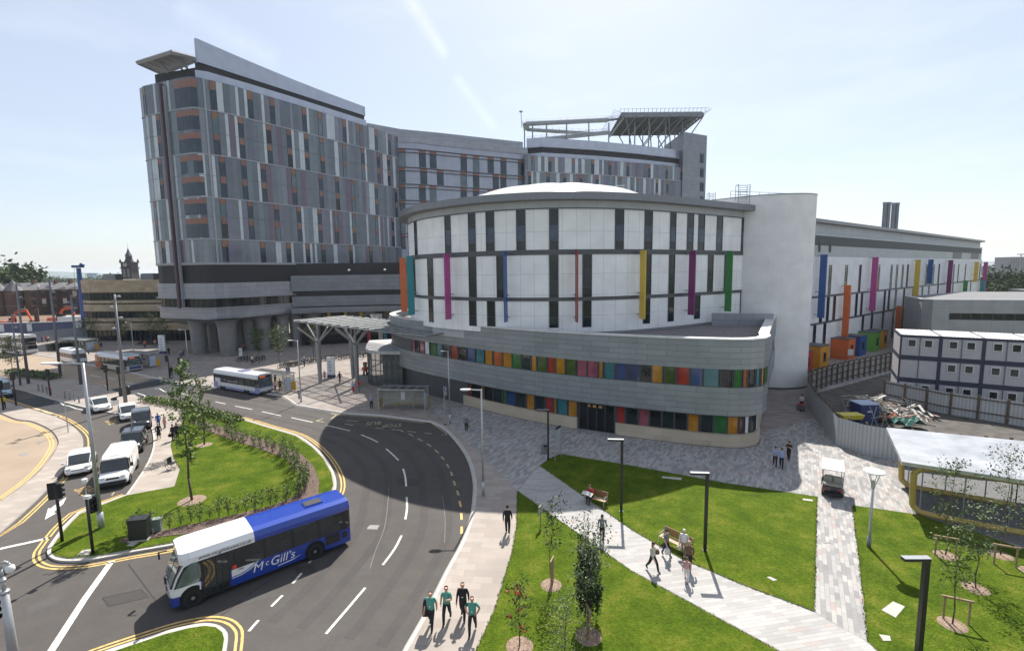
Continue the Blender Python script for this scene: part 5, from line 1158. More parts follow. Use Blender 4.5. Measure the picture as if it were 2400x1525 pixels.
# ================= right-hand side: site compound
hcor=clad('corrugated_white',(.44,.45,.46),.30,4,line=.72,rough=.5,var=.03,mortar=.05,offs=0)
tim=mat('fence_timber',(.11,.085,.065),.9,var=.3,scale=3)
F1=[tuple(v) for v in gp([(1927,985),(1927,1003),(1938,1030),(1953,1053)],.12)]; 
fen=thing('site_fence',(32,48,.12),'tall corrugated white site fence curving round the works compound','fence')
FA=Wall([(38.2,61.5),(35.6,57.2),(33.9,53.5),(32.6,50.5),(31.2,46.6),(29.8,43.2),(30.7,40.9),(32.6,39.2),(36,37.6),(41,36),(48,35)])
b=MB(); FA.sheet(b,0,FA.L,.12,2.75,hcor,0); FA.sheet(b,0,FA.L,.12,2.75,mat('fence_back_grey',(.33,.34,.34),.6),-.04); b.build('boards',fen)
b=MB()
for i in range(int(FA.L/1.6)):
    p=FA.at(i*1.6+.3,-.22); b.box((p.x,p.y,1.5),(.16,.16,2.9),tim)
for z in (.9,2.1): FA.slab(b,0,FA.L,z-.06,z+.06,-.16,-.06,tim)
b.build('posts_and_rails',fen)
fe2=thing('site_fence',(48,66,.12),'timber-backed site fence running along the path to the portable cabins','fence')
FB=Wall([tuple(v) for v in [( 63.5,77.5),(56,73),(49.5,69.4),(43.5,65.6),(38.4,61.7)]])
b=MB(); FB.sheet(b,0,FB.L,.12,2.75,hcor,.04); FB.sheet(b,0,FB.L,.12,2.75,mat('fence_back_grey',(.33,.34,.34),.6),0); b.build('boards',fe2)
b=MB()
for i in range(int(FB.L/1.6)+1): p=FB.at(i*1.6,-.2); b.box((p.x,p.y,1.5),(.18,.18,3.1),tim); p=FB.at(i*1.6,.2); b.box((p.x,p.y,1.5),(.16,.16,2.9),tim)
for z in (.6,1.5,2.4): FB.slab(b,0,FB.L,z-.07,z+.07,-.16,-.02,tim)
b.build('posts_and_rails',fe2)
b=MB(); FC=Wall([(45.5,57.8),(47.8,52.2),(52,47)]); FC.sheet(b,0,FC.L,.12,2.6,hcor,0); FC.sheet(b,0,FC.L,.12,2.6,hcor,-.05)
for i in range(6): p=FC.at(i*2.2,.12); b.box((p.x,p.y,1.4),(.16,.16,2.7),tim)
FC.slab(b,0,FC.L,2.3,2.42,0,.1,tim); FC.slab(b,0,FC.L,.9,1.02,0,.1,tim); tag(b.build('site_fence'),'grey inner site fence in front of the portable cabins','fence')
slab('compound_ground',[(31,43),(33.5,50),(38.6,61),(63,76),(80,70),(60,36),(40,37.2),(33,39.5)],.1,.15,mat('compound_earth',(.075,.068,.06),.95,var=.4,scale=.8,bump=.8,bscale=6))
r=random.Random(31)
tb=[mat('scrap_timber_%d'%i,c,.8,var=.2) for i,c in enumerate(((.27,.245,.21),(.13,.105,.085),(.33,.325,.31),(.20,.13,.10)))]
for k,(px,py,n_,lb_) in enumerate(((2055,970,26,'heap of loose planks and rubble beside the blue box'),(2095,962,30,'large heap of scrap boards in the middle of the compound'),(2140,975,12,'stack of long pale boards on the right of the heap'),(2030,950,20,'scattered timber strips behind the blue box'))):
    g=G(px,py,.2); b=MB()
    for i in range(n_):
        x=g.x+r.gauss(0,1.3); y=g.y+r.gauss(0,1.3); m_=Matrix.Translation((x,y,.3+r.random()*.7))@Matrix.Rotation(r.gauss(1.0 if k==2 else .3,.25 if k==2 else .8),4,'Z')@Matrix.Rotation(r.gauss(0,.14),4,'Y'); b.box((0,0,0),(r.uniform(1.4,3),r.uniform(.12,.3),.06),tb[r.randrange(4) if k!=2 else 2],mx=m_)
    tag(b.build('timber_pile'),lb_,'timber pile','scrap piles')
g=G(2023,988,.15); b=MB(); b.box((g.x,g.y,1.15),(1.9,1.7,2.1),mat('box_navy',(.02,.035,.12),.6)); b.box((g.x,g.y,2.25),(2.0,1.8,.1),mat('box_lid_pale',(.35,.42,.55),.5)); b.box((g.x,g.y-.87,1.5),(.5,.04,.16),hw); tag(b.build('storage_box'),'dark blue storage box standing inside the fenced compound','storage box')
g=G(1990,1008,.15); b=MB(); b.loft([[Vector((g.x+x*s_,g.y+y*s_,z)) for x,y in((-1.1,-.6),(1.1,-.6),(1.1,.6),(-1.1,.6))] for z,s_ in((1.4,.8),(1.85,1.0))],mat('skip_yellow',(.50,.42,.04),.5)); 
for dx in(-.7,.7): b.tube((g.x+dx,g.y,.1),(g.x+dx,g.y,1.4),.05,dks2,n=5)
tag(b.build('yellow_trough'),'bright yellow trough on legs just inside the fence','trough')
for k,(px,py,c,lb_) in enumerate(((2070,985,(.28,.09,.04),'orange plastic barrier lying in the compound'),(2120,1000,(.04,.14,.11),'green netting sheet draped over site material'))):
    g=G(px,py,.2); b=MB(); vs=[];fs=[]
    for i in range(9):
        for j in range(5): vs.append((g.x+(i-4)*.42,g.y+(j-2)*.35,.5+.35*math.sin(i*1.3+j)+.3*(k)))
    for i in range(8):
        for j in range(4): fs.append((i*5+j,(i+1)*5+j,(i+1)*5+j+1,i*5+j+1))
    b.mesh(vs,fs,mat('site_sheet_%d'%k,c,.7)); tag(b.build('site_sheet'),lb_,'sheet')
for k,(px,py) in enumerate(((2040,1003),(2100,985),(1975,985))):
    g=G(px,py,.15); b=MB()
    for i in range(2):
        b.tube((g.x+i*1.1,g.y,.1),(g.x+i*1.1+.7,g.y+.3,2.3),.04,stl,n=5); b.tube((g.x+i*1.1+.7,g.y-.2,.1),(g.x+i*1.1,g.y+.3,2.3),.04,stl,n=5)
    b.tube((g.x,g.y,1.2),(g.x+1.8,g.y+.3,1.3),.035,stl,n=5); tag(b.build('steel_trestle'),('steel trestle beside the blue box','steel trestle near the timber heap','steel trestle in the left of the compound')[k],'trestle','steel trestles')
# portable cabins
pcw=clad('cabin_panel',(.42,.405,.42),.32,9,line=.9,rough=.5,var=.02,mortar=.02,offs=0); pcb=mat('cabin_blue_frame',(.016,.022,.05),.5,var=.1)
pcr=mat('cabin_roof',(.66,.66,.64),.6,var=.1,scale=1)
C0=Vector((46.6,57.4)); cd=Vector((.845,-.535)); cn=Vector((-.535,-.845)); CWD=3.7
zc_=[.2,3.35,6.45,9.3]
def cz(px,py,s_):
    p=C0+cd*s_; return hgt_(py,p)
ztop=cz(2120,782,0.2); print('cabin top',ztop)
hc=(ztop-.3)/3
for lv in range(3):
    for k in range(5):
        z0=.2+lv*hc; a=C0+cd*(CWD*k); m_=a+cd*CWD/2-cn*3.2
        ang=math.atan2(cd.y,cd.x); c=thing('portable_cabin',(m_.x,m_.y,z0),'%s portable cabin with a dark blue frame, %s storey, %s along the stack'%('whitish',('ground','middle','top')[lv],('left end','second','middle','fourth','right end')[k]),'cabin','stacked portable cabins')
        T_=Matrix.Translation((m_.x,m_.y,z0))@Matrix.Rotation(ang,4,'Z'); L_=CWD;D_=6.4
        b=MB(); 
        for (x0,y0,x1,y1) in ((-L_/2,-D_/2,L_/2,-D_/2),(L_/2,-D_/2,L_/2,D_/2),(L_/2,D_/2,-L_/2,D_/2),(-L_/2,D_/2,-L_/2,-D_/2)):
            P=[Vector((x0*.985,y0*.985,.1)),Vector((x1*.985,y1*.985,.1)),Vector((x1*.985,y1*.985,hc-.1)),Vector((x0*.985,y0*.985,hc-.1))]; l=(P[1]-P[0]).length
            b.face([T_@v for v in P],pcw,[(0,0),(l,0),(l,hc),(0,hc)])
        b.build('walls',c)
        b=MB()
        for sx in(-1,1):
            for sy in(-1,1): b.box((sx*(L_/2-.08),sy*(D_/2-.08),hc/2),(.17,.17,hc-.01),pcb,mx=T_)
        for z in(.13,hc-.14):
            for sy in(-1,1): b.box((0,sy*(D_/2-.07),z),(L_-.34,.14,.27),pcb,mx=T_)
            for sx in(-1,1): b.box((sx*(L_/2-.07),0,z),(.14,D_-.34,.27),pcb,mx=T_)
        b.build('frame',c)
        b=MB(); b.box((0,0,hc-.02),(L_-.3,D_-.3,.05),pcr,mx=T_)
        if lv==2:
            for i in range(11): b.box((-L_/2+.32*(i+.7),0,hc+.02),(.10,D_-.4,.05),pcr,mx=T_)
        b.build('roof',c)
        if not(lv==1 and k==0):
            for x in (-.75,.75):
                b=MB(); b.box((x,-D_/2+.0,1.75),(.80,.06,.95),mat('cabin_window_frame',(.62,.60,.60),.4),mx=T_); b.box((x,-D_/2-.03,1.75),(.62,.06,.75),g_glassd if (k+lv)%3 else wg[2],mx=T_); b.build('window',c)
        b=MB(); b.box((0,-D_/2+.0,hc/2),(.06,.08,hc-.5),mat('cabin_downpipe',(.10,.11,.14),.5),mx=T_); b.build('downpipe',c)
# grey building behind
gb=thing('grey_clad_building',(92,84,0),'pale grey clad building with a dark window strip behind the portable cabins','building')
GWb=Wall([(79,97),(74.2,87.2),(74.8,85.6),(76.5,84.8),(100,77),(126,69)])
zz=[hgt_(y,(75,85.4)) for y in (703,733,748,790)]; print('grey',zz)
b=MB(); GWb.sheet(b,0,GWb.L,.1,zz[0],clad('pale_vertical_cladding',(.30,.315,.32),3.0,9,line=.7,rough=.45,metal=.2,var=.03,mortar=.03,offs=0)); b.prism([GWb.at(s_,-.05) for s_ in GWb.s]+[Vector((140,100)),Vector((104,112))],.1,zz[0]-.05,soff); b.build('walls',gb)
b=MB(); GWb.slab(b,0,GWb.L,zz[0],zz[0]+.15,-.4,.1,mat('coping_pale',(.62,.62,.62),.35)); b.build('coping',gb)
b=MB(); GWb.sheet(b,GWb.s[3]+.5,GWb.L,zz[2],zz[1],g_glassd,.03); 
for i in range(20): GWb.slab(b,GWb.s[3]+.5+i*1.5,GWb.s[3]+.6+i*1.5,zz[2],zz[1],0,.06,mull)
b.build('window_strip',gb)
sbb=block('brown_block',150,112,44,20,9.4,mat('brown_render',(.24,.20,.16),.8,var=.08,scale=.2),'plain brown flat-roofed building beyond the grey one on the right edge',rz=R(-14))
b=MB(); b.box((260,238,12.2),(110,3,1.6),mat('viaduct_concrete',(.42,.42,.42),.7),rz=R(-6)); 
for i in range(6): b.box((210+i*20,243-i*2.1,5.6),(1.4,1.4,11.5),mat('viaduct_concrete',(.42,.42,.42),.7))
tag(b.build('viaduct'),'thin pale concrete viaduct line beyond the tree belt on the right','viaduct')
b=MB(); p=AT(2391,620,240); b.tube((p.x,p.y,0),(p.x,p.y,hgt_(596,(p.x,p.y))),.2,stl,n=6); b.box((p.x,p.y,hgt_(596,(p.x,p.y))),(3,1,.4),stl); tag(b.build('mast_light'),'thin tall lighting mast on the right horizon','mast')
# shelter with yellow frame
ye=mat('shelter_yellow',(.40,.29,.07),.45,var=.06,scale=1,coat=.3); rg_=mat('shelter_roof_membrane',(.32,.33,.35),.3,var=.25,scale=.7,detail=8,spec=.6)
sh=thing('canopy_shelter',(33,31,.12),'large flat-roofed canopy shelter on a rounded yellow frame beside the right lawn','shelter')
Q=[G(x,y,3.75) for x,y in((2077,1001),(2114,1081),(2470,1135),(2470,1040))]
b=MB(); b.prism([tuple(q.to_2d()) for q in Q],3.5,3.75,mat('shelter_edge',(.5,.5,.5),.3,metal=.4),top=rg_); b.build('roof',sh)
b=MB(); e0=Q[1].to_2d()
cor=[tuple(q.to_2d()) for q in Q]; wl2=Wall([cor[1],cor[2]])
for off in (-.6,-5.2):
    P=[wl2.at(.6,off),wl2.at(wl2.L-1,off)]
    pts=[(*wl2.at(1.9,off),.25),(*wl2.at(1.2,off),.3),(*wl2.at(.8,off),.7),(*wl2.at(.75,off),1.9),(*wl2.at(.75,off),2.9),(*wl2.at(1.1,off),3.3),(*wl2.at(2,off),3.4),(*wl2.at(12,off),3.4)]
    for a,c in zip(pts,pts[1:]): b.tube(a,c,.19,ye,n=10)
    b.tube((*wl2.at(1.9,off),.25),(*wl2.at(12,off),.25),.19,ye,n=10)
b.build('yellow_frame',sh)
for i in range(6):
    for off in(-.6,-5.2): b=MB(); p=wl2.at(1.2+i*2.1,off); b.tube((p.x,p.y,.1),(p.x,p.y,3.5),.04,stl,n=6); b.build('post',sh)
b=MB()
for i in range(7): p=wl2.at(.2+i*1.9,-.05); q=wl2.at(.2+i*1.9,-6.2); b.tube((p.x,p.y,3.42),(q.x,q.y,3.42),.05,dkb,n=4)
b.build('roof_ribs',sh)
flat('shelter_paving',[tuple(v) for v in gp([(2130,1085),(2112,1105),(2140,1203),(2300,1250),(2470,1300),(2470,1120)],.135)],.135,mat('grey_tarmac_paving',(.12,.12,.125),.85,var=.15,scale=2))
# ================= entrance canopy, lobby, shelters, signs, lamps
cg=mat('canopy_grey_steel',(.24,.245,.25),.45,metal=.3,var=.08,scale=1)
cgl=mat('canopy_glass',(.30,.34,.35),.15,var=.15,scale=.8,alpha=.22)
cgl2=mat('shelter_glass',(.45,.47,.38),.08,var=.1,scale=1,alpha=.28)
ec=thing('entrance_canopy',(-24,68,.12),'glazed steel entrance canopy on branching tree-like columns','canopy')
ZC=8.9
cq=[G(688,751,ZC),G(722,757,ZC),G(860,773,ZC),G(998,787,ZC)]
A_=Vector(cq[0].to_2d()); B2=Vector(cq[3].to_2d())
ax=(B2-A_).normalized(); ay=Vector((-ax.y,ax.x))
if ay.x<0: ay=-ay
LC=(B2-A_).length; WCn=9.5
b=MB()
c0=A_; c1=B2; c2=B2+ay*WCn; c3=A_+ay*WCn
nX=14;nY=6
for i in range(nX+1):
    p=c0.lerp(c1,i/nX); q=p+ay*WCn; b.tube((p.x,p.y,ZC),(q.x,q.y,ZC),.09,cg,n=4)
for j in range(nY+1):
    p=c0+ay*WCn*j/nY; q=p+ax*LC; b.tube((p.x,p.y,ZC-.12),(q.x,q.y,ZC-.12),.11,cg,n=4)
b.build('roof_frame',ec)
b=MB()
for i in range(nX):
    for j in range(nY):
        p=c0+ax*(LC*(i+.04)/nX)+ay*(WCn*(j+.04)/nY); u=ax*LC*.92/nX; v=ay*WCn*.92/nY
        b.prism([tuple(p),tuple(p+u),tuple(p+u+v),tuple(p+v)],ZC+.05,ZC+.08,cgl)
b.build('roof_glazing',ec)
def ctree(px,py,label=None):
    g=G(px,py,.12); b=MB(); b.tube((g.x,g.y,.12),(g.x,g.y,6.3),.26,cg,.4,n=12); b.build('column',ec)
    for d in (ax,-ax,ay,-ay):
        b=MB(); e=g.to_2d()+d*3.0; b.tube((g.x,g.y,6.2),(e.x,e.y,ZC-.1),.12,cg,n=8); b.build('branch',ec)
    b=MB(); b.tube((g.x,g.y,6.2),(g.x,g.y,ZC-.1),.12,cg,n=8); b.build('branch',ec)
for px,py in((751,897),(828,887),(838,905),(895,850),(962,897)): ctree(px,py)
# lobby: glazed round entrance
lb2=thing('glass_lobby',(-18,71,.12),'glazed entrance lobby with dark mullions under the canopy','lobby')
LBW=Wall([(-23.6,80),(-22.6,75),(-21.6,71.2),(-20.6,69.6),(-18.6,68.6),(-15.8,68.2)])
b=MB(); LBW.sheet(b,0,LBW.L,.15,4.9,mat('lobby_glass',(.10,.13,.14),.05,spec=.8,alpha=.6),0); b.build('glazing',lb2)
b=MB()
for i in range(int(LBW.L/.9)+1): p=LBW.at(i*.9,.03); b.box((p.x,p.y,2.5),(.09,.09,4.8),dkb)
for z in (.3,2.4,3.9): LBW.slab(b,0,LBW.L,z-.05,z+.05,-.02,.06,dkb)
b.build('mullions',lb2)
b=MB(); b.prism([tuple(LBW.at(s_,.25)) for s_ in LBW.s]+[(-14,75),(-17,82)],4.9,5.35,mat('lobby_roof_edge',(.42,.42,.41),.6),top=mat('roof_membrane',(.35,.35,.36),.8)); b.build('roof',lb2)
b=MB(); b.prism([(-19.5,71.5),(-16.5,70.5),(-15.5,74),(-18.5,76)],.15,4.9,g_dark); b.build('inner_core',lb2)
# bus shelters
bslate=mat('shelter_roof_dark',(.035,.035,.04),.4); alu=mat('shelter_aluminium',(.45,.45,.44),.4,metal=.4)
adb=mat('poster_pale_blue',(.42,.50,.66),.5,var=.15,scale=1.5); yp=mat('shelter_panel_amber',(.55,.33,.03),.45,var=.1,scale=1.5); wp=mat('poster_white',(.68,.69,.68),.5,var=.1,scale=3)
def shelter(pa,pb,depth,label,roof=bslate,h=2.55):
    a=G(*pa,.12); c=G(*pb,.12); d=(c-a).to_2d(); L_=d.length; u=d.normalized(); v=Vector((-u.y,u.x)); 
    if v.y<0: v=-v
    ang=math.atan2(u.y,u.x); rt=thing('bus_shelter',((a.x+c.x)/2,(a.y+c.y)/2,.12),label,'bus shelter','bus shelters')
    T_=Matrix(((u.x,v.x,0,a.x),(u.y,v.y,0,a.y),(0,0,1,.12),(0,0,0,1)))
    b=MB(); n_=max(3,int(L_/1.0)); 
    for i in range(n_+1): b.box((L_*i/n_,depth/2,h),(.08,depth+.5,.10),alu,mx=T_)
    for y in(-.22,depth+.22): b.box((L_/2,y,h),(L_+.1,.08,.12),alu,mx=T_)
    for i in range(n_): b.box((L_*(i+.5)/n_,depth/2,h-.01),(L_/n_-.1,depth+.36,.05),roof,mx=T_)
    b.build('roof',rt)
    b=MB()
    for x in (0,L_/3,2*L_/3,L_): b.box((x,depth,h/2),(.08,.08,h-.05),alu,mx=T_)
    for x in (0,L_): b.box((x,0,h/2),(.08,.08,h-.05),alu,mx=T_)
    for z in (.35,1.0,2.2): b.box((L_/2,depth,z),(L_,.05,.05),alu,mx=T_)
    b.build('frame',rt)
    b=MB(); b.box((L_/2,depth-.02,1.3),(L_-.1,.02,1.9),cgl2,mx=T_); 
    for x in (0.02,L_-.02): b.box((x,depth/2,1.3),(.02,depth-.1,1.9),cgl2,mx=T_)
    b.build('glazing',rt)
    b=MB(); b.box((L_-.02,depth*.35,1.15),(.10,depth*.6,1.75),adb,mx=T_); b.build('advert_panel',rt)
    b=MB(); b.box((L_+.06,depth*.85,.75),(.05,.75,1.2),yp,mx=T_); b.box((.0,depth*.5,.7),(.05,.9,1.1),yp,mx=T_); b.build('amber_panel',rt)
    b=MB(); b.box((L_*.45,depth-.08,1.45),(.5,.05,1.0),wp,mx=T_); b.build('timetable_case',rt)
    b=MB(); b.box((L_*.5,depth-.35,.5),(L_*.6,.3,.06),ye,mx=T_); 
    for x in (.3,.7): b.box((L_*x,depth-.35,.25),(.06,.06,.5),alu,mx=T_)
    b.build('perch_seat',rt)
shelter((888,960),(996,962),1.5,'bus shelter in shade in front of the coloured building')
shelter((590,909),(668,921),1.6,'bus shelter beside the white and lilac bus')
shelter((286,857),(352,862),1.6,'bus shelter in front of the red, white and blue bus')
shelter((140,819),(204,824),2.2,'bus shelter with a pale roof behind the white minibus',roof=alu)
# totem signs
tw_=mat('totem_white',(.62,.64,.66),.5,var=.04,scale=1); tnv=mat('totem_navy',(.03,.035,.12),.5); tdk=mat('sign_ink',(.06,.07,.13),.6)
def totem(px,py,wd,h,ang,label,rows=4):
    g=G(px,py,.12); rt=thing('totem_sign',tuple(g),label,'sign','white totem signs'); T_=Matrix.Translation(g)@Matrix.Rotation(ang,4,'Z')
    b=MB(); b.box((0,0,h/2),(wd,.28,h),tw_,mx=T_); b.build('panel',rt)
    b=MB(); b.box((0,0,h*.08+.0),(wd+.02,.30,h*.15),tnv,mx=T_); b.build('base_band',rt)
    b=MB(); b.box((wd*.28,-.15,h*.955),(wd*.28,.02,h*.03),tnv,mx=T_)
    for i in range(rows):
        z=h*(.80-.14*i); b.box((-wd*.05,-.15,z),(wd*(.42+.12*((i*7)%3)),.02,.07),tdk,mx=T_)
        b.box((-wd*.08,-.15,z-.16),(wd*(.3+.1*((i*5)%3)),.02,.05),tdk,mx=T_)
    b.build('lettering',rt)
totem(777,885,1.25,3.3,R(-12),'tall white totem sign with a navy base beside the canopy columns')
totem(382,829,1.6,4.0,R(-12),'tall white totem sign with a navy base on the left plaza',rows=5)
totem(565,838,.55,1.9,R(-5),'small white poster sign on the shaded plaza between the legs',rows=2)
# lamps
gal=mat('galvanised_pole',(.42,.43,.44),.4,metal=.5,var=.08,scale=2); lampw=mat('lantern_white',(.72,.72,.70),.35); blk=mat('black_paint',(.012,.012,.014),.4,var=.2); hd=mat('lantern_underside',(.25,.26,.27),.4)
def lamp(px,py,top,side,label,r0=.085,arm=1.3,nm='street_lamp'):
    g=G(px,py,.12); h=hgt_(top,(g.x,g.y)); rt=thing(nm,tuple(g),label,'street lamp','silver street lamps')
    b=MB(); b.tube(g,(g.x,g.y,1.2),r0*1.35,gal,n=10); b.tube((g.x,g.y,1.2),(g.x,g.y,h),r0,gal,r0*.62,n=10); b.build('pole',rt,smooth=True)
    b=MB(); b.tube((g.x,g.y,h-.06),(g.x+side*arm*.55,g.y,h-.02),.045,gal,n=6); b.build('arm',rt)
    b=MB(); x0=g.x+side*arm*.5; x1=g.x+side*arm
    b.loft([[Vector((x,g.y-w_,h+dz)),Vector((x,g.y+w_,h+dz)),Vector((x,g.y+w_,h+dz+.09)),Vector((x,g.y-w_,h+dz+.09))] for x,w_,dz in ((x0,.06,-.03),(x0+side*.15,.15,-.05),(x1-side*.2,.17,-.05),(x1,.07,-.04))],lampw); b.build('lantern',rt)
    return rt
lamp(1133,1161,912,-1,'tall silver street lamp standing where the footpath meets the road, before the coloured building',arm=1.5)
lamp(1055,993,822,-1,'silver street lamp by the kerb near the bus bay beside the tinted windows',arm=.8)
lamp(706,942,797,-1,'silver street lamp on the sunny plaza between the bus and the canopy',arm=1.2)
lamp(443,872,772,-1,'silver street lamp in front of the first concrete leg',arm=1.2)
lamp(314,828,755,-1,'silver street lamp before the sandstone building',arm=1.2)
lamp(238,1237,850,-1,'long leaning-looking white street lamp rising from the front of the island',r0=.13,arm=2.6)
def blamp(px,py,top,dx,dy,label,wd=.16):
    g=G(px,py,.16); h=hgt_(top,(g.x,g.y)); rt=thing('path_lamp',tuple(g),label,'lamp post','square black lamp posts'); a=math.atan2(dy,dx)
    T_=Matrix.Translation((g.x,g.y,0))@Matrix.Rotation(a,4,'Z')
    b=MB(); b.box((0,0,h/2+.05),(wd,wd,h-.1),blk,mx=T_); b.box((0,0,.17),(wd+.1,wd+.1,.06),blk,mx=T_); b.build('post',rt)
    b=MB(); b.box((.42,0,h+.06),(1.04,wd+.04,.12),blk,mx=T_); b.box((.55,0,h-.01),(.5,wd*.7,.02),lampw,mx=T_); b.box((0,0,h+.14),(wd+.02,wd+.02,.05),lampw,mx=T_) if 0 else None
    b.box((.42,0,h+.125),(1.06,wd+.06,.015),mat('lamp_cap_grey',(.30,.31,.33),.4,metal=.3),mx=T_); b.build('lamp_head',rt)
blamp(1285,1076,963,-1,.1,'black square lamp post at the shaded top corner of the middle lawn')
blamp(1456,1198,1033,-1,.1,'black square lamp post on the lawn edge near the occupied bench')
blamp(1652,1289,1112,-1,.1,'black square lamp post near the walkers on the middle lawn')
blamp(2150,1560,1312,-1,.02,'large black square lamp post in the right lawn, nearest the camera',wd=.19)
g=G(2036,1281,.17); h=hgt_(1106,(g.x,g.y)); rt=thing('disc_lamp',tuple(g),'silver lamp post with a round white disc top beside the block path','lamp post')
b=MB(); b.tube(g,(g.x,g.y,h-.9),.085,gal,.06,n=10); b.tube(g,(g.x,g.y,.8),.11,stld,n=10); b.build('pole',rt,smooth=True)
b=MB(); b.lathe((g.x,g.y,h),[(.0,-.02),(.18,.0),(.52,.02),(.55,.06),(.5,.09),(.15,.10),(0,.1)],lampw,24); b.build('disc_head',rt,smooth=True)
b=MB()
for k in range(4): a=k*math.pi/2+.4; b.tube((g.x+.05*math.cos(a),g.y+.05*math.sin(a),h-.9),(g.x+.34*math.cos(a),g.y+.34*math.sin(a),h),.02,gal,n=5)
b.lathe((g.x,g.y,h-.9),[(.07,-.1),(.11,.1),(.07,.4),(0,.42)],gal,12); b.build('bracket',rt)
# tall lighting masts, left
for i,(px,py,top,lb_) in enumerate(((296,957,690,'tall grey lighting mast with clustered floodlights behind the white cars'),(190,900,690,'tall thin grey mast in front of the white minibus'),(142,880,655,'tall grey mast crossing the minibus and hoarding'),(67,898,665,'tall grey mast in front of the double decker bus'),(48,902,735,'thinner grey mast left of the neighbouring tall mast'))):
    g=G(px,py,.12); h=hgt_(top,(g.x,g.y)); rt=thing('lighting_mast',tuple(g),lb_,'mast','tall lighting masts'); r0=.22 if i<4 else .15
    b=MB(); b.tube(g,(g.x,g.y,h),r0,mat('mast_grey',(.17,.175,.19),.5,metal=.3),r0*.5,n=12); b.build('pole',rt,smooth=True)
    for k in range(4 if i in(0,) else 3): 
        b=MB(); z=h-.2-k*(1.3 if i==0 else .9); sx=(-1)**k; b.tube((g.x,g.y,z),(g.x+sx*.42,g.y,z),.05,hd,n=5); b.lathe((g.x+sx*.5,g.y,z-.15),[(.07,.25),(.19,.18),(.22,0),(0,.04)],hd,10); b.build('floodlight',rt)
# near camera tall pole bottom-left with dome camera
g=Vector((-21.0,18.4,0)); g=AT(30,1525,18.5); z1=hgt_(1338,(g.x,g.y)); rt=thing('camera_post',(g.x,g.y,0),'silver post with a curved white camera housing at the bottom left corner','camera post')
b=MB(); b.tube((g.x,g.y,0),(g.x,g.y,hgt_(1385,(g.x,g.y))),.19,gal,.13,n=12); zt_=hgt_(1385,(g.x,g.y)); b.tube((g.x,g.y,zt_),(g.x,g.y,hgt_(1352,(g.x,g.y))),.07,gal,n=10)
for z in (zt_,hgt_(1358,(g.x,g.y))): b.lathe((g.x,g.y,z-.08),[(.0,0),(.17 if z==zt_ else .11,0),(.17 if z==zt_ else .11,.12),(0,.12)],gal,12)
b.build('pole',rt,smooth=True)
b=MB(); za=hgt_(1352,(g.x,g.y)); P=[Vector((g.x+x,g.y,za+z)) for x,z in((0,0),(-.02,.35),(.05,.6),(.2,.68),(.33,.6),(.36,.5))]; b.path(P,.05,gal,8); b.lathe((g.x+.36,g.y,za+.22),[(0,-.02),(.13,.02),(.16,.12),(.14,.26),(.06,.32)],lampw,14); b.build('camera_dome',rt,smooth=True)
# traffic signals
sred=mat('signal_lens_red',(.8,.05,.02),.3,emit=.5); slens=mat('signal_lens_dark',(.04,.03,.03),.2); sgr=mat('signal_visor',(.02,.02,.022),.5); swl=mat('signal_white_edge',(.6,.6,.6),.5)
def signal(px,py,top,heads,label,r0=.07,base=.12,red=False,lowbox=False,hh=.95):
    g=G(px,py,base); h=hgt_(top,(g.x,g.y)); rt=thing('traffic_signal',tuple(g),label,'traffic light','traffic signals')
    b=MB(); b.tube(g,(g.x,g.y,h),r0,blk,n=10); b.build('post',rt,smooth=True)
    for (dx,ang) in heads:
        T_=Matrix.Translation((g.x+dx,g.y,h-hh*.5))@Matrix.Rotation(ang,4,'Z'); b=MB(); b.box((0,0,0),(.36,.22,hh),blk,mx=T_); b.box((0,.10,0),(.46,.03,hh+.12),blk,mx=T_)
        hd_=b.build('signal_head',rt)
        b=MB()
        for k,z in enumerate((hh*.32,0,-hh*.32)):
            b.lathe((0,0,0),[(0,0),(.10,0),(.105,.01)],sred if (red and k==0) else slens,10,mx=T_@Matrix.Translation((0,-.115,z))@Matrix.Rotation(R(90),4,'X'))
            b.lathe((0,0,0),[(.115,0),(.115,.16)],sgr,10,mx=T_@Matrix.Translation((0,-.11,z))@Matrix.Rotation(R(90),4,'X'))
        b.build('lens',hd_)
    if lowbox: b=MB(); b.box((g.x+.02,g.y-.1,1.15),(.16,.14,.3),mat('push_box_red',(.30,.03,.02),.5) if lowbox==2 else blk); b.build('push_button_box',rt)
    return rt
signal(146,1268,1132,[(-.18,R(200)),(.16,R(150))],'black traffic signal with paired heads seen from behind at the island nose',r0=.085,base=.16)
rt=signal(218,1297,1168,[],'slim black signal pole with a small white camera on top, on the island lawn',r0=.08,base=.16)
g=G(218,1297,.16); h=hgt_(1168,(g.x,g.y)); b=MB(); b.tube((g.x,g.y,h),(g.x,g.y,h+.9),.03,gal,n=6); b.lathe((g.x,g.y,h+.9),[(.02,0),(.14,.12),(.14,.3),(0,.36)],lampw,12); b.box((g.x+.1,g.y-.05,h+.12),(.34,.2,.2),lampw); b.build('camera_unit',rt)
g=G(238,1237,.16); rt=thing('traffic_signal',(g.x,g.y,2.2),'black traffic signal head with a white edge fixed to the long white lamp pole','traffic light','traffic signals'); zc2=hgt_(1180,(g.x,g.y))
T_=Matrix.Translation((g.x-.32,g.y-.1,zc2))@Matrix.Rotation(R(60),4,'Z'); b=MB(); b.box((0,0,0),(.36,.24,1.05),blk,mx=T_); b.build('signal_head',rt); b=MB(); b.box((0,.12,0),(.52,.02,1.2),swl,mx=T_); b.box((0,.14,0),(.46,.03,1.14),blk,mx=T_); b.build('backing_board',rt)
b=MB()
for z in(.33,0,-.33): b.lathe((0,0,0),[(.12,0),(.12,.22)],sgr,10,mx=T_@Matrix.Translation((0,-.11,z))@Matrix.Rotation(R(90),4,'X'))
b.build('visors',rt)
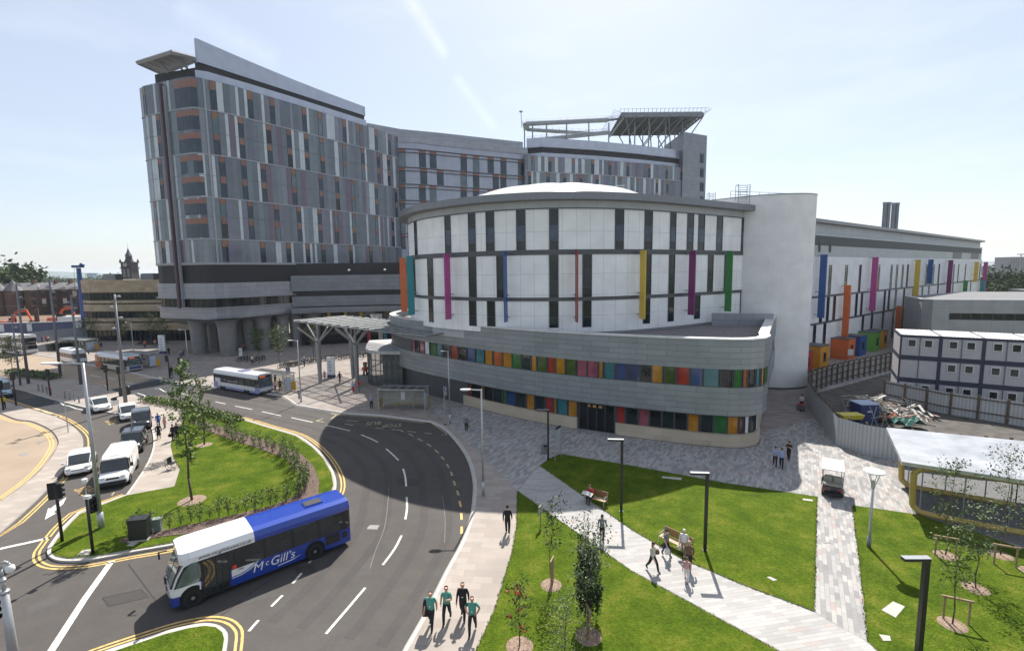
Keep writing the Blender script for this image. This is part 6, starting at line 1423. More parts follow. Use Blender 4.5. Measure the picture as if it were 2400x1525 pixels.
for px,py,top,heads,lb_,lo_ in ((118,927,865,[(0,R(180))],'black traffic signal with a round hood beside the row of bollards',2),(253,915,856,[(0,R(190))],'black traffic signal before the red, white and blue bus, left one',2),(283,920,860,[(0,R(170))],'black traffic signal before the red, white and blue bus, right one',0),
     (398,887,833,[(-.18,R(190))],'black traffic signal beside the man in dark clothes on the plaza edge',0),(426,882,838,[(-.15,R(190))],'black traffic signal behind the tall island tree',0),(38,950,873,[(0,R(180))],'tall black traffic signal at the left edge near the pedestrian',0)):
    signal(px,py,top,heads,lb_,lowbox=lo_,r0=.09)
signal(8,960,893,[(0,0)],'traffic signal showing red at the far left edge',red=True,r0=.09)
g=AT(-12,1525,21); rt=thing('traffic_signal',(g.x,g.y,0),'traffic signal seen edge-on in the bottom left corner','traffic light','traffic signals'); b=MB(); z_=hgt_(1400,(g.x,g.y)); b.tube((g.x,g.y,0),(g.x,g.y,z_),.08,blk,n=8); b.build('post',rt); b=MB(); b.box((g.x+.12,g.y,z_-.6),(.24,.36,1.05),blk); b.box((g.x+.0,g.y,z_-.6),(.03,.5,1.2),swl)
for z in(-.93,-.6,-.27): b.lathe((0,0,0),[(.12,0),(.12,.25)],sgr,10,mx=Matrix.Translation((g.x+.24,g.y,z_+z))@Matrix.Rotation(R(90),4,'Y'))
b.build('signal_head',rt)
# small poles & signs
def pole(px,py,top,label,r0=.04,m_=None,cat='post',nm='sign_post'):
    g=G(px,py,.12); h=hgt_(top,(g.x,g.y)); b=MB(); b.tube(g,(g.x,g.y,h),r0,m_ or gal,n=8); o=b.build(nm); tag(o,label,cat); return g,h
pole(160,1013,942,'thin silver post on the curved pavement strip left of the white cars',r0=.05)
rt=None
for px,py,top,wd,ht,lb_ in ((674,921,860,.55,.8,'bus stop flag on a thin pole beside the white and lilac bus'),(1043,995,905,.3,.9,'thin bus stop pole with a small sign near the bus bay corner'),(189,822,795,.9,.6,'dark bus stop flag beside the pale-roofed shelter')):
    g=G(px,py,.12); h=hgt_(top,(g.x,g.y)); rt=thing('bus_stop_sign',tuple(g),lb_,'bus stop sign'); b=MB(); b.tube(g,(g.x,g.y,h),.05,gal,n=8); b.lathe(g,[(.16,0),(.14,.08),(0,.1)],blk,10); b.build('pole',rt)
    b=MB(); b.box((g.x+wd/2,g.y-.02,h-ht/2-.05),(wd,.05,ht),mat('flag_grey',(.25,.28,.30),.5)); b.box((g.x+wd/2,g.y-.055,h-ht*.36),(wd*.8,.02,ht*.5),tnv); b.build('flag',rt)
    m_=Matrix.Translation((g.x+wd/2,g.y-.07,h-ht*.38))@Matrix.Rotation(R(90),4,'X'); 
    o=text_mesh('2' if px==674 else ('B' if px==189 else '3'),ht*.5,tw_,'stop_number',mx=Matrix.Translation(-Vector((g.x,g.y,g.z)))@m_,parent=rt)
# notice board on lawn near path + wayfinding sign
g=G(1267,1232,.17); h=hgt_(1190,(g.x,g.y)); rt=thing('notice_board',tuple(g),'small grey notice board on one post in the front lawn','sign'); b=MB(); b.tube(g,(g.x,g.y,h-.2),.03,stld,n=6); b.build('post',rt); b=MB(); b.box((g.x,g.y,h-.1),(.62,.05,.55),mat('board_grey',(.25,.24,.22),.6),rz=R(60)); b.build('board',rt)
rt=thing('wayfinding_sign',tuple(G(1308,1072,.17)),'white panel sign between two thin posts at the top of the middle lawn','sign'); a=G(1301,1079,.17); c=G(1315,1069,.17); h=hgt_(1003,(a.x,a.y))
for q in(a,c): b=MB(); b.tube(q,(q.x,q.y,h),.035,gal,n=6); b.build('post',rt); m_=(a+c)/2; an=math.atan2(c.y-a.y,c.x-a.x); b=MB(); b.box((m_.x,m_.y,h-.75),((c-a).length*.8,.05,1.35),tw_,rz=an); b.box((m_.x,m_.y-.01,h-.1),((c-a).length*.85,.07,.18),tnv,rz=an); b.build('panel',rt)
g=G(1275,1062,.13); b=MB(); b.lathe(g,[(0,0),(.27,0),(.29,.1),(.29,.95),(.24,1.03),(0,1.05)],mat('bin_steel',(.28,.28,.29),.35,metal=.5),18); b.box((g.x+.1,g.y-.27,g.z+.8),(.3,.06,.14),blk); tag(b.build('litter_bin',smooth=False),'round steel litter bin on the shaded blocks beside the black lamp post','bin')
# cabinets on the island
g=G(330,1262,.17); b=MB(); b.box((g.x,g.y,.85),(1.0,.62,1.35),mat('cabinet_black_green',(.012,.018,.014),.5),rz=R(12)); b.box((g.x,g.y,1.55),(1.08,.7,.06),blk,rz=R(12)); b.box((g.x,g.y,.2),(1.1,.72,.1),kerbm,rz=R(12)); tag(b.build('utility_cabinet'),'black utility cabinet at the end of the bark bed','cabinet')
g=G(368,1243,.17); b=MB(); b.box((g.x,g.y,.55),(.6,.35,.8),mat('cabinet_grey_green',(.20,.24,.22),.6),rz=R(12)); b.box((g.x,g.y,.98),(.66,.41,.06),mat('cabinet_grey_green',(.20,.24,.22),.6),rz=R(12)); tag(b.build('utility_cabinet'),'small grey-green cabinet right of the black one','cabinet')
g=G(352,1247,.17); b=MB(); b.box((g.x,g.y,.25),(.5,.35,.35),mat('box_offwhite',(.5,.5,.46),.7),rz=R(12)); b.box((g.x,g.y,.44),(.54,.39,.04),kerbm,rz=R(12)); tag(b.build('concrete_box'),'low off-white box between the two cabinets','box')
for k,px in enumerate((290,302)): pass
g=G(285,927,.12); b=MB(); b.lathe(g,[(0,0),(.3,0),(.32,1.1),(.2,1.25),(0,1.27)],blk,12); tag(b.build('litter_bin'),'dark bin left of the tall mast foot by the crossing','bin')
g=G(300,924,.12); b=MB(); b.lathe(g,[(0,0),(.32,0),(.34,1.1),(.2,1.25),(0,1.27)],blk,12); tag(b.build('litter_bin'),'dark bin right of the tall mast foot by the crossing','bin')
# bollards
bo=MB(); bo.lathe((0,0,0),[(.085,0),(.085,1.05),(.06,1.1),(0,1.1)],mat('bollard_steel',(.24,.25,.27),.35,metal=.5),12); bol=bo.build('bollard'); first=True
for i,(px,py) in enumerate(((91,916),(101,919),(110,922),(120,925),(153,934),(164,937),(175,940),(186,944))):
    g=G(px,py,.12); lb_='grey steel bollard in the row on the shaded pavement behind the white cars'
    if first: bol.location=g; tag(bol,lb_,'bollard','row of steel bollards'); first=False
    else: o=bol.copy(); COL.objects.link(o); o.location=g
# benches
bw=mat('bench_wood',(.22,.10,.05),.6,var=.25,scale=5); bws=mat('bench_slat_pale',(.42,.28,.17),.6,var=.2,scale=5)
def bench(pa,pb,label):
    a=G(*pa,.13); c=G(*pb,.13); u=(c-a).to_2d().normalized(); v=Vector((-u.y,u.x)); L_=(c-a).to_2d().length
    rt=thing('park_bench',tuple((a+c)/2),label,'bench','park benches on the path'); T_=Matrix(((u.x,v.x,0,a.x),(u.y,v.y,0,a.y),(0,0,1,.13),(0,0,0,1)))
    b=MB()
    for k in range(4): b.box((L_/2,.06+k*.12,.45),(L_,.10,.035),bws,mx=T_)
    b.build('seat',rt)
    b=MB()
    for k in range(3): b.box((L_/2,.52+k*.035,.58+k*.14),(L_,.03,.12),bw,mx=T_)
    b.build('backrest',rt)
    for x in (.06,L_-.06):
        b=MB(); P=[(x,-.02,0),(x,-.02,.62),(x,.06,.68),(x,.5,.68)]; b.path([T_@Vector(p) for p in P],.022,alu,8); b.build('armrest',rt)
        b=MB(); P=[(x,.60,0),(x,.50,.25),(x,.48,.45),(x,.60,.92)]; b.path([T_@Vector(p) for p in P],.024,alu,8); b.path([T_@Vector(p) for p in ((x,0,.42),(x,.5,.42))],.02,alu,6); b.build('leg',rt)
bench((1368,1176),(1417,1191),'brown slatted bench with a man reading on its left end')
bench((1543,1272),(1612,1306),'brown slatted bench behind the group of walkers')
# statue on plinth (plain generic)
g=G(857,887,.12); rt=thing('statue',tuple(g),'small colourful cartoon-like figure sculpture on a grey plinth near the lobby','statue'); b=MB(); b.box((g.x,g.y,.4),(2.0,.9,.55),mat('plinth_grey',(.25,.25,.25),.7)); b.build('plinth',rt)
b=MB(); sm=[mat('statue_red',(.35,.04,.03),.4),mat('statue_teal',(.04,.22,.20),.4),mat('statue_black',(.02,.02,.02),.4)]
for dx in(-.2,.2): b.tube((g.x+dx*1.5,g.y,.67),(g.x+dx*.8,g.y,1.4),.16,sm[2],.14,n=10)
b.lathe((g.x,g.y,1.3),[(.1,0),(.34,.1),(.36,.4),(.2,.75),(.1,.8)],sm[0],14)
for dx in(-1,1): b.tube((g.x+dx*.28,g.y,2.0),(g.x+dx*.5,g.y-.1,1.55),.1,sm[0],.08,n=8)
b.lathe((g.x,g.y,2.0),[(.05,0),(.26,.1),(.32,.3),(.25,.55),(0,.66)],sm[1],14); b.lathe((g.x,g.y,2.5),[(.38,0),(.34,.06),(.3,.2),(0,.24)],sm[0],12); b.build('figure',rt)
# bicycles
bk_f=mat('bike_frame',(.04,.04,.05),.4,metal=.3); tyre=mat('tyre_rubber',(.015,.015,.016),.8)
def torus(b,T_,Rr,r0,m_,n=18):
    for i in range(n): a=2*math.pi*i/n; c=2*math.pi*(i+1)/n; b.tube(T_@Vector((Rr*math.cos(a),0,Rr*math.sin(a))),T_@Vector((Rr*math.cos(c),0,Rr*math.sin(c))),r0,m_,n=4,cap=False)
bp=thing('bicycle',(0,0,0),'x','bicycle','bicycles parked on the plaza'); 
for x in (-.52,.52): b=MB(); torus(b,Matrix.Translation((x,0,.34)),.33,.042,tyre); b.build('wheel',bp)
b=MB()
for p,q in (((-.52,0,.34),(-.1,0,.32)),((-.1,0,.32),(-.2,0,.85)),((-.1,0,.32),(.35,0,.75)),((-.17,0,.72),(.33,0,.85)),((-.52,0,.34),(-.17,0,.74)),((.52,0,.34),(.33,0,.95))): b.tube(p,q,.036,bk_f,n=5)
b.build('frame',bp); b=MB(); b.tube((.33,-.26,.99),(.33,.26,.99),.02,bk_f,n=5); b.build('handlebar',bp); b=MB(); b.box((-.22,0,.92),(.26,.14,.06),tyre); b.build('saddle',bp)
fst=True; r=random.Random(12); BKL=[]
for i in range(26): t=i/25; BKL.append((662+118*t,862-20*t+r.uniform(-2,2),R(60)+r.gauss(0,.2),'parked bicycle in the dense rack running from the shelter towards the canopy column'))
for i in range(14): t=i/13; BKL.append((328+60*t,808-2*t+r.uniform(-1.5,1.5),R(70)+r.gauss(0,.3),'parked bicycle in the row before the sandstone building'))
for i in range(9): t=i/8; BKL.append((562+28*t*2,846+r.uniform(-3,3),R(30)+r.gauss(0,.5),'parked bicycle in the shade between the concrete legs'))
for i in range(12): t=i/11; BKL.append((790+70*t,842-8*t+r.uniform(-2,2),R(60)+r.gauss(0,.25),'parked bicycle behind the canopy columns'))
for i in range(10): t=i/9; BKL.append((455+60*t,806+r.uniform(-3,2),R(60)+r.gauss(0,.3),'parked bicycle in the rack deep under the tower legs'))
for px,py,a,lb_ in BKL:
    g=G(px,py,.12)
    if fst: bp.location=g; bp.rotation_euler.z=a; bp['label']=lb_; fst=False
    else: dup(bp,tuple(g),a,lb_)
for i in range(15):
    pass
# mobility frame / pushchair by the tree
g=G(402,1098,.13); rt=thing('wheelchair',tuple(g),'empty folded wheelchair with a dark seat standing on the pavement near the tall tree','wheelchair'); b=MB(); 
for sy in(-.28,.28): torus(b,Matrix.Translation((g.x,g.y+sy,g.z+.3)),.29,.02,tyre,14); torus(b,Matrix.Translation((g.x+.45,g.y+sy,g.z+.1)),.09,.02,tyre,10)
b.build('wheels',rt); b=MB(); b.box((g.x+.1,g.y,g.z+.5),(.45,.5,.05),blk); b.box((g.x-.15,g.y,g.z+.75),(.05,.5,.5),blk); b.build('seat',rt); b=MB()
for sy in(-.28,.28): b.path([(g.x-.3,g.y+sy,g.z+1),(g.x-.15,g.y+sy,g.z+.95),(g.x-.12,g.y+sy,g.z+.3),(g.x+.45,g.y+sy,g.z+.12)],.02,alu,6)
b.build('frame',rt)
# ================= vehicles
def paint(n,c,r=.28): return mat('vehicle_'+n,c,r,var=.03,scale=1,coat=.6)
vg=mat('vehicle_glass',(.02,.026,.03),.05,var=.4,scale=1.2,spec=.9); vgl=mat('vehicle_glass_light',(.10,.13,.14),.06,var=.5,scale=1.5,spec=.9)
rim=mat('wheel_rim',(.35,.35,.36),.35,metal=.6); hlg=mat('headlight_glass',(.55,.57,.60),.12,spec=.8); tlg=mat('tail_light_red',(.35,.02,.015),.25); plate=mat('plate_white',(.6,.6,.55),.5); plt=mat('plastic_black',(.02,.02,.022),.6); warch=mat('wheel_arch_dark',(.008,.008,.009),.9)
wh=paint('white',(.70,.70,.70)); bl=paint('black',(.012,.013,.018),.18); blue=paint('blue',(.013,.045,.29)); 
def wheel(root,x,y,r0,wd,side):
    b=MB(); T_=Matrix.Translation((x,y,r0))@Matrix.Rotation(R(90)*(-side),4,'X')
    b.lathe((0,0,0),[(r0*.55,-wd/2),(r0*.94,-wd/2),(r0,-wd*.3),(r0,wd*.3),(r0*.94,wd/2),(r0*.62,wd/2)],tyre,20,mx=T_); o=b.build('wheel',root)
    b=MB(); b.lathe((0,0,0),[(r0*.63,wd*.42),(r0*.58,wd*.30),(r0*.22,wd*.36),(r0*.18,wd*.5),(0,wd*.5)],rim,16,mx=T_)
    for k in range(5 if r0<.4 else 0):
        a=k*2*math.pi/5; b.tube(T_@Vector((r0*.15*math.cos(a),r0*.15*math.sin(a),wd*.42)),T_@Vector((r0*.6*math.cos(a),r0*.6*math.sin(a),wd*.38)),r0*.07,rim,n=4)
    b.build('rim',o)
def ringx(x,hw,z0,z1,ro=.12,tuck=.06):
    """body section: rounded box outline in the y-z plane"""
    return [Vector((x,y,z)) for y,z in ((-hw+tuck,z0),(-hw,z0+ro*1.2),(-hw,(z0+z1)*.55),(-hw+.03,z1-ro),(-hw+ro*.9,z1),(0,z1+.02),(hw-ro*.9,z1),(hw-.03,z1-ro),(hw,(z0+z1)*.55),(hw,z0+ro*1.2),(hw-tuck,z0))]
def car(label,paintm,L=4.3,Wd=1.78,H=1.46,kind='hatch',group=None,cat='car',nm='parked_car'):
    rt=thing(nm,(0,0,0),label,cat,group); hw=Wd/2; hl=L/2
    if kind=='hatch': body=[(-hl,.78*hw,.45,.80),(-hl+.12,.93*hw,.28,.93),(-hl+.6,hw,.22,.98),(-.6,hw,.20,.95),(.55,hw,.20,.93),(hl-.95,hw,.22,.86),(hl-.4,.95*hw,.25,.76),(hl-.1,.82*hw,.30,.66),(hl,.66*hw,.36,.56)]; gh=[(-hl+.10,.62,.95,1.0),(-hl+.38,.72,.95,H-.10),(-hl+.95,.76,.95,H-.01),(-.2,.78,.94,H),(.35,.77,.93,H-.04),(1.28,.66,.90,.94)]
    elif kind=='saloon': body=[(-hl,.80*hw,.45,.85),(-hl+.12,.93*hw,.28,.98),(-hl+.8,hw,.22,1.0),(-.6,hw,.20,.95),(.55,hw,.20,.93),(hl-.95,hw,.22,.86),(hl-.4,.95*hw,.25,.76),(hl-.1,.82*hw,.30,.66),(hl,.66*hw,.36,.56)]; gh=[(-hl+.5,.60,.97,1.0),(-hl+1.25,.72,.95,H-.04),(-.5,.76,.95,H),(.1,.77,.94,H-.03),(1.15,.66,.90,.94)]
    elif kind=='cab': body=[(-hl,.86*hw,.45,.98),(-hl+.12,.96*hw,.28,1.05),(-hl+.7,hw,.24,1.08),(-.6,hw,.24,1.05),(.75,hw,.24,1.02),(hl-.9,.98*hw,.26,1.0),(hl-.35,.92*hw,.28,.95),(hl-.08,.85*hw,.34,.85),(hl,.75*hw,.4,.7)]; gh=[(-hl+.12,.70,1.02,1.1),(-hl+.35,.78,1.02,H-.08),(-hl+.9,.80,1.03,H),(.2,.80,1.02,H),(.6,.78,1.0,H-.08),(1.15,.70,1.0,1.03)]
    else: # van
        body=[(-hl,.95*hw,.42,1.25),(-hl+.1,hw,.3,1.3),(-.6,hw,.28,1.3),(.9,hw,.28,1.3),(hl-.95,hw,.28,1.12),(hl-.3,.95*hw,.30,.98),(hl-.05,.88*hw,.36,.82),(hl,.80*hw,.42,.66)]; gh=None
    b=MB(); b.loft([ringx(x,w_,z0,z1) for x,w_,z0,z1 in body],paintm); b.build('body',rt,smooth=True)
    if gh:
        b=MB(); b.loft([[Vector((x,-w_*hw/.85*1.08,z0-.03)),Vector((x,-w_*hw/.85*.88,z1-.02)),Vector((x,0,z1+.012)),Vector((x,w_*hw/.85*.88,z1-.02)),Vector((x,w_*hw/.85*1.08,z0-.03))] for x,w_,z0,z1 in gh],vg); b.build('windows',rt)
        b=MB(); top=[g_ for g_ in gh if g_[3]>H-.15]
        b.loft([[Vector((x,-w_*hw/.85*.93,z1-.07)),Vector((x,-w_*hw/.85*.86,z1+.015)),Vector((x,0,z1+.045)),Vector((x,w_*hw/.85*.86,z1+.015)),Vector((x,w_*hw/.85*.93,z1-.07))] for x,w_,z0,z1 in top],paintm)
        for sg in(-1,1):
            P=[Vector((x,sg*(w_*hw/.85*.9+.01),z1-.02)) for x,w_,z0,z1 in gh]; P[0].z=gh[0][2]; P[-1].z=gh[-1][2]; P[0].y*=1.1; P[-1].y*=1.1
            for a,c in zip(P,P[1:]): b.tube(a,c,.035,paintm,n=5)
            x=-.15 if kind!='cab' else -.2; b.tube((x,sg*hw*.99,.93),(x,sg*hw*.86,H-.05),.035,paintm,n=4); b.tube((x-.95,sg*hw*.98,.95),(x-.95,sg*hw*.86,H-.06),.04,paintm,n=4)
        b.build('roof',rt)
    else:
        b=MB(); b.loft([[Vector((x,-hw*.99,1.22)),Vector((x,-hw*.96,z1-.25)),Vector((x,-hw*.82,z1-.03)),Vector((x,0,z1+.03)),Vector((x,hw*.82,z1-.03)),Vector((x,hw*.96,z1-.25)),Vector((x,hw*.99,1.22))] for x,z1 in ((-hl+.02,H-.08),(-hl+.2,H),(0,H),(.75,H),(1.0,H-.1))],paintm,cap=True)
        for i in range(5): b.box((-2.2+i*.7,0,H+.035),(.05,Wd*.7,.025),paintm)
        for y in(-.4,0,.4): b.box((-.9,y*1.3,H+.035),(3.0,.05,.025),paintm)
        b.loft([[Vector((.98,-hw*.93,H-.35)),Vector((.98,-hw*.78,H-.11)),Vector((.98,hw*.78,H-.11)),Vector((.98,hw*.93,H-.35))],[Vector((1.25,-hw*.93,H-.38)),Vector((1.3,-hw*.76,H-.22)),Vector((1.3,hw*.76,H-.22)),Vector((1.25,hw*.93,H-.38))]],paintm)
        b.build('upper_body',rt)
        b=MB(); b.loft([[Vector((.95,-hw*.97,1.22)),Vector((.95,-hw*.92,H-.35)),Vector((1.28,-hw*.84,H-.34)),Vector((1.28,hw*.84,H-.34)),Vector((.95,hw*.92,H-.35)),Vector((.95,hw*.97,1.22))],[Vector((1.02,-hw*.97,1.22)),Vector((1.05,-hw*.93,H-.36)),Vector((1.36,-hw*.83,H-.4)),Vector((1.36,hw*.83,H-.4)),Vector((1.05,hw*.93,H-.36)),Vector((1.02,hw*.97,1.22))]],vg)
        b.face([(1.30,-hw*.84,H-.36),(hl-.92,-hw*.90,1.13),(hl-.92,hw*.90,1.13),(1.30,hw*.84,H-.36)],vg)
        for sg in(-1,1): b.face([(1.30,sg*hw*.88,H-.42),(.30,sg*hw*.985,H-.48),(.30,sg*hw*1.003,1.28),(hl-1.0,sg*hw*.98,1.16)][::sg],vg)
        b.build('windscreen',rt)
    r0=.31 if kind in('hatch','saloon') else .34
    for x in (hl-.85,-hl+.8):
        for sg in(-1,1):
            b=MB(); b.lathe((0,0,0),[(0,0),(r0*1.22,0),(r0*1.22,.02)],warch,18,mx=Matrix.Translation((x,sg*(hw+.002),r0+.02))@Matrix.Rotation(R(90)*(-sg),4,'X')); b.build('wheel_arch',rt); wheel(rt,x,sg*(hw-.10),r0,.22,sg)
    fr=body[-2]
    for sg in(-1,1):
        b=MB(); b.loft([[Vector((hl-.36+dx,sg*(hw*.82+dy),z)) for dx,dy in ((0,.10),(.30,-.06),(.22,-.32),(-.02,-.2))] for z in ((.66,.80) if kind!='van' else (.78,.98))],hlg); b.build('headlight',rt)
        b=MB(); b.box((-hl+.06,sg*hw*.72,.88 if kind!='van' else 1.1),(.08,.28,.18 if kind!='van' else .4),tlg); b.build('tail_light',rt)
        b=MB(); b.box(((.95 if kind!='van' else 1.5),sg*(hw+.12),1.02 if kind!='van' else 1.45),(.12,.2,.14 if kind!='van' else .3),paintm if kind!='van' else plt); b.build('mirror',rt)
    b=MB(); b.box((hl-.015,0,.42),(.05,.52,.11),plate); b.build('number_plate',rt)
    b=MB(); 
    if kind=='van': b.box((hl-.04,0,.50),(.16,Wd*.86,.30),plt); b.box((hl-.08,0,.86),(.16,Wd*.42,.10),plt)
    else: b.box((hl-.10,0,.62),(.16,Wd*.42,.07),plt); b.box((hl-.06,0,.35),(.12,Wd*.5,.10),plt)
    b.build('grille',rt)
    return rt
def put(rt,front,a,c,L,z=0,shift=0):
    g=G(*front,z); h=(G(*a,z)-G(*c,z)).to_2d().normalized(); rt.location=(g.x-h.x*L/2,g.y-h.y*L/2,z); rt.rotation_euler=(0,0,math.atan2(h.y,h.x)); return rt
cr=car('white hatchback driving beside the white van, facing the camera',wh,4.25,1.79,1.47,'hatch','cars and vans on the left road'); put(cr,(183,1118),(222,1113),(234,1080),4.25)
cr=car('white panel van with a dark bumper parked at the front of the taxi rank',wh,5.2,1.95,2.3,'van','cars and vans on the left road',cat='van',nm='delivery_van'); put(cr,(266,1146),(306,1136),(330,1086),5.2)
cr=car('black taxi directly behind the white van',bl,4.55,1.8,1.75,'cab','cars and vans on the left road',cat='taxi',nm='taxi'); put(cr,(305,1068),(330,1066),(347,1030),4.55)
tx2=car('black taxi farther back, in front of the white saloon at the rank end',bl,4.55,1.8,1.75,'cab','cars and vans on the left road',cat='taxi',nm='taxi'); put(tx2,(332,1010),(352,1012),(352,985),4.55)
cr=car('white hatchback parked behind the two black taxis',wh,4.3,1.78,1.5,'hatch','cars and vans on the left road'); put(cr,(305,987),(290,985),(284,966),4.3)
sl_=car('white saloon with an open door stopped by the bollards',wh,4.7,1.83,1.45,'saloon','cars and vans on the left road'); put(sl_,(243,967),(222,969),(206,950),4.7)
b=MB(); T_=Matrix.Translation((.75,.92,0))@Matrix.Rotation(R(118),4,'Z'); b.box((.5,0,.62),(1.0,.05,.65),wh,mx=T_); b.box((.45,0,1.12),(.75,.03,.36),vg,mx=T_)
o=MB(); o.v=b.v;o.f=b.f;o.mi=b.mi;o.uv=b.uv;o.mats=b.mats
me=o.build('open_door'); me.parent=sl_
# vehicle cut by the left edge
cr=car('pale blue and white vehicle cut off by the left edge, facing away from the buses',paint('pale_blue',(.30,.42,.50)),5.6,2.0,2.3,'van','cars and vans on the left road',cat='van',nm='minibus'); put(cr,(8,935),(20,925),(-10,895),5.6)
# ---------- buses
def bus(label,L,Wd,H,cols,group='buses',kind='single',door=True,nm='bus',texts=None,wins=6,rake=.16):
    lo,up,rf=cols; rt=thing(nm,(0,0,0),label,'bus',group); hw=Wd/2; hl=L/2; ns=[-hl,-hl+.12,-hl+.5,hl-1.2,hl-.45,hl-.12,hl]
    wf=[.90,.97,1,1,.99,.93,.80]
    b=MB()
    b.loft([[Vector((x,-hw*w_,.30)),Vector((x,-hw*w_,1.15)),Vector((x,0,1.15)),Vector((x,hw*w_,1.15)),Vector((x,hw*w_,.30))] for x,w_ in zip(ns,wf)],lo); b.build('lower_body',rt)
    zw=2.28 if kind=='single' else 2.05
    if L<8: zw=H-.75
    fx=lambda z,x: x-(max(0,(z-1.1))*rake if x>hl-.5 else 0)
    b=MB(); 
    b.loft([[Vector((fx(z,x),s_*hw*w_*.985,z)) for s_,z in ((-1,1.15),(-1,zw),(1,zw),(1,1.15))] for x,w_ in zip(ns,wf)],vg); b.build('window_band',rt)
    b=MB(); b.loft([[Vector((fx(z-.1,x),y*hw*w_,z)) for y,z in ((-1,zw),(-.985,zw+.22),(-.86,H-.06),(-.5,H),(.5,H),(.86,H-.06),(.985,zw+.22),(1,zw))] for x,w_ in zip(ns,wf)],rf); b.build('roof',rt)
    for i in range(wins+1):
        x=-hl+.45+(L-1.9)*i/wins
        for sg in(-1,1): b=MB(); b.box((x,sg*hw*.992,(1.15+zw)/2),(.09,.03,zw-1.15),plt); b.build('window_pillar',rt)
    r0=.46 if L>8 else .38
    for x in ((hl-(2.4 if door else 1.2)) if L>8 and not door else hl-1.15 if L<8 else hl-.95 if texts else hl-2.5,-hl+2.3 if L>8 else -hl+1.3):
        for sg in(-1,1):
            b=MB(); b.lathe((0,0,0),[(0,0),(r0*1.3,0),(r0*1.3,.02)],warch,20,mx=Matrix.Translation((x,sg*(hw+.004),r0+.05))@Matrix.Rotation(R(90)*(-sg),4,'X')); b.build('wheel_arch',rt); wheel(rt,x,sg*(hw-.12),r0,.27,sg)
    for sg in(-1,1):
        b=MB(); b.lathe((0,0,0),[(0,0),(.11,0),(.12,.03)],hlg,12,mx=Matrix.Translation((hl-.07,sg*hw*.62,.68))@Matrix.Rotation(R(90),4,'Y')); b.build('headlight',rt)
        b=MB(); b.path([Vector((hl-.2,sg*(hw-.1),2.2)),Vector((hl+.15,sg*(hw+.12),2.15))],.025,plt,6); b.box((hl+.16,sg*(hw+.14),1.95),(.08,.16,.36),plt); b.build('mirror',rt)
        b=MB(); b.box((-hl-.01,sg*hw*.75,1.0),(.06,.14,.5),tlg); b.build('tail_light',rt)
    b=MB(); b.box((hl+.0,0,.45),(.04,.55,.12),plate); b.build('number_plate',rt)
    b=MB(); b.box((hl-.05,0,.36),(.16,Wd*.80,.14),plt); b.build('bumper',rt)
    return rt
lil=paint('lilac',(.26,.27,.48)); whb=paint('bus_white',(.66,.66,.68)); redp=paint('bus_red',(.45,.07,.03)); cream=paint('bus_cream',(.55,.53,.45)); dblue=paint('bus_navy',(.02,.05,.20)); led=mat('led_orange',(.55,.10,.03),.5,emit=.35)
# main bus, blue and white
mb_=bus('blue and white single decker bus turning at the junction in the foreground',9.6,2.44,2.82,(blue,blue,blue),texts=1,wins=5,rake=.48)
pa,pc_=G(388,1420),G(824,1266); h=(pa-pc_).to_2d().normalized(); nn=Vector((-h.y,h.x)); 
if nn.y<0: nn=-nn
Lm=10.2; mid=pa.to_2d()-h*Lm/2*1.0+nn*1.22; mb_.location=(mid.x,mid.y,0); mb_.rotation_euler=(0,0,math.atan2(h.y,h.x)); mb_.scale=(.945,1,1.01); mb_.location=(-14.2,25.85,0); mb_.rotation_euler=(0,0,math.atan2(-.656,-.755))
hl=4.8; hw=1.22; sdn=1 # near side (to camera) is local +y when heading left
def child(b,name,root,**k): o=b.build(name,**k); o.parent=root; return o
b=MB(); zr0=2.28
b.loft([[Vector((x,y*hw*w_,z+.012)) for y,z in ((-1.006,zr0-.03),(-.989,zr0+.22),(-.865,2.765),(-.5,2.825),(.5,2.825),(.865,2.765),(.989,zr0+.22),(1.006,zr0-.03))] for x,w_ in ((.75,1.002),(3.2,1.002),(3.83,1.0),(4.165,.945),(4.295,.815))],wh); child(b,'white_roof_section',mb_)
b=MB(); b.box((-2.9,0,2.86),(1.0,.62,.07),plt); b.box((-2.9,0,2.85),(1.12,.72,.05),blue); child(b,'roof_hatch',mb_)
b=MB(); b.loft([[Vector((x,y*hw*w_*1.004,z)) for y,z in ((-1,.78),(-1,1.19),(1,1.19),(1,.78))] for x,w_ in ((3.45,1),(4.35,.99),(4.68,.93),(4.805,.81))],wh); child(b,'white_nose',mb_)
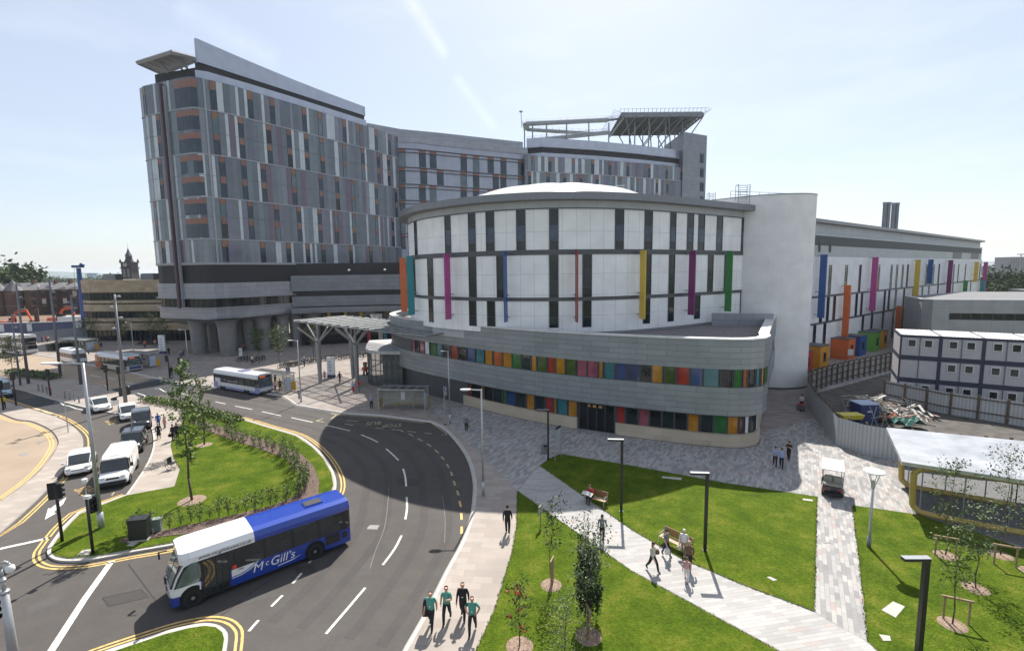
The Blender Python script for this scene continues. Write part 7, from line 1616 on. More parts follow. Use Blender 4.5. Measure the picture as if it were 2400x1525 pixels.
# white swoosh panel behind the door
for sg in (1,-1):
    b=MB(); y=sg*(hw+.012); P=[(2.0,1.17),(2.0,.80),(1.6,.82),(1.25,.90),(.95,1.04),(.8,1.17)]; f_=[(x,y,z) for x,z in P]; b.face(f_ if sg<0 else f_[::-1],wh)
    P=[(2.0,.74),(2.0,.70),(1.5,.73),(1.05,.86),(.68,1.12),(.63,1.17),(.69,1.17),(1.1,.90),(1.5,.78)]; f_=[(x,y,z) for x,z in P]; b.face(f_ if sg<0 else f_[::-1],wh); child(b,'white_swoosh',mb_)
b=MB(); y=hw+.008; b.box((2.72,y,1.28),(1.28,.03,1.95),plt); child(b,'door_frame',mb_)
for x in (3.03,2.42): b=MB(); b.box((x,y+.02,1.28),(.52,.03,1.8),vg); b.box((x,y+.04,1.3),(.03,.02,1.5),plt); child(b,'door_leaf',mb_)
for sg in (1,-1):
    b=MB(); b.face([(3.50,sg*(hw+.006),1.20),(4.55,sg*(hw*.955+.012),1.20),(4.14,sg*(hw*.965+.01),1.95),(3.88,sg*(hw*.985+.01),2.22),(3.50,sg*(hw+.006),2.26)][::-sg],vgl); child(b,'cab_window',mb_)
    b=MB(); b.path([Vector((4.70,sg*hw*.93,1.12)),Vector((4.46,sg*hw*.945,1.7)),Vector((4.14,sg*hw*.955,2.2)),Vector((3.7,sg*hw*1.0,2.34))],.045,wh,6); child(b,'windscreen_pillar',mb_)
b=MB(); b.face([(4.812,-hw*.78,1.14),(4.812,hw*.78,1.14),(4.30,hw*.80,2.24),(4.30,-hw*.80,2.24)],vgl); b.tube((4.80,0,1.16),(4.31,0,2.22),.02,plt,n=4); child(b,'windscreen',mb_)
b=MB(); b.face([(4.272,-hw*.74,2.30),(4.272,hw*.74,2.30),(4.145,hw*.74,2.64),(4.145,-hw*.74,2.64)],plt); child(b,'destination_display',mb_)
b=MB(); b.box((-3.6,hw+.01,.85),(.9,.03,.55),plt); b.box((-4.35,hw+.0,1.35),(.3,.06,.35),plt); b.box((-4.35,hw+.0,.85),(.3,.06,.35),plt); child(b,'engine_grille',mb_)
r=random.Random(3); b=MB(); seatm=mat('bus_seat_blue',(.05,.08,.25),.8); hair_=mat('passenger_shape',(.12,.09,.08),.8)
for i in range(9):
    b.box((-3.6+i*.62,hw*.55,1.3),(.08,.8,.5),mat('bus_interior_grey',(.16,.17,.19),.7))
wtx=mat('bus_white_lettering',(.75,.75,.76),.4); btx=mat('bus_black_lettering',(.02,.02,.03),.5)
def side_text(s,size,mt,x,z,root,name,shear=.25,bold=True,ycol=hw+.02,flip=1,sx=1.0):
    m_=Matrix.Translation((x,ycol,z))@Matrix.Rotation(math.pi,4,'Z')@Matrix.Rotation(R(90),4,'X')@Matrix.Diagonal((sx,1,1,1)); return text_mesh(s,size,mt,name,parent=root,mx=m_,shear=shear,bold=bold)
side_text('M',.66,wtx,.72,.80,mb_,'lettering',sx=1.05,bold=False); side_text('c',.44,wtx,.22,.88,mb_,'lettering',bold=False); side_text('Gill\u2019s',.66,wtx,-.62,.82,mb_,'lettering',sx=1.05,bold=False)
b=MB(); P=[(-.35,.50),(-1.2,.55),(-1.75,.66),(-1.2,.50),(-.35,.46)]; b.face([(x,hw+.02,z) for x,z in P],wtx); child(b,'lettering_underline',mb_)
side_text('www.mcgillsbuses.co.uk',.25,btx,2.2,2.42,mb_,'web_address',shear=.1,bold=False,ycol=hw+.03,sx=1.05)
side_text('17092',.12,btx,1.55,1.08,mb_,'fleet_number',shear=0)
b=MB(); b.lathe((0,0,0),[(0,0),(.12,0)],mat('round_red_sticker',(.6,.04,.03),.5),12,mx=Matrix.Translation((1.85,hw+.02,1.3))@Matrix.Rotation(R(-90),4,'X')); child(b,'red_sticker',mb_)
b=MB(); b.path([Vector((4.83,.3,1.15)),Vector((4.84,.05,1.2)),Vector((4.62,-.4,1.65))],.015,plt,5); child(b,'wiper',mb_)
# white and lilac bus
b2=bus('white and lilac single decker bus pulled up beside the shelter',10.4,2.44,2.9,(lil,whb,whb),wins=6); L2=10.4
pa,pc_=G(600,932),G(478,910); h=(pa-pc_).to_2d().normalized(); nn=Vector((-h.y,h.x)); nn=nn if nn.y>0 else -nn
fr_=G(607,928).to_2d(); mid=fr_-h*L2/2+nn*1.1; b2.location=(mid.x,mid.y,0); b2.rotation_euler=(0,0,math.atan2(h.y,h.x))
def overlay(root,L,hw_,x0,x1,z0,z1,mt,name,both=True):
    for sg in (1,-1): b=MB(); b.box(((x0+x1)/2,sg*(hw_+.008),(z0+z1)/2),(x1-x0,.02,z1-z0),mt); child(b,name,root)
overlay(b2,L2,1.22,-4.0,4.6,.62,1.18,whb,'white_side_panel'); overlay(b2,L2,1.22,-4.6,-3.3,1.15,1.75,whb,'white_side_panel')
def front(root,hl_,hw_,mt,lit=True,zt=2.35):
    b=MB(); b.face([(hl_+.01,-hw_*.78,1.0),(hl_+.01,hw_*.78,1.0),(hl_-.17,hw_*.80,zt),(hl_-.17,-hw_*.80,zt)],vgl); child(b,'windscreen',root)
    b=MB(); b.face([(hl_-.15,-hw_*.78,zt-.02),(hl_-.15,hw_*.78,zt-.02),(hl_-.20,hw_*.76,zt+.32),(hl_-.20,-hw_*.76,zt+.32)],plt); 
    if lit: b.face([(hl_-.145,-hw_*.6,zt+.05),(hl_-.145,hw_*.1,zt+.05),(hl_-.185,hw_*.1,zt+.24),(hl_-.185,-hw_*.6,zt+.24)],led)
    child(b,'destination_display',root)
    b=MB(); b.box((hl_+.012,0,.78),(.03,hw_*1.5,.42),mt); child(b,'front_panel',root)
front(b2,L2/2,1.22,whb); b=MB(); b.box((.6,0,2.95),(1.2,1.2,.10),lil); child(b,'roof_unit',b2)
# red white blue bus
b3=bus('red, cream and blue single decker bus waiting at the left stops',10.6,2.46,2.95,(cream,whb,whb),wins=6); L3=10.6
pa,pc_=G(290,875),G(205,862); h=(pa-pc_).to_2d().normalized(); nn=Vector((-h.y,h.x)); nn=nn if nn.y>0 else -nn
fr_=G(303,874).to_2d(); mid=fr_-h*L3/2+nn*1.0; b3.location=(mid.x,mid.y,0); b3.rotation_euler=(0,0,math.atan2(h.y,h.x))
overlay(b3,L3,1.23,-5.25,-3.2,.35,1.2,redp,'red_rear_panel'); overlay(b3,L3,1.23,-5.25,-4.3,1.2,2.6,redp,'red_rear_panel'); overlay(b3,L3,1.23,3.9,5.0,.5,1.15,dblue,'blue_front_panel'); front(b3,L3/2,1.23,dblue)
b=MB(); b.box((3.4,0,2.99),(3.2,1.9,.05),paint('roof_pale_blue',(.40,.50,.62))); child(b,'roof_patch',b3)
# minibus
b4=bus('small white minibus coach waiting behind the red and cream bus',7.0,2.2,2.75,(whb,whb,whb),wins=4,nm='minibus'); pa,pc_=G(168,853),G(128,844); h=(pa-pc_).to_2d().normalized(); nn=Vector((-h.y,h.x)); nn=nn if nn.y>0 else -nn
fr_=G(176,855).to_2d(); mid=fr_-h*3.5+nn*.9; b4.location=(mid.x,mid.y,0); b4.rotation_euler=(0,0,math.atan2(h.y,h.x)); overlay(b4,7,1.1,-3.4,3.0,.40,1.22,whb,'side_panel'); front(b4,3.5,1.1,whb,lit=False,zt=2.0); b=MB(); b.box((-.3,0,2.79),(1.0,.8,.08),plt); child(b,'roof_hatch',b4)
# double decker
b5=thing('double_decker_bus',(0,0,0),'white double decker bus cut by the left edge, facing right','bus','buses'); Ld=10.8; hd_=Ld/2; hwd=1.25
fl=[-hd_,-hd_+.1,hd_-.5,hd_-.1,hd_]; wf=[.95,1,1,.95,.85]
for z0,z1,mt,nmz in ((.3,1.15,whb,'lower_body'),(1.15,2.05,vg,'lower_windows'),(2.05,2.75,whb,'middle_band'),(2.75,3.65,vg,'upper_windows'),(3.65,4.25,whb,'roof')):
    b=MB(); b.loft([[Vector((x-(z0-.3)*.03*(x>hd_-.6),-hwd*w_,z0)),Vector((x-(z1-.3)*.05*(x>hd_-.6),-hwd*w_*.985,z1)),Vector((x-(z1-.3)*.05*(x>hd_-.6),hwd*w_*.985,z1)),Vector((x-(z0-.3)*.03*(x>hd_-.6),hwd*w_,z0))] for x,w_ in zip(fl,wf)],mt); child(b,nmz,b5)
for i in range(7):
    x=-hd_+.3+i*1.65
    for sg in(-1,1):
        for z in (3.2,1.6): b=MB(); b.box((x,sg*hwd,z),(.1,.03,.9),whb); child(b,'window_pillar',b5)
for x in(hd_-2.4,-hd_+2.5):
    for sg in(-1,1): wheel(b5,x,sg*(hwd-.1),.48,.28,sg)
b=MB(); b.box((hd_-.28,.95,3.5),(.10,.5,1.0),redp); child(b,'red_corner_panel',b5)
b=MB(); b.box((hd_+.0,0,2.4),(.08,1.9,.5),plt); child(b,'destination_display',b5)
for sg in(-1,1): b=MB(); b.box((hd_+.0,sg*.85,.75),(.08,.4,.2),hlg); child(b,'headlight',b5)
b=MB(); b.box((hd_+.01,0,.45),(.06,2.1,.25),mat('bumper_grey',(.3,.3,.32),.5)); child(b,'bumper',b5)
pa,pc_=G(60,833),G(0,840); h=Vector((.93,-.37)); fr_=G(66,832).to_2d(); mid=fr_-h*hd_+Vector((.37,.93))*.6; b5.location=(mid.x,mid.y,0); b5.rotation_euler=(0,0,math.atan2(h.y,h.x))
# golf buggy, seen from behind
gc=thing('golf_buggy',(0,0,0),'dark golf buggy with a white roof driving away on the block path','golf buggy'); seatg=mat('buggy_seat_grey',(.28,.27,.24),.7); lime=mat('hi_vis_lime',(.30,.50,.05),.7)
b=MB(); b.loft([ringx(x,w_,z0,z1,ro=.08) for x,w_,z0,z1 in ((-1.2,.50,.35,.72),(-1.1,.58,.25,.80),(-.3,.6,.22,.78),(-.2,.6,.22,.34),(.55,.6,.22,.34),(.65,.58,.24,.80),(1.1,.5,.28,.70),(1.2,.40,.35,.5))],bl); child(b,'body',gc)
b=MB(); b.box((-.35,0,.86),(.5,1.1,.16),seatg); b.box((-.60,0,1.08),(.12,1.1,.42),seatg); child(b,'front_seat',gc)
b=MB(); b.box((-.98,0,.86),(.46,1.1,.14),seatg); b.box((-.76,-.29,1.12),(.10,.5,.36),seatg); b.box((-.76,.29,1.12),(.10,.5,.36),seatg); child(b,'rear_seat',gc)
b=MB(); b.loft([[Vector((x,-.66*w_,z)),Vector((x,-.60*w_,z+.06)),Vector((x,.60*w_,z+.06)),Vector((x,.66*w_,z))] for x,w_,z in ((-1.25,.96,1.86),(-1.1,1,1.89),(.9,1,1.89),(1.05,.92,1.85))],wh); child(b,'roof',gc)
b=MB()
for x,x2 in ((-1.1,-1.15),(.75,.95)):
    for sg in(-1,1): b.tube((x2 if x>0 else x,sg*.54,.7),(x,sg*.58,1.88),.022,plt,n=6)
child(b,'roof_struts',gc)
for x in (-.82,.85):
    for sg in(-1,1): wheel(gc,x,sg*.50,.23,.2,sg)
for sg in(-1,1): b=MB(); b.box((-1.2,sg*.42,.58),(.05,.2,.10),tlg); child(b,'tail_light',gc)
b=MB(); b.box((-1.32,0,.32),(.25,.9,.05),plt); child(b,'rear_step',gc)
g=G(1950,1165,.13); h=Vector((.03,1)).normalized(); h=(G(1945,1100,.13)-G(1950,1190,.13)).to_2d().normalized(); gc.location=(g.x+h.x*1.2,g.y+h.y*1.2,.13); gc.rotation_euler=(0,0,math.atan2(h.y,h.x)); gc.scale=(1.08,)*3
# ================= people: one continuous skinned body each
skin_=[mat('skin_light',(.52,.30,.21),.55,var=.05),mat('skin_ruddy',(.48,.24,.17),.55,var=.05),mat('skin_brown',(.22,.12,.08),.55,var=.05)]
CL={}
def cl(n,c,rough=.85):
    return mat('cloth_'+n,c,rough,var=.14,scale=7,bump=.25,bscale=16)
cl('green',(.075,.27,.22));cl('black',(.012,.012,.016));cl('navy',(.015,.02,.045));cl('grey',(.16,.165,.17));cl('white',(.62,.61,.60));cl('pink',(.55,.30,.30));cl('red',(.42,.03,.03));cl('tunic_blue',(.24,.34,.55));cl('blue',(.03,.10,.33));cl('brown',(.12,.07,.045));cl('cream',(.50,.46,.38));cl('khaki',(.26,.23,.18));cl('orange',(.65,.14,.03));cl('lilac',(.34,.28,.42));cl('jeans',(.05,.075,.13));cl('yellow',(.55,.45,.05))
HR={'grey':mat('hair_grey',(.35,.34,.33),.8),'white':mat('hair_white',(.62,.60,.56),.8),'dark':mat('hair_dark',(.015,.012,.010),.7),'brown':mat('hair_brown',(.10,.055,.03),.7),'blonde':mat('hair_blonde',(.45,.33,.17),.7)}
shoe=mat('shoe_dark',(.015,.014,.014),.5); eye=mat('eye_dark',(.02,.015,.012),.3); lip=mat('lip_tone',(.30,.10,.09),.6)
def person(px,py,H,ang,label,top='navy',bot='black',hair='dark',pose='walk',sleeve='short',skin=0,stride=.30,group='pedestrians',z=.13,longhair=False,bald=False,skirt=False,fat=1.0,coat=False,phase=1,near=False,seat=None,loc=None,shoes=None):
    g=Vector(loc) if loc else G(px,py,z); s=H/1.76; J={}
    L=[] # local: x right(person's left = +y?) ; face = +x, left = +y
    def P(n,x,y,zz,r): J[n]=(Vector((x,y,zz))*s,r*s)
    st=stride; ph=phase
    sit=(pose=='sit')
    hz=.93 if not sit else .52
    P('pelvis',0,0,hz,.145*fat); P('waist',.01,0,hz+.14,.13*fat); P('chest',.0 if not sit else .06,0,hz+.38,.155*fat); P('neckb',.0 if not sit else .10,0,hz+.54,.065); P('neck',.01 if not sit else .13,0,hz+.60,.055)
    hx=.03 if not sit else .20; P('head',hx,0,hz+.70,.088); P('crown',hx+.0,0,hz+.785,.080)
    for sd,t in(('L',1),('R',-1)):
        f=ph*t
        P('sh'+sd,J['chest'][0].x/s,t*.185,hz+.49,.062*fat**.5)
        sw=-f*st*.75
        if pose in('walk','stand'):
            if pose=='stand': sw=.03
            P('el'+sd,J['chest'][0].x/s+sw*.35-.02,t*.245,hz+.22,.054); P('wr'+sd,J['chest'][0].x/s+sw*.9+.06,t*.25,hz-.02,.037); P('ha'+sd,J['chest'][0].x/s+sw*1.05+.09,t*.245,hz-.10,.040)
        if sit:
            P('el'+sd,.22,t*.25,hz+.26,.054); P('wr'+sd,.40,t*.16,hz+.24,.037); P('ha'+sd,.47,t*.12,hz+.25,.040)
        if pose=='phone' and sd=='L' or pose=='both':
            P('el'+sd,.10,t*.25,hz+.24,.054); P('wr'+sd,.27,t*.13,hz+.34,.037); P('ha'+sd,.33,t*.09,hz+.38,.040)
        elif pose=='phone': P('el'+sd,-.05,t*.25,hz+.22,.054); P('wr'+sd,.0,t*.27,hz-.02,.037); P('ha'+sd,.02,t*.27,hz-.10,.040)
        elif pose=='hip': P('el'+sd,-.08,t*.33,hz+.24,.054); P('wr'+sd,.05,t*.22,hz+.06,.037); P('ha'+sd,.10,t*.17,hz+.04,.040)
        elif pose=='push': P('el'+sd,.12,t*.22,hz+.22,.054); P('wr'+sd,.36,t*.18,hz+.12,.037); P('ha'+sd,.43,t*.17,hz+.12,.040)
        P('hip'+sd,0,t*.09,hz-.06,.108*fat**.5)
        if sit: P('kn'+sd,.42,t*.12,.50,.082); P('an'+sd,.42+.05*t,t*.12,.09,.045); P('to'+sd,.58+.05*t,t*.13,.04,.04)
        elif pose=='stand' : P('kn'+sd,.02,t*.10,.49,.080); P('an'+sd,0,t*.11,.09,.060); P('to'+sd,.15,t*.13,.035,.040)
        else:
            fw=f*st; P('kn'+sd,fw*.55+.05,t*.10,.50+(.02 if f>0 else 0),.080); lift=.0 if f>0 else .10
            P('an'+sd,fw-(0 if f>0 else .03),t*.09,.085+lift,.060); P('to'+sd,fw+(.15 if f>0 else .10),t*.11,.04+(.02 if f<0 else 0),.040)
    names=list(J); idx={n:i for i,n in enumerate(names)}
    E=[('pelvis','waist'),('waist','chest'),('chest','neckb'),('neckb','neck'),('neck','head'),('head','crown')]
    for sd in 'LR': E+=[('chest','sh'+sd),('sh'+sd,'el'+sd),('el'+sd,'wr'+sd),('wr'+sd,'ha'+sd),('pelvis','hip'+sd),('hip'+sd,'kn'+sd),('kn'+sd,'an'+sd),('an'+sd,'to'+sd)]
    me=bpy.data.meshes.new('tmp'); me.from_pydata([tuple(J[n][0]) for n in names],[(idx[a],idx[b_]) for a,b_ in E],[])
    to=bpy.data.objects.new('tmp',me); COL.objects.link(to); md=to.modifiers.new('s','SKIN'); md.use_smooth_shade=True
    sv=me.skin_vertices[0].data
    for n in names: r=J[n][1]; sv[idx[n]].radius=(r*(1.12 if n in('chest','pelvis','waist') else 1),r*(.82 if n in('chest',) else 1)); sv[idx[n]].use_root=(n=='pelvis')
    sb_=to.modifiers.new('u','SUBSURF'); sb_.levels=2 if near else 1
    bm=bpy.data.meshes.new_from_object(to.evaluated_get(bpy.context.evaluated_depsgraph_get())); bpy.data.objects.remove(to)
    mats=[skin_[skin],cl_get(top),cl_get(bot),shoe if not shoes else cl_get(shoes)]
    bm.materials.clear(); [bm.materials.append(m_) for m_ in mats]
    seg=[(J[a][0],J[b_][0],a,b_) for a,b_ in E]
    for p in bm.polygons:
        c=p.center; best=None;bd=9
        for a,b_,na,nb in seg:
            d=b_-a; t=max(0,min(1,(c-a).dot(d)/d.length_squared)); dd=(c-(a+d*t)).length/max(.04,(J[na][1]*(1-t)+J[nb][1]*t))
            if dd<bd: bd=dd;best=(na,nb,t)
        na,nb,t=best; k=0
        if nb in('waist','chest','neckb') or nb[:2]=='sh': k=1
        elif nb[:2]=='el': k=1 if (sleeve=='long' or t<.72) else 0
        elif nb[:2]=='wr': k=1 if sleeve=='long' else 0
        elif nb[:3]=='hip' or nb[:2] in('kn','an'): k=2
        elif nb[:2]=='to': k=3
        if na=='pelvis' and nb=='waist' and t<.25: k=2
        if skirt and nb[:2]=='an': k=0
        if c.z<.075*s: k=3
        p.material_index=k
    # fingers and face joined to the same mesh
    x=MB(); 
    for sd,t in(('L',1),('R',-1)):
        h0=J['ha'+sd][0]; d=(h0-J['wr'+sd][0]).normalized(); sdv=d.cross(Vector((0,1,0))).normalized() if abs(d.y)<.9 else Vector((1,0,0))
        for k,ln in enumerate((.060,.070,.066,.052)):
            a=h0+d*.02*s+sdv*(k-1.5)*.019*s; m1=a+d*ln*.6*s; m2=m1+(d*.6-Vector((0,t*.6,0))).normalized()*ln*.55*s
            x.tube(a,m1,.0095*s,mats[0],.0085*s,n=5); x.tube(m1,m2,.0085*s,mats[0],.007*s,n=5)
        a=h0-sdv*.03*s-d*.01*s; x.tube(a,a+(d*.7-sdv*.7).normalized()*.055*s,.011*s,mats[0],.009*s,n=5)
    hc_=J['head'][0]; r=.088*s
    for sg in(-1,1):
        x.box((hc_.x+r*.93,hc_.y+sg*.032*s,hc_.z+.028*s),(.012*s,.022*s,.012*s),eye); x.box((hc_.x,hc_.y+sg*r*1.0,hc_.z+.01*s),(.04*s,.018*s,.055*s),mats[0])
        x.box((hc_.x+r*.94,hc_.y+sg*.032*s,hc_.z+.048*s),(.012*s,.034*s,.007*s),HR[hair])
    x.loft([[Vector((hc_.x+r*.88,hc_.y+y*s,hc_.z+.03*s)) for y in (-.006,.006)]+[Vector((hc_.x+r*.8,hc_.y,hc_.z+.03*s))],[Vector((hc_.x+r*1.18,hc_.y+y*s,hc_.z-.012*s)) for y in (-.014,.014)]+[Vector((hc_.x+r*.8,hc_.y,hc_.z-.02*s))]],mats[0])
    x.box((hc_.x+r*.94,hc_.y,hc_.z-.038*s),(.014*s,.045*s,.010*s),lip)
    vs=[tuple(v.co) for v in bm.vertices]; fs=[tuple(p.vertices) for p in bm.polygons]; mi=[p.material_index for p in bm.polygons]
    ml=list(mats); 
    for m_ in x.mats:
        if m_ not in ml: ml.append(m_)
    base=len(vs); vs+=x.v; fs+=[tuple(base+i for i in f_) for f_ in x.f]; mi+=[ml.index(x.mats[k]) for k in x.mi]
    if skirt or coat:
        y_=MB(); zt=hz*s; zb=(.45 if skirt else .62)*s; r1=.155*s*fat; r2=(.22 if skirt else .185)*s*fat
        y_.lathe((0,0,0),[(r1*.9,zt+.10*s),(r1*1.05,zt),(r2,zb),(r2*.95,zb),(r1*.8,zt-.02)],mats[2] if skirt else mats[1],14); b0=len(vs); vs+=y_.v; fs+=[tuple(b0+i for i in f_) for f_ in y_.f]; mi+=[2 if skirt else 1]*len(y_.f)
    m2=bpy.data.meshes.new('body'); m2.from_pydata(vs,[],fs); [m2.materials.append(m_) for m_ in ml]; m2.polygons.foreach_set('material_index',mi); m2.polygons.foreach_set('use_smooth',[True]*len(fs))
    rt=thing('person',tuple(g),label,'person',group); o=bpy.data.objects.new('body',m2); COL.objects.link(o); o.parent=rt
    # hair
    b=MB(); cr=J['crown'][0]; rr=.098*s; vs=[];fs=[]; n=12; rows=7
    for i in range(rows):
        th=math.pi*.5*i/(rows-1)*(1.12 if not longhair else 1.15)
        for j in range(n):
            a=2*math.pi*j/n; back=-math.cos(a); zz=math.cos(th)*rr*1.02; q=math.sin(th)*rr
            if i>=rows-2 and back>-.35: zz-=(.05 if not longhair else .26 if i==rows-1 else .08)*s*(1 if back>0 else .6)
            if bald and i<3: q*=0.98; zz-=.012*s
            vs.append((cr.x+math.cos(a)*q*1.05-.008*s,cr.y+math.sin(a)*q*.93,cr.z-.012*s+zz))
    st_=0 if not bald else 4
    for i in range(st_,rows-1):
        for j in range(n):
            a=2*math.pi*(j+.5)/n
            if bald and math.cos(a)>.3: continue
            fs.append((i*n+j,(i+1)*n+j,(i+1)*n+(j+1)%n,i*n+(j+1)%n))
    b.mesh(vs,fs,HR[hair]); ho=b.build('hair',smooth=True); ho.parent=rt
    rt.rotation_euler=(0,0,ang); rt['_j']=0; del rt['_j']
    return rt,J,g
def cl_get(n): return MT['cloth_'+n]
def wpt(res,name,dx=0,dy=0,dz=0):
    rt,J,g=res; v=J[name][0]+Vector((dx,dy,dz)); return g+Matrix.Rotation(rt.rotation_euler.z,3,'Z')@v
def heading(a,b_): u=(G(*b_)-G(*a)).to_2d(); return math.atan2(u.y,u.x)
def bag(res,name,sz,mt,label,nm='handbag',dz=-.35,dx=.0,dy=0):
    p=wpt(res,name,dx,dy,0); b=MB(); x,y,z=p.x,p.y,p.z+dz; w_,d,h=sz
    b.loft([[Vector((x+sx*w_/2*k,y+sy*d/2*k,zz)) for sx,sy in((-1,-1),(1,-1),(1,1),(-1,1))] for zz,k in ((z-h/2,.75),(z-h*.2,1),(z+h*.25,.95),(z+h/2,.55))],mt)
    b.path([(x-w_*.25,y,z+h/2),(x-w_*.1,y,p.z),(x+w_*.1,y,p.z),(x+w_*.25,y,z+h/2)],.012,mt,5); o=b.build(nm,smooth=True); tag(o,label,'bag')
D_=lambda a,b_: heading(a,b_)
dn=D_((1060,1380),(1020,1500))
lan=cl_get('white')
def badge(res):
    rt,J,g=res; b=MB(); p=J['waist'][0]; b.box((p.x+.145,p.y+.01,p.z+.07),(.012,.075,.05),lan); o=b.build('name_badge'); o.parent=rt
r1=person(1011,1470,1.80,dn,'man in a green polo shirt with a dark jacket over his arm, leftmost of four','green','black','grey',near=True,fat=1.1,bald=True,stride=.24,group='men in green shirts',skin=1); badge(r1)
b=MB(); p=wpt(r1,'elR'); b.loft([[Vector((p.x+sx*.09*k,p.y+sy*.07*k,zz)) for sx,sy in((-1,-1),(1,-1),(1,1),(-1,1))] for zz,k in ((p.z-.55,1.3),(p.z-.2,1.2),(p.z+.1,.9),(p.z+.26,.5))],cl_get('black')); o=b.build('folded_jacket',smooth=True); tag(o,'black jacket hanging over the arm of the leftmost man','jacket')
r1=person(1048,1456,1.80,dn,'man in a green polo shirt holding one arm across his chest, second from the left','green','black','dark','phone',near=True,bald=True,group='men in green shirts',phase=-1,skin=0)
r1=person(1086,1448,1.83,dn,'man in a dark zipped jacket walking between the men in green shirts','black','black','grey',sleeve='long',near=True,fat=1.12,bald=True,group='men in green shirts',stride=.22,skin=1); badge(r1)
r1=person(1108,1482,1.78,dn,'bald man in a green polo shirt on the right, front of the group','green','black','grey','hip',near=True,bald=True,fat=1.15,group='men in green shirts',phase=-1,skin=1); badge(r1)
person(1190,1250,1.85,D_((1190,1250),(1200,1180)),'man all in black seen from behind, walking away on the footpath','black','black','dark',sleeve='long',near=True,fat=1.05,stride=.16)
person(1411,1266,1.66,D_((1411,1240),(1400,1300)),'woman in a grey jacket and black leggings walking alone on the diagonal path','grey','black','dark',sleeve='long',near=True,longhair=True,stride=.26)
rs=person(1384,1177,1.75,D_((1400,1182),(1372,1200)),'man in a dark red shirt sitting on the bench reading a newspaper','red','black','brown','sit',near=True,loc=tuple(G(1386,1177,.13)+Vector((0,.0,0))))
p=wpt(rs,'haL',.04,-.12,.03); b=MB(); aa=rs[0].rotation_euler.z; T_=Matrix.Translation(p)@Matrix.Rotation(aa,4,'Z')
b.mesh([T_@Vector(v) for v in ((-.12,-.42,.12),(.16,-.40,-.05),(.10,0,.0),(-.16,0,.16),(-.12,.42,.12),(.16,.40,-.05))],[(0,1,2,3),(3,2,5,4)],mat('newsprint',(.55,.54,.52),.8,var=.3,scale=20)); b.box((0,0,.04),(.02,.02,.02),lan,mx=T_); tag(b.build('newspaper'),'open newspaper held by the man on the bench','newspaper')
r1=person(1529,1337,1.68,D_((1529,1337),(1560,1355)),'woman with long brown hair, dark leggings and a brown shoulder bag striding along the path','cream','black','brown',sleeve='long',near=True,longhair=True,stride=.34); bag(r1,'waist',(.42,.18,.28),cl_get('brown'),'brown shoulder bag of the striding long-haired woman',dz=.02,dx=.0,dy=.22)
r1=person(1561,1302,1.62,D_((1561,1302),(1575,1310)),'woman with short dark hair in a grey shirt carrying a white carrier bag','grey','navy','dark',near=True,stride=.22,fat=1.05); bag(r1,'haR',(.30,.2,.36),cl_get('white'),'white carrier bag held by the woman in the grey shirt','carrier_bag',dz=-.28)
r1=person(1602,1303,1.64,D_((1602,1303),(1598,1325)),'white-haired woman in a white blouse in front of the bench','white','khaki','white',sleeve='long',near=True,stride=.14,fat=1.1); bag(r1,'haR',(.22,.15,.26),cl_get('cream'),'cream handbag held by the white-haired woman',dz=-.2)
person(1614,1334,1.66,D_((1612,1330),(1606,1362)),'fair-haired woman in a dark jacket behind the girl in pink','brown','black','blonde',sleeve='long',near=True,longhair=True,stride=.2)
person(1609,1362,1.36,D_((1612,1330),(1606,1372)),'girl in a pale pink top walking in front of the woman in the dark jacket','pink','white','brown',near=True,longhair=True,stride=.2,sleeve='long',shoes='red')
person(1816,1092,1.68,D_((1816,1080),(1818,1110)),'nurse in a light blue tunic on the left of a pair, holding something up','tunic_blue','navy','dark','both',near=True,group='staff by the building corner',stride=.16)
person(1831,1096,1.66,D_((1832,1080),(1828,1110)),'nurse in a light blue tunic with dark trousers, right one of the pair','tunic_blue','navy','dark',near=True,group='staff by the building corner',stride=.2)
person(1848,1078,1.68,D_((1848,1078),(1835,1090)),'woman in black with long dark hair standing behind the two nurses','black','black','dark','both',near=True,longhair=True,stride=.16,group='staff by the building corner')
r1=person(1878,958,1.75,D_((1878,950),(1872,975)),'person in a white top and dark vest pushing a small trolley in the shaded passage','white','black','dark','push',stride=.2)
p=wpt(r1,'haL',.25,-.17,0); b=MB(); b.box((p.x,p.y,.55),(.55,.8,.5),mat('trolley_grey',(.18,.18,.2),.5)); b.box((p.x,p.y,.83),(.6,.85,.05),cl_get('red'))
for sx in(-.22,.22):
    for sy in(-.3,.3): b.tube((p.x+sx,p.y+sy,.13),(p.x+sx,p.y+sy,.4),.04,tyre,n=8)
tag(b.build('trolley'),'small grey trolley pushed along the shaded passage','trolley')
r1=person(1093,1011,1.72,D_((1093,1011),(1095,990)),'man in a grey shirt walking in the shade near the plinth, seen from behind','grey','black','grey',sleeve='long',stride=.18); bag(r1,'haR',(.24,.14,.3),mat('bag_green',(.12,.3,.14),.5),'green carrier bag held by the man in grey in the shade','carrier_bag',dz=-.28)
person(1257,984,1.72,D_((1257,985),(1270,980)),'person in dark clothes leaning by the coloured windows','black','navy','dark','stand',sleeve='long')
person(871,957,1.75,D_((871,957),(875,930)),'man in a light shirt and black trousers at the end of the shaded bus shelter','lilac','black','grey','stand',sleeve='long')
person(828,921,1.68,D_((828,921),(842,905)),'person in a pale top and red shorts walking left of the woman in red','tunic_blue','red','dark',stride=.24)
person(842,917,1.68,D_((842,917),(855,902)),'woman in a red top beside the person in red shorts','red','grey','brown',stride=.28)
person(797,897,1.75,D_((797,897),(780,905)),'man in dark clothes striding under the canopy past the totem sign','navy','black','dark',sleeve='long',stride=.36)
person(761,888,1.35,D_((761,888),(755,900)),'child in a lilac dress left of the totem sign','lilac','lilac','brown',skirt=True,stride=.15)
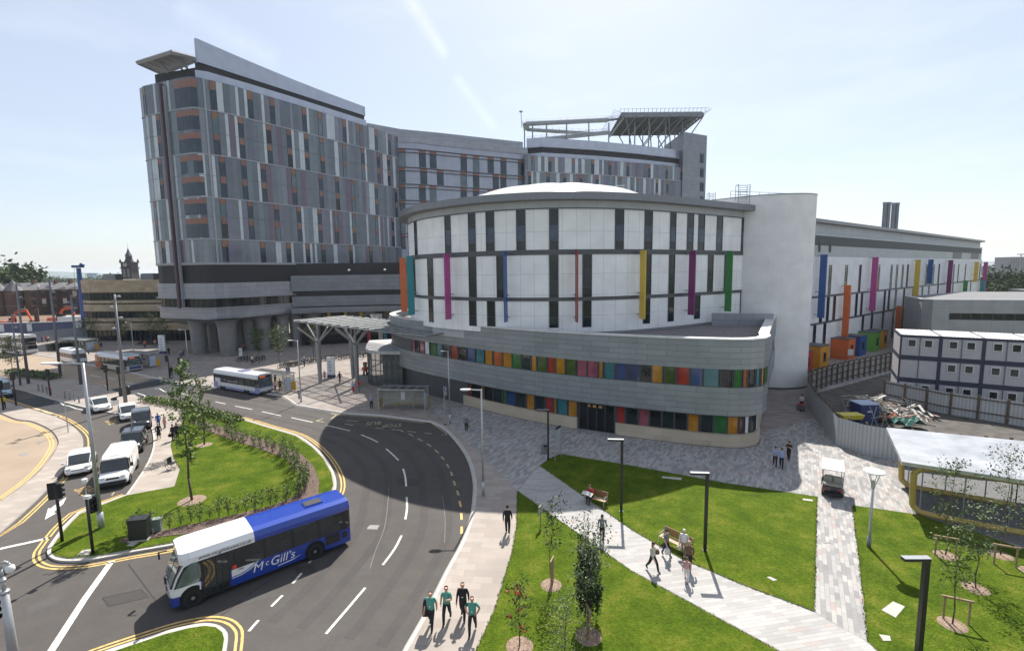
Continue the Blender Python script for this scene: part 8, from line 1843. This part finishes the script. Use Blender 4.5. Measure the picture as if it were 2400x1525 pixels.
person(852,840,1.72,D_((852,840),(852,850)),'person in a grey top in the shade behind the canopy','grey','navy','dark',stride=.18)
person(714,859,1.75,D_((714,859),(700,862)),'man in a bright blue shirt bending near the bicycle rack','blue','black','white',stride=.15,fat=1.15)
person(592,853,1.72,D_((592,853),(594,865)),'person in a white shirt walking on the shaded plaza behind the bus','white','black','dark',stride=.2)
person(645,918,1.66,D_((645,918),(640,925)),'woman in a pale pink top waiting at the front of the lilac bus','pink','jeans','brown','stand',sleeve='long')
person(657,915,1.68,D_((657,915),(650,925)),'person in dark clothes waiting at the shelter end','brown','black','dark','stand',sleeve='long')
person(634,905,1.7,D_((634,905),(630,915)),'person inside the shelter behind the lilac bus','brown','navy','dark','stand',sleeve='long')
person(402,881,1.78,D_((402,881),(402,895)),'man in dark clothes standing between two traffic signals','black','black','dark','stand',sleeve='long',fat=1.1)
person(373,1028,1.62,D_((373,1028),(372,1010)),'woman in a blue cardigan and black skirt by the taxis','black','black','grey','stand',sleeve='long',skirt=True,group='group on the island pavement')
person(372,1001,1.62,D_((372,1001),(366,1006)),'person in a bright blue jacket by the black taxi','blue','navy','grey','stand',sleeve='long',coat=True,group='group on the island pavement')
person(387,1003,1.60,D_((387,1003),(375,1006)),'person in a pink coat beside the bright blue jacket','pink','grey','blonde','stand',sleeve='long',coat=True,group='group on the island pavement')
r1=person(407,1032,1.68,D_((407,1032),(398,1036)),'person in a dark coat near the tall tree, carrying a bag','black','navy','dark','stand',sleeve='long',coat=True,group='group on the island pavement'); bag(r1,'haR',(.3,.18,.3),cl_get('black'),'dark bag carried by the person in the dark coat near the tall tree',dz=-.22)
person(416,1028,1.66,D_((416,1028),(404,1034)),'second person in dark clothes close to the tall tree','navy','black','brown','stand',sleeve='long',group='group on the island pavement')
person(340,815,1.75,D_((340,815),(335,825)),'person in an orange top among the bicycles by the sandstone building','orange','navy','dark','stand')
person(364,812,1.72,D_((364,812),(366,820)),'person in pink behind the left totem sign','pink','grey','dark','stand')
person(396,832,1.75,D_((396,832),(404,838)),'person in black just right of the left totem sign','black','black','dark',sleeve='long')
person(424,838,1.76,D_((424,838),(420,850)),'man in a dark check shirt by the first concrete leg','lilac','navy','dark','stand',sleeve='long')
person(430,835,1.70,D_((430,835),(426,850)),'person next to the man in the check shirt by the first concrete leg','grey','black','grey','stand',sleeve='long')
person(482,822,1.76,D_((482,822),(482,835)),'person in black under the tower between the legs','black','black','dark','stand',sleeve='long',fat=1.1)
person(571,822,1.75,D_((571,822),(575,835)),'person in a dark red top in deep shade between the legs','red','black','dark','stand')
for i,(px,py,t,bt,lb_) in enumerate(((84,804,'white','navy','leftmost of the pedestrians before the pale hoarding, white top'),(90,803,'grey','khaki','pedestrian in grey second from left before the pale hoarding'),(99,803,'blue','navy','pedestrian in a blue top in the middle before the pale hoarding'),(109,802,'red','black','pedestrian in a dark red top before the pale hoarding'),(114,802,'white','black','rightmost pedestrian before the pale hoarding'))):
    person(px,py,1.72,D_((px,py),(px+20,py+3)),lb_,t,bt,'dark',stride=.2,group='pedestrians by the hoarding')
person(214,818,1.72,D_((214,818),(216,830)),'person in pale clothes with a pram on the far left plaza','cream','white','white',stride=.1,group='pedestrians by the hoarding')
person(223,815,1.72,D_((223,815),(225,830)),'person in a white shirt and dark trousers next to the pram','white','navy','dark',stride=.15,group='pedestrians by the hoarding')
person(237,814,1.74,D_((237,814),(250,820)),'person in a khaki top walking before the dark hedge','khaki','navy','dark',stride=.25,group='pedestrians by the hoarding')
g=G(219,822,.13); b=MB(); b.lathe((g.x,g.y,.75),[(.1,-.2),(.35,0),(.33,.3),(0,.35)],cl_get('lilac'),10); 
for sx in(-.3,.3):
    for sy in (-.2,.2): b.lathe((0,0,0),[(.13,-.02),(.15,0),(.13,.02)],tyre,10,mx=Matrix.Translation((g.x+sx,g.y+sy,.28))@Matrix.Rotation(R(90),4,'X')); b.tube((g.x+sx,g.y+sy,.28),(g.x,g.y+sy,.7),.02,alu,n=4)
tag(b.build('pram'),'lilac pram on the far left plaza','pram')
person(10,958,1.78,D_((10,958),(12,975)),'person in a dark and yellow jacket waiting at the far left signal','yellow','black','dark','stand',sleeve='long')
person(2017,874,1.74,D_((2017,874),(2000,885)),'person in dark clothes walking on the path along the white wing, leftmost','black','navy','dark',sleeve='long',stride=.2,group='people on the wing path')
person(2045,869,1.70,D_((2045,869),(2030,880)),'person in black on the wing path, right of the child','black','black','dark',sleeve='long',stride=.2,group='people on the wing path')
person(2034,872,1.10,D_((2034,872),(2020,880)),'child in a dark top between two adults on the wing path','navy','black','dark',stride=.12,group='people on the wing path')
g=G(1991,852,.12); b=MB(); b.tube(g,(g.x,g.y,2.6),.05,gal,n=8); b.box((g.x,g.y-.06,2.1),(.9,.05,1.0),tw_); tag(b.build('wayfinding_sign'),'white post sign in the shrubs by the coloured porches','sign')
# ================= haze
b=MB(); hz=bpy.data.materials.new('haze'); hz.use_nodes=True; n=hz.node_tree; n.nodes.remove(n.nodes['Principled BSDF'])
pvn=n.nodes.new('ShaderNodeVolumePrincipled'); pvn.inputs['Color'].default_value=(.82,.90,1,1); pvn.inputs['Density'].default_value=.00011; pvn.inputs['Anisotropy'].default_value=.3
n.links.new(pvn.outputs[0],n.nodes['Material Output'].inputs['Volume'])
b.box((0,3995,44),(12000,8200,90.4),hz); o=b.build('haze'); o['kind']='stuff'
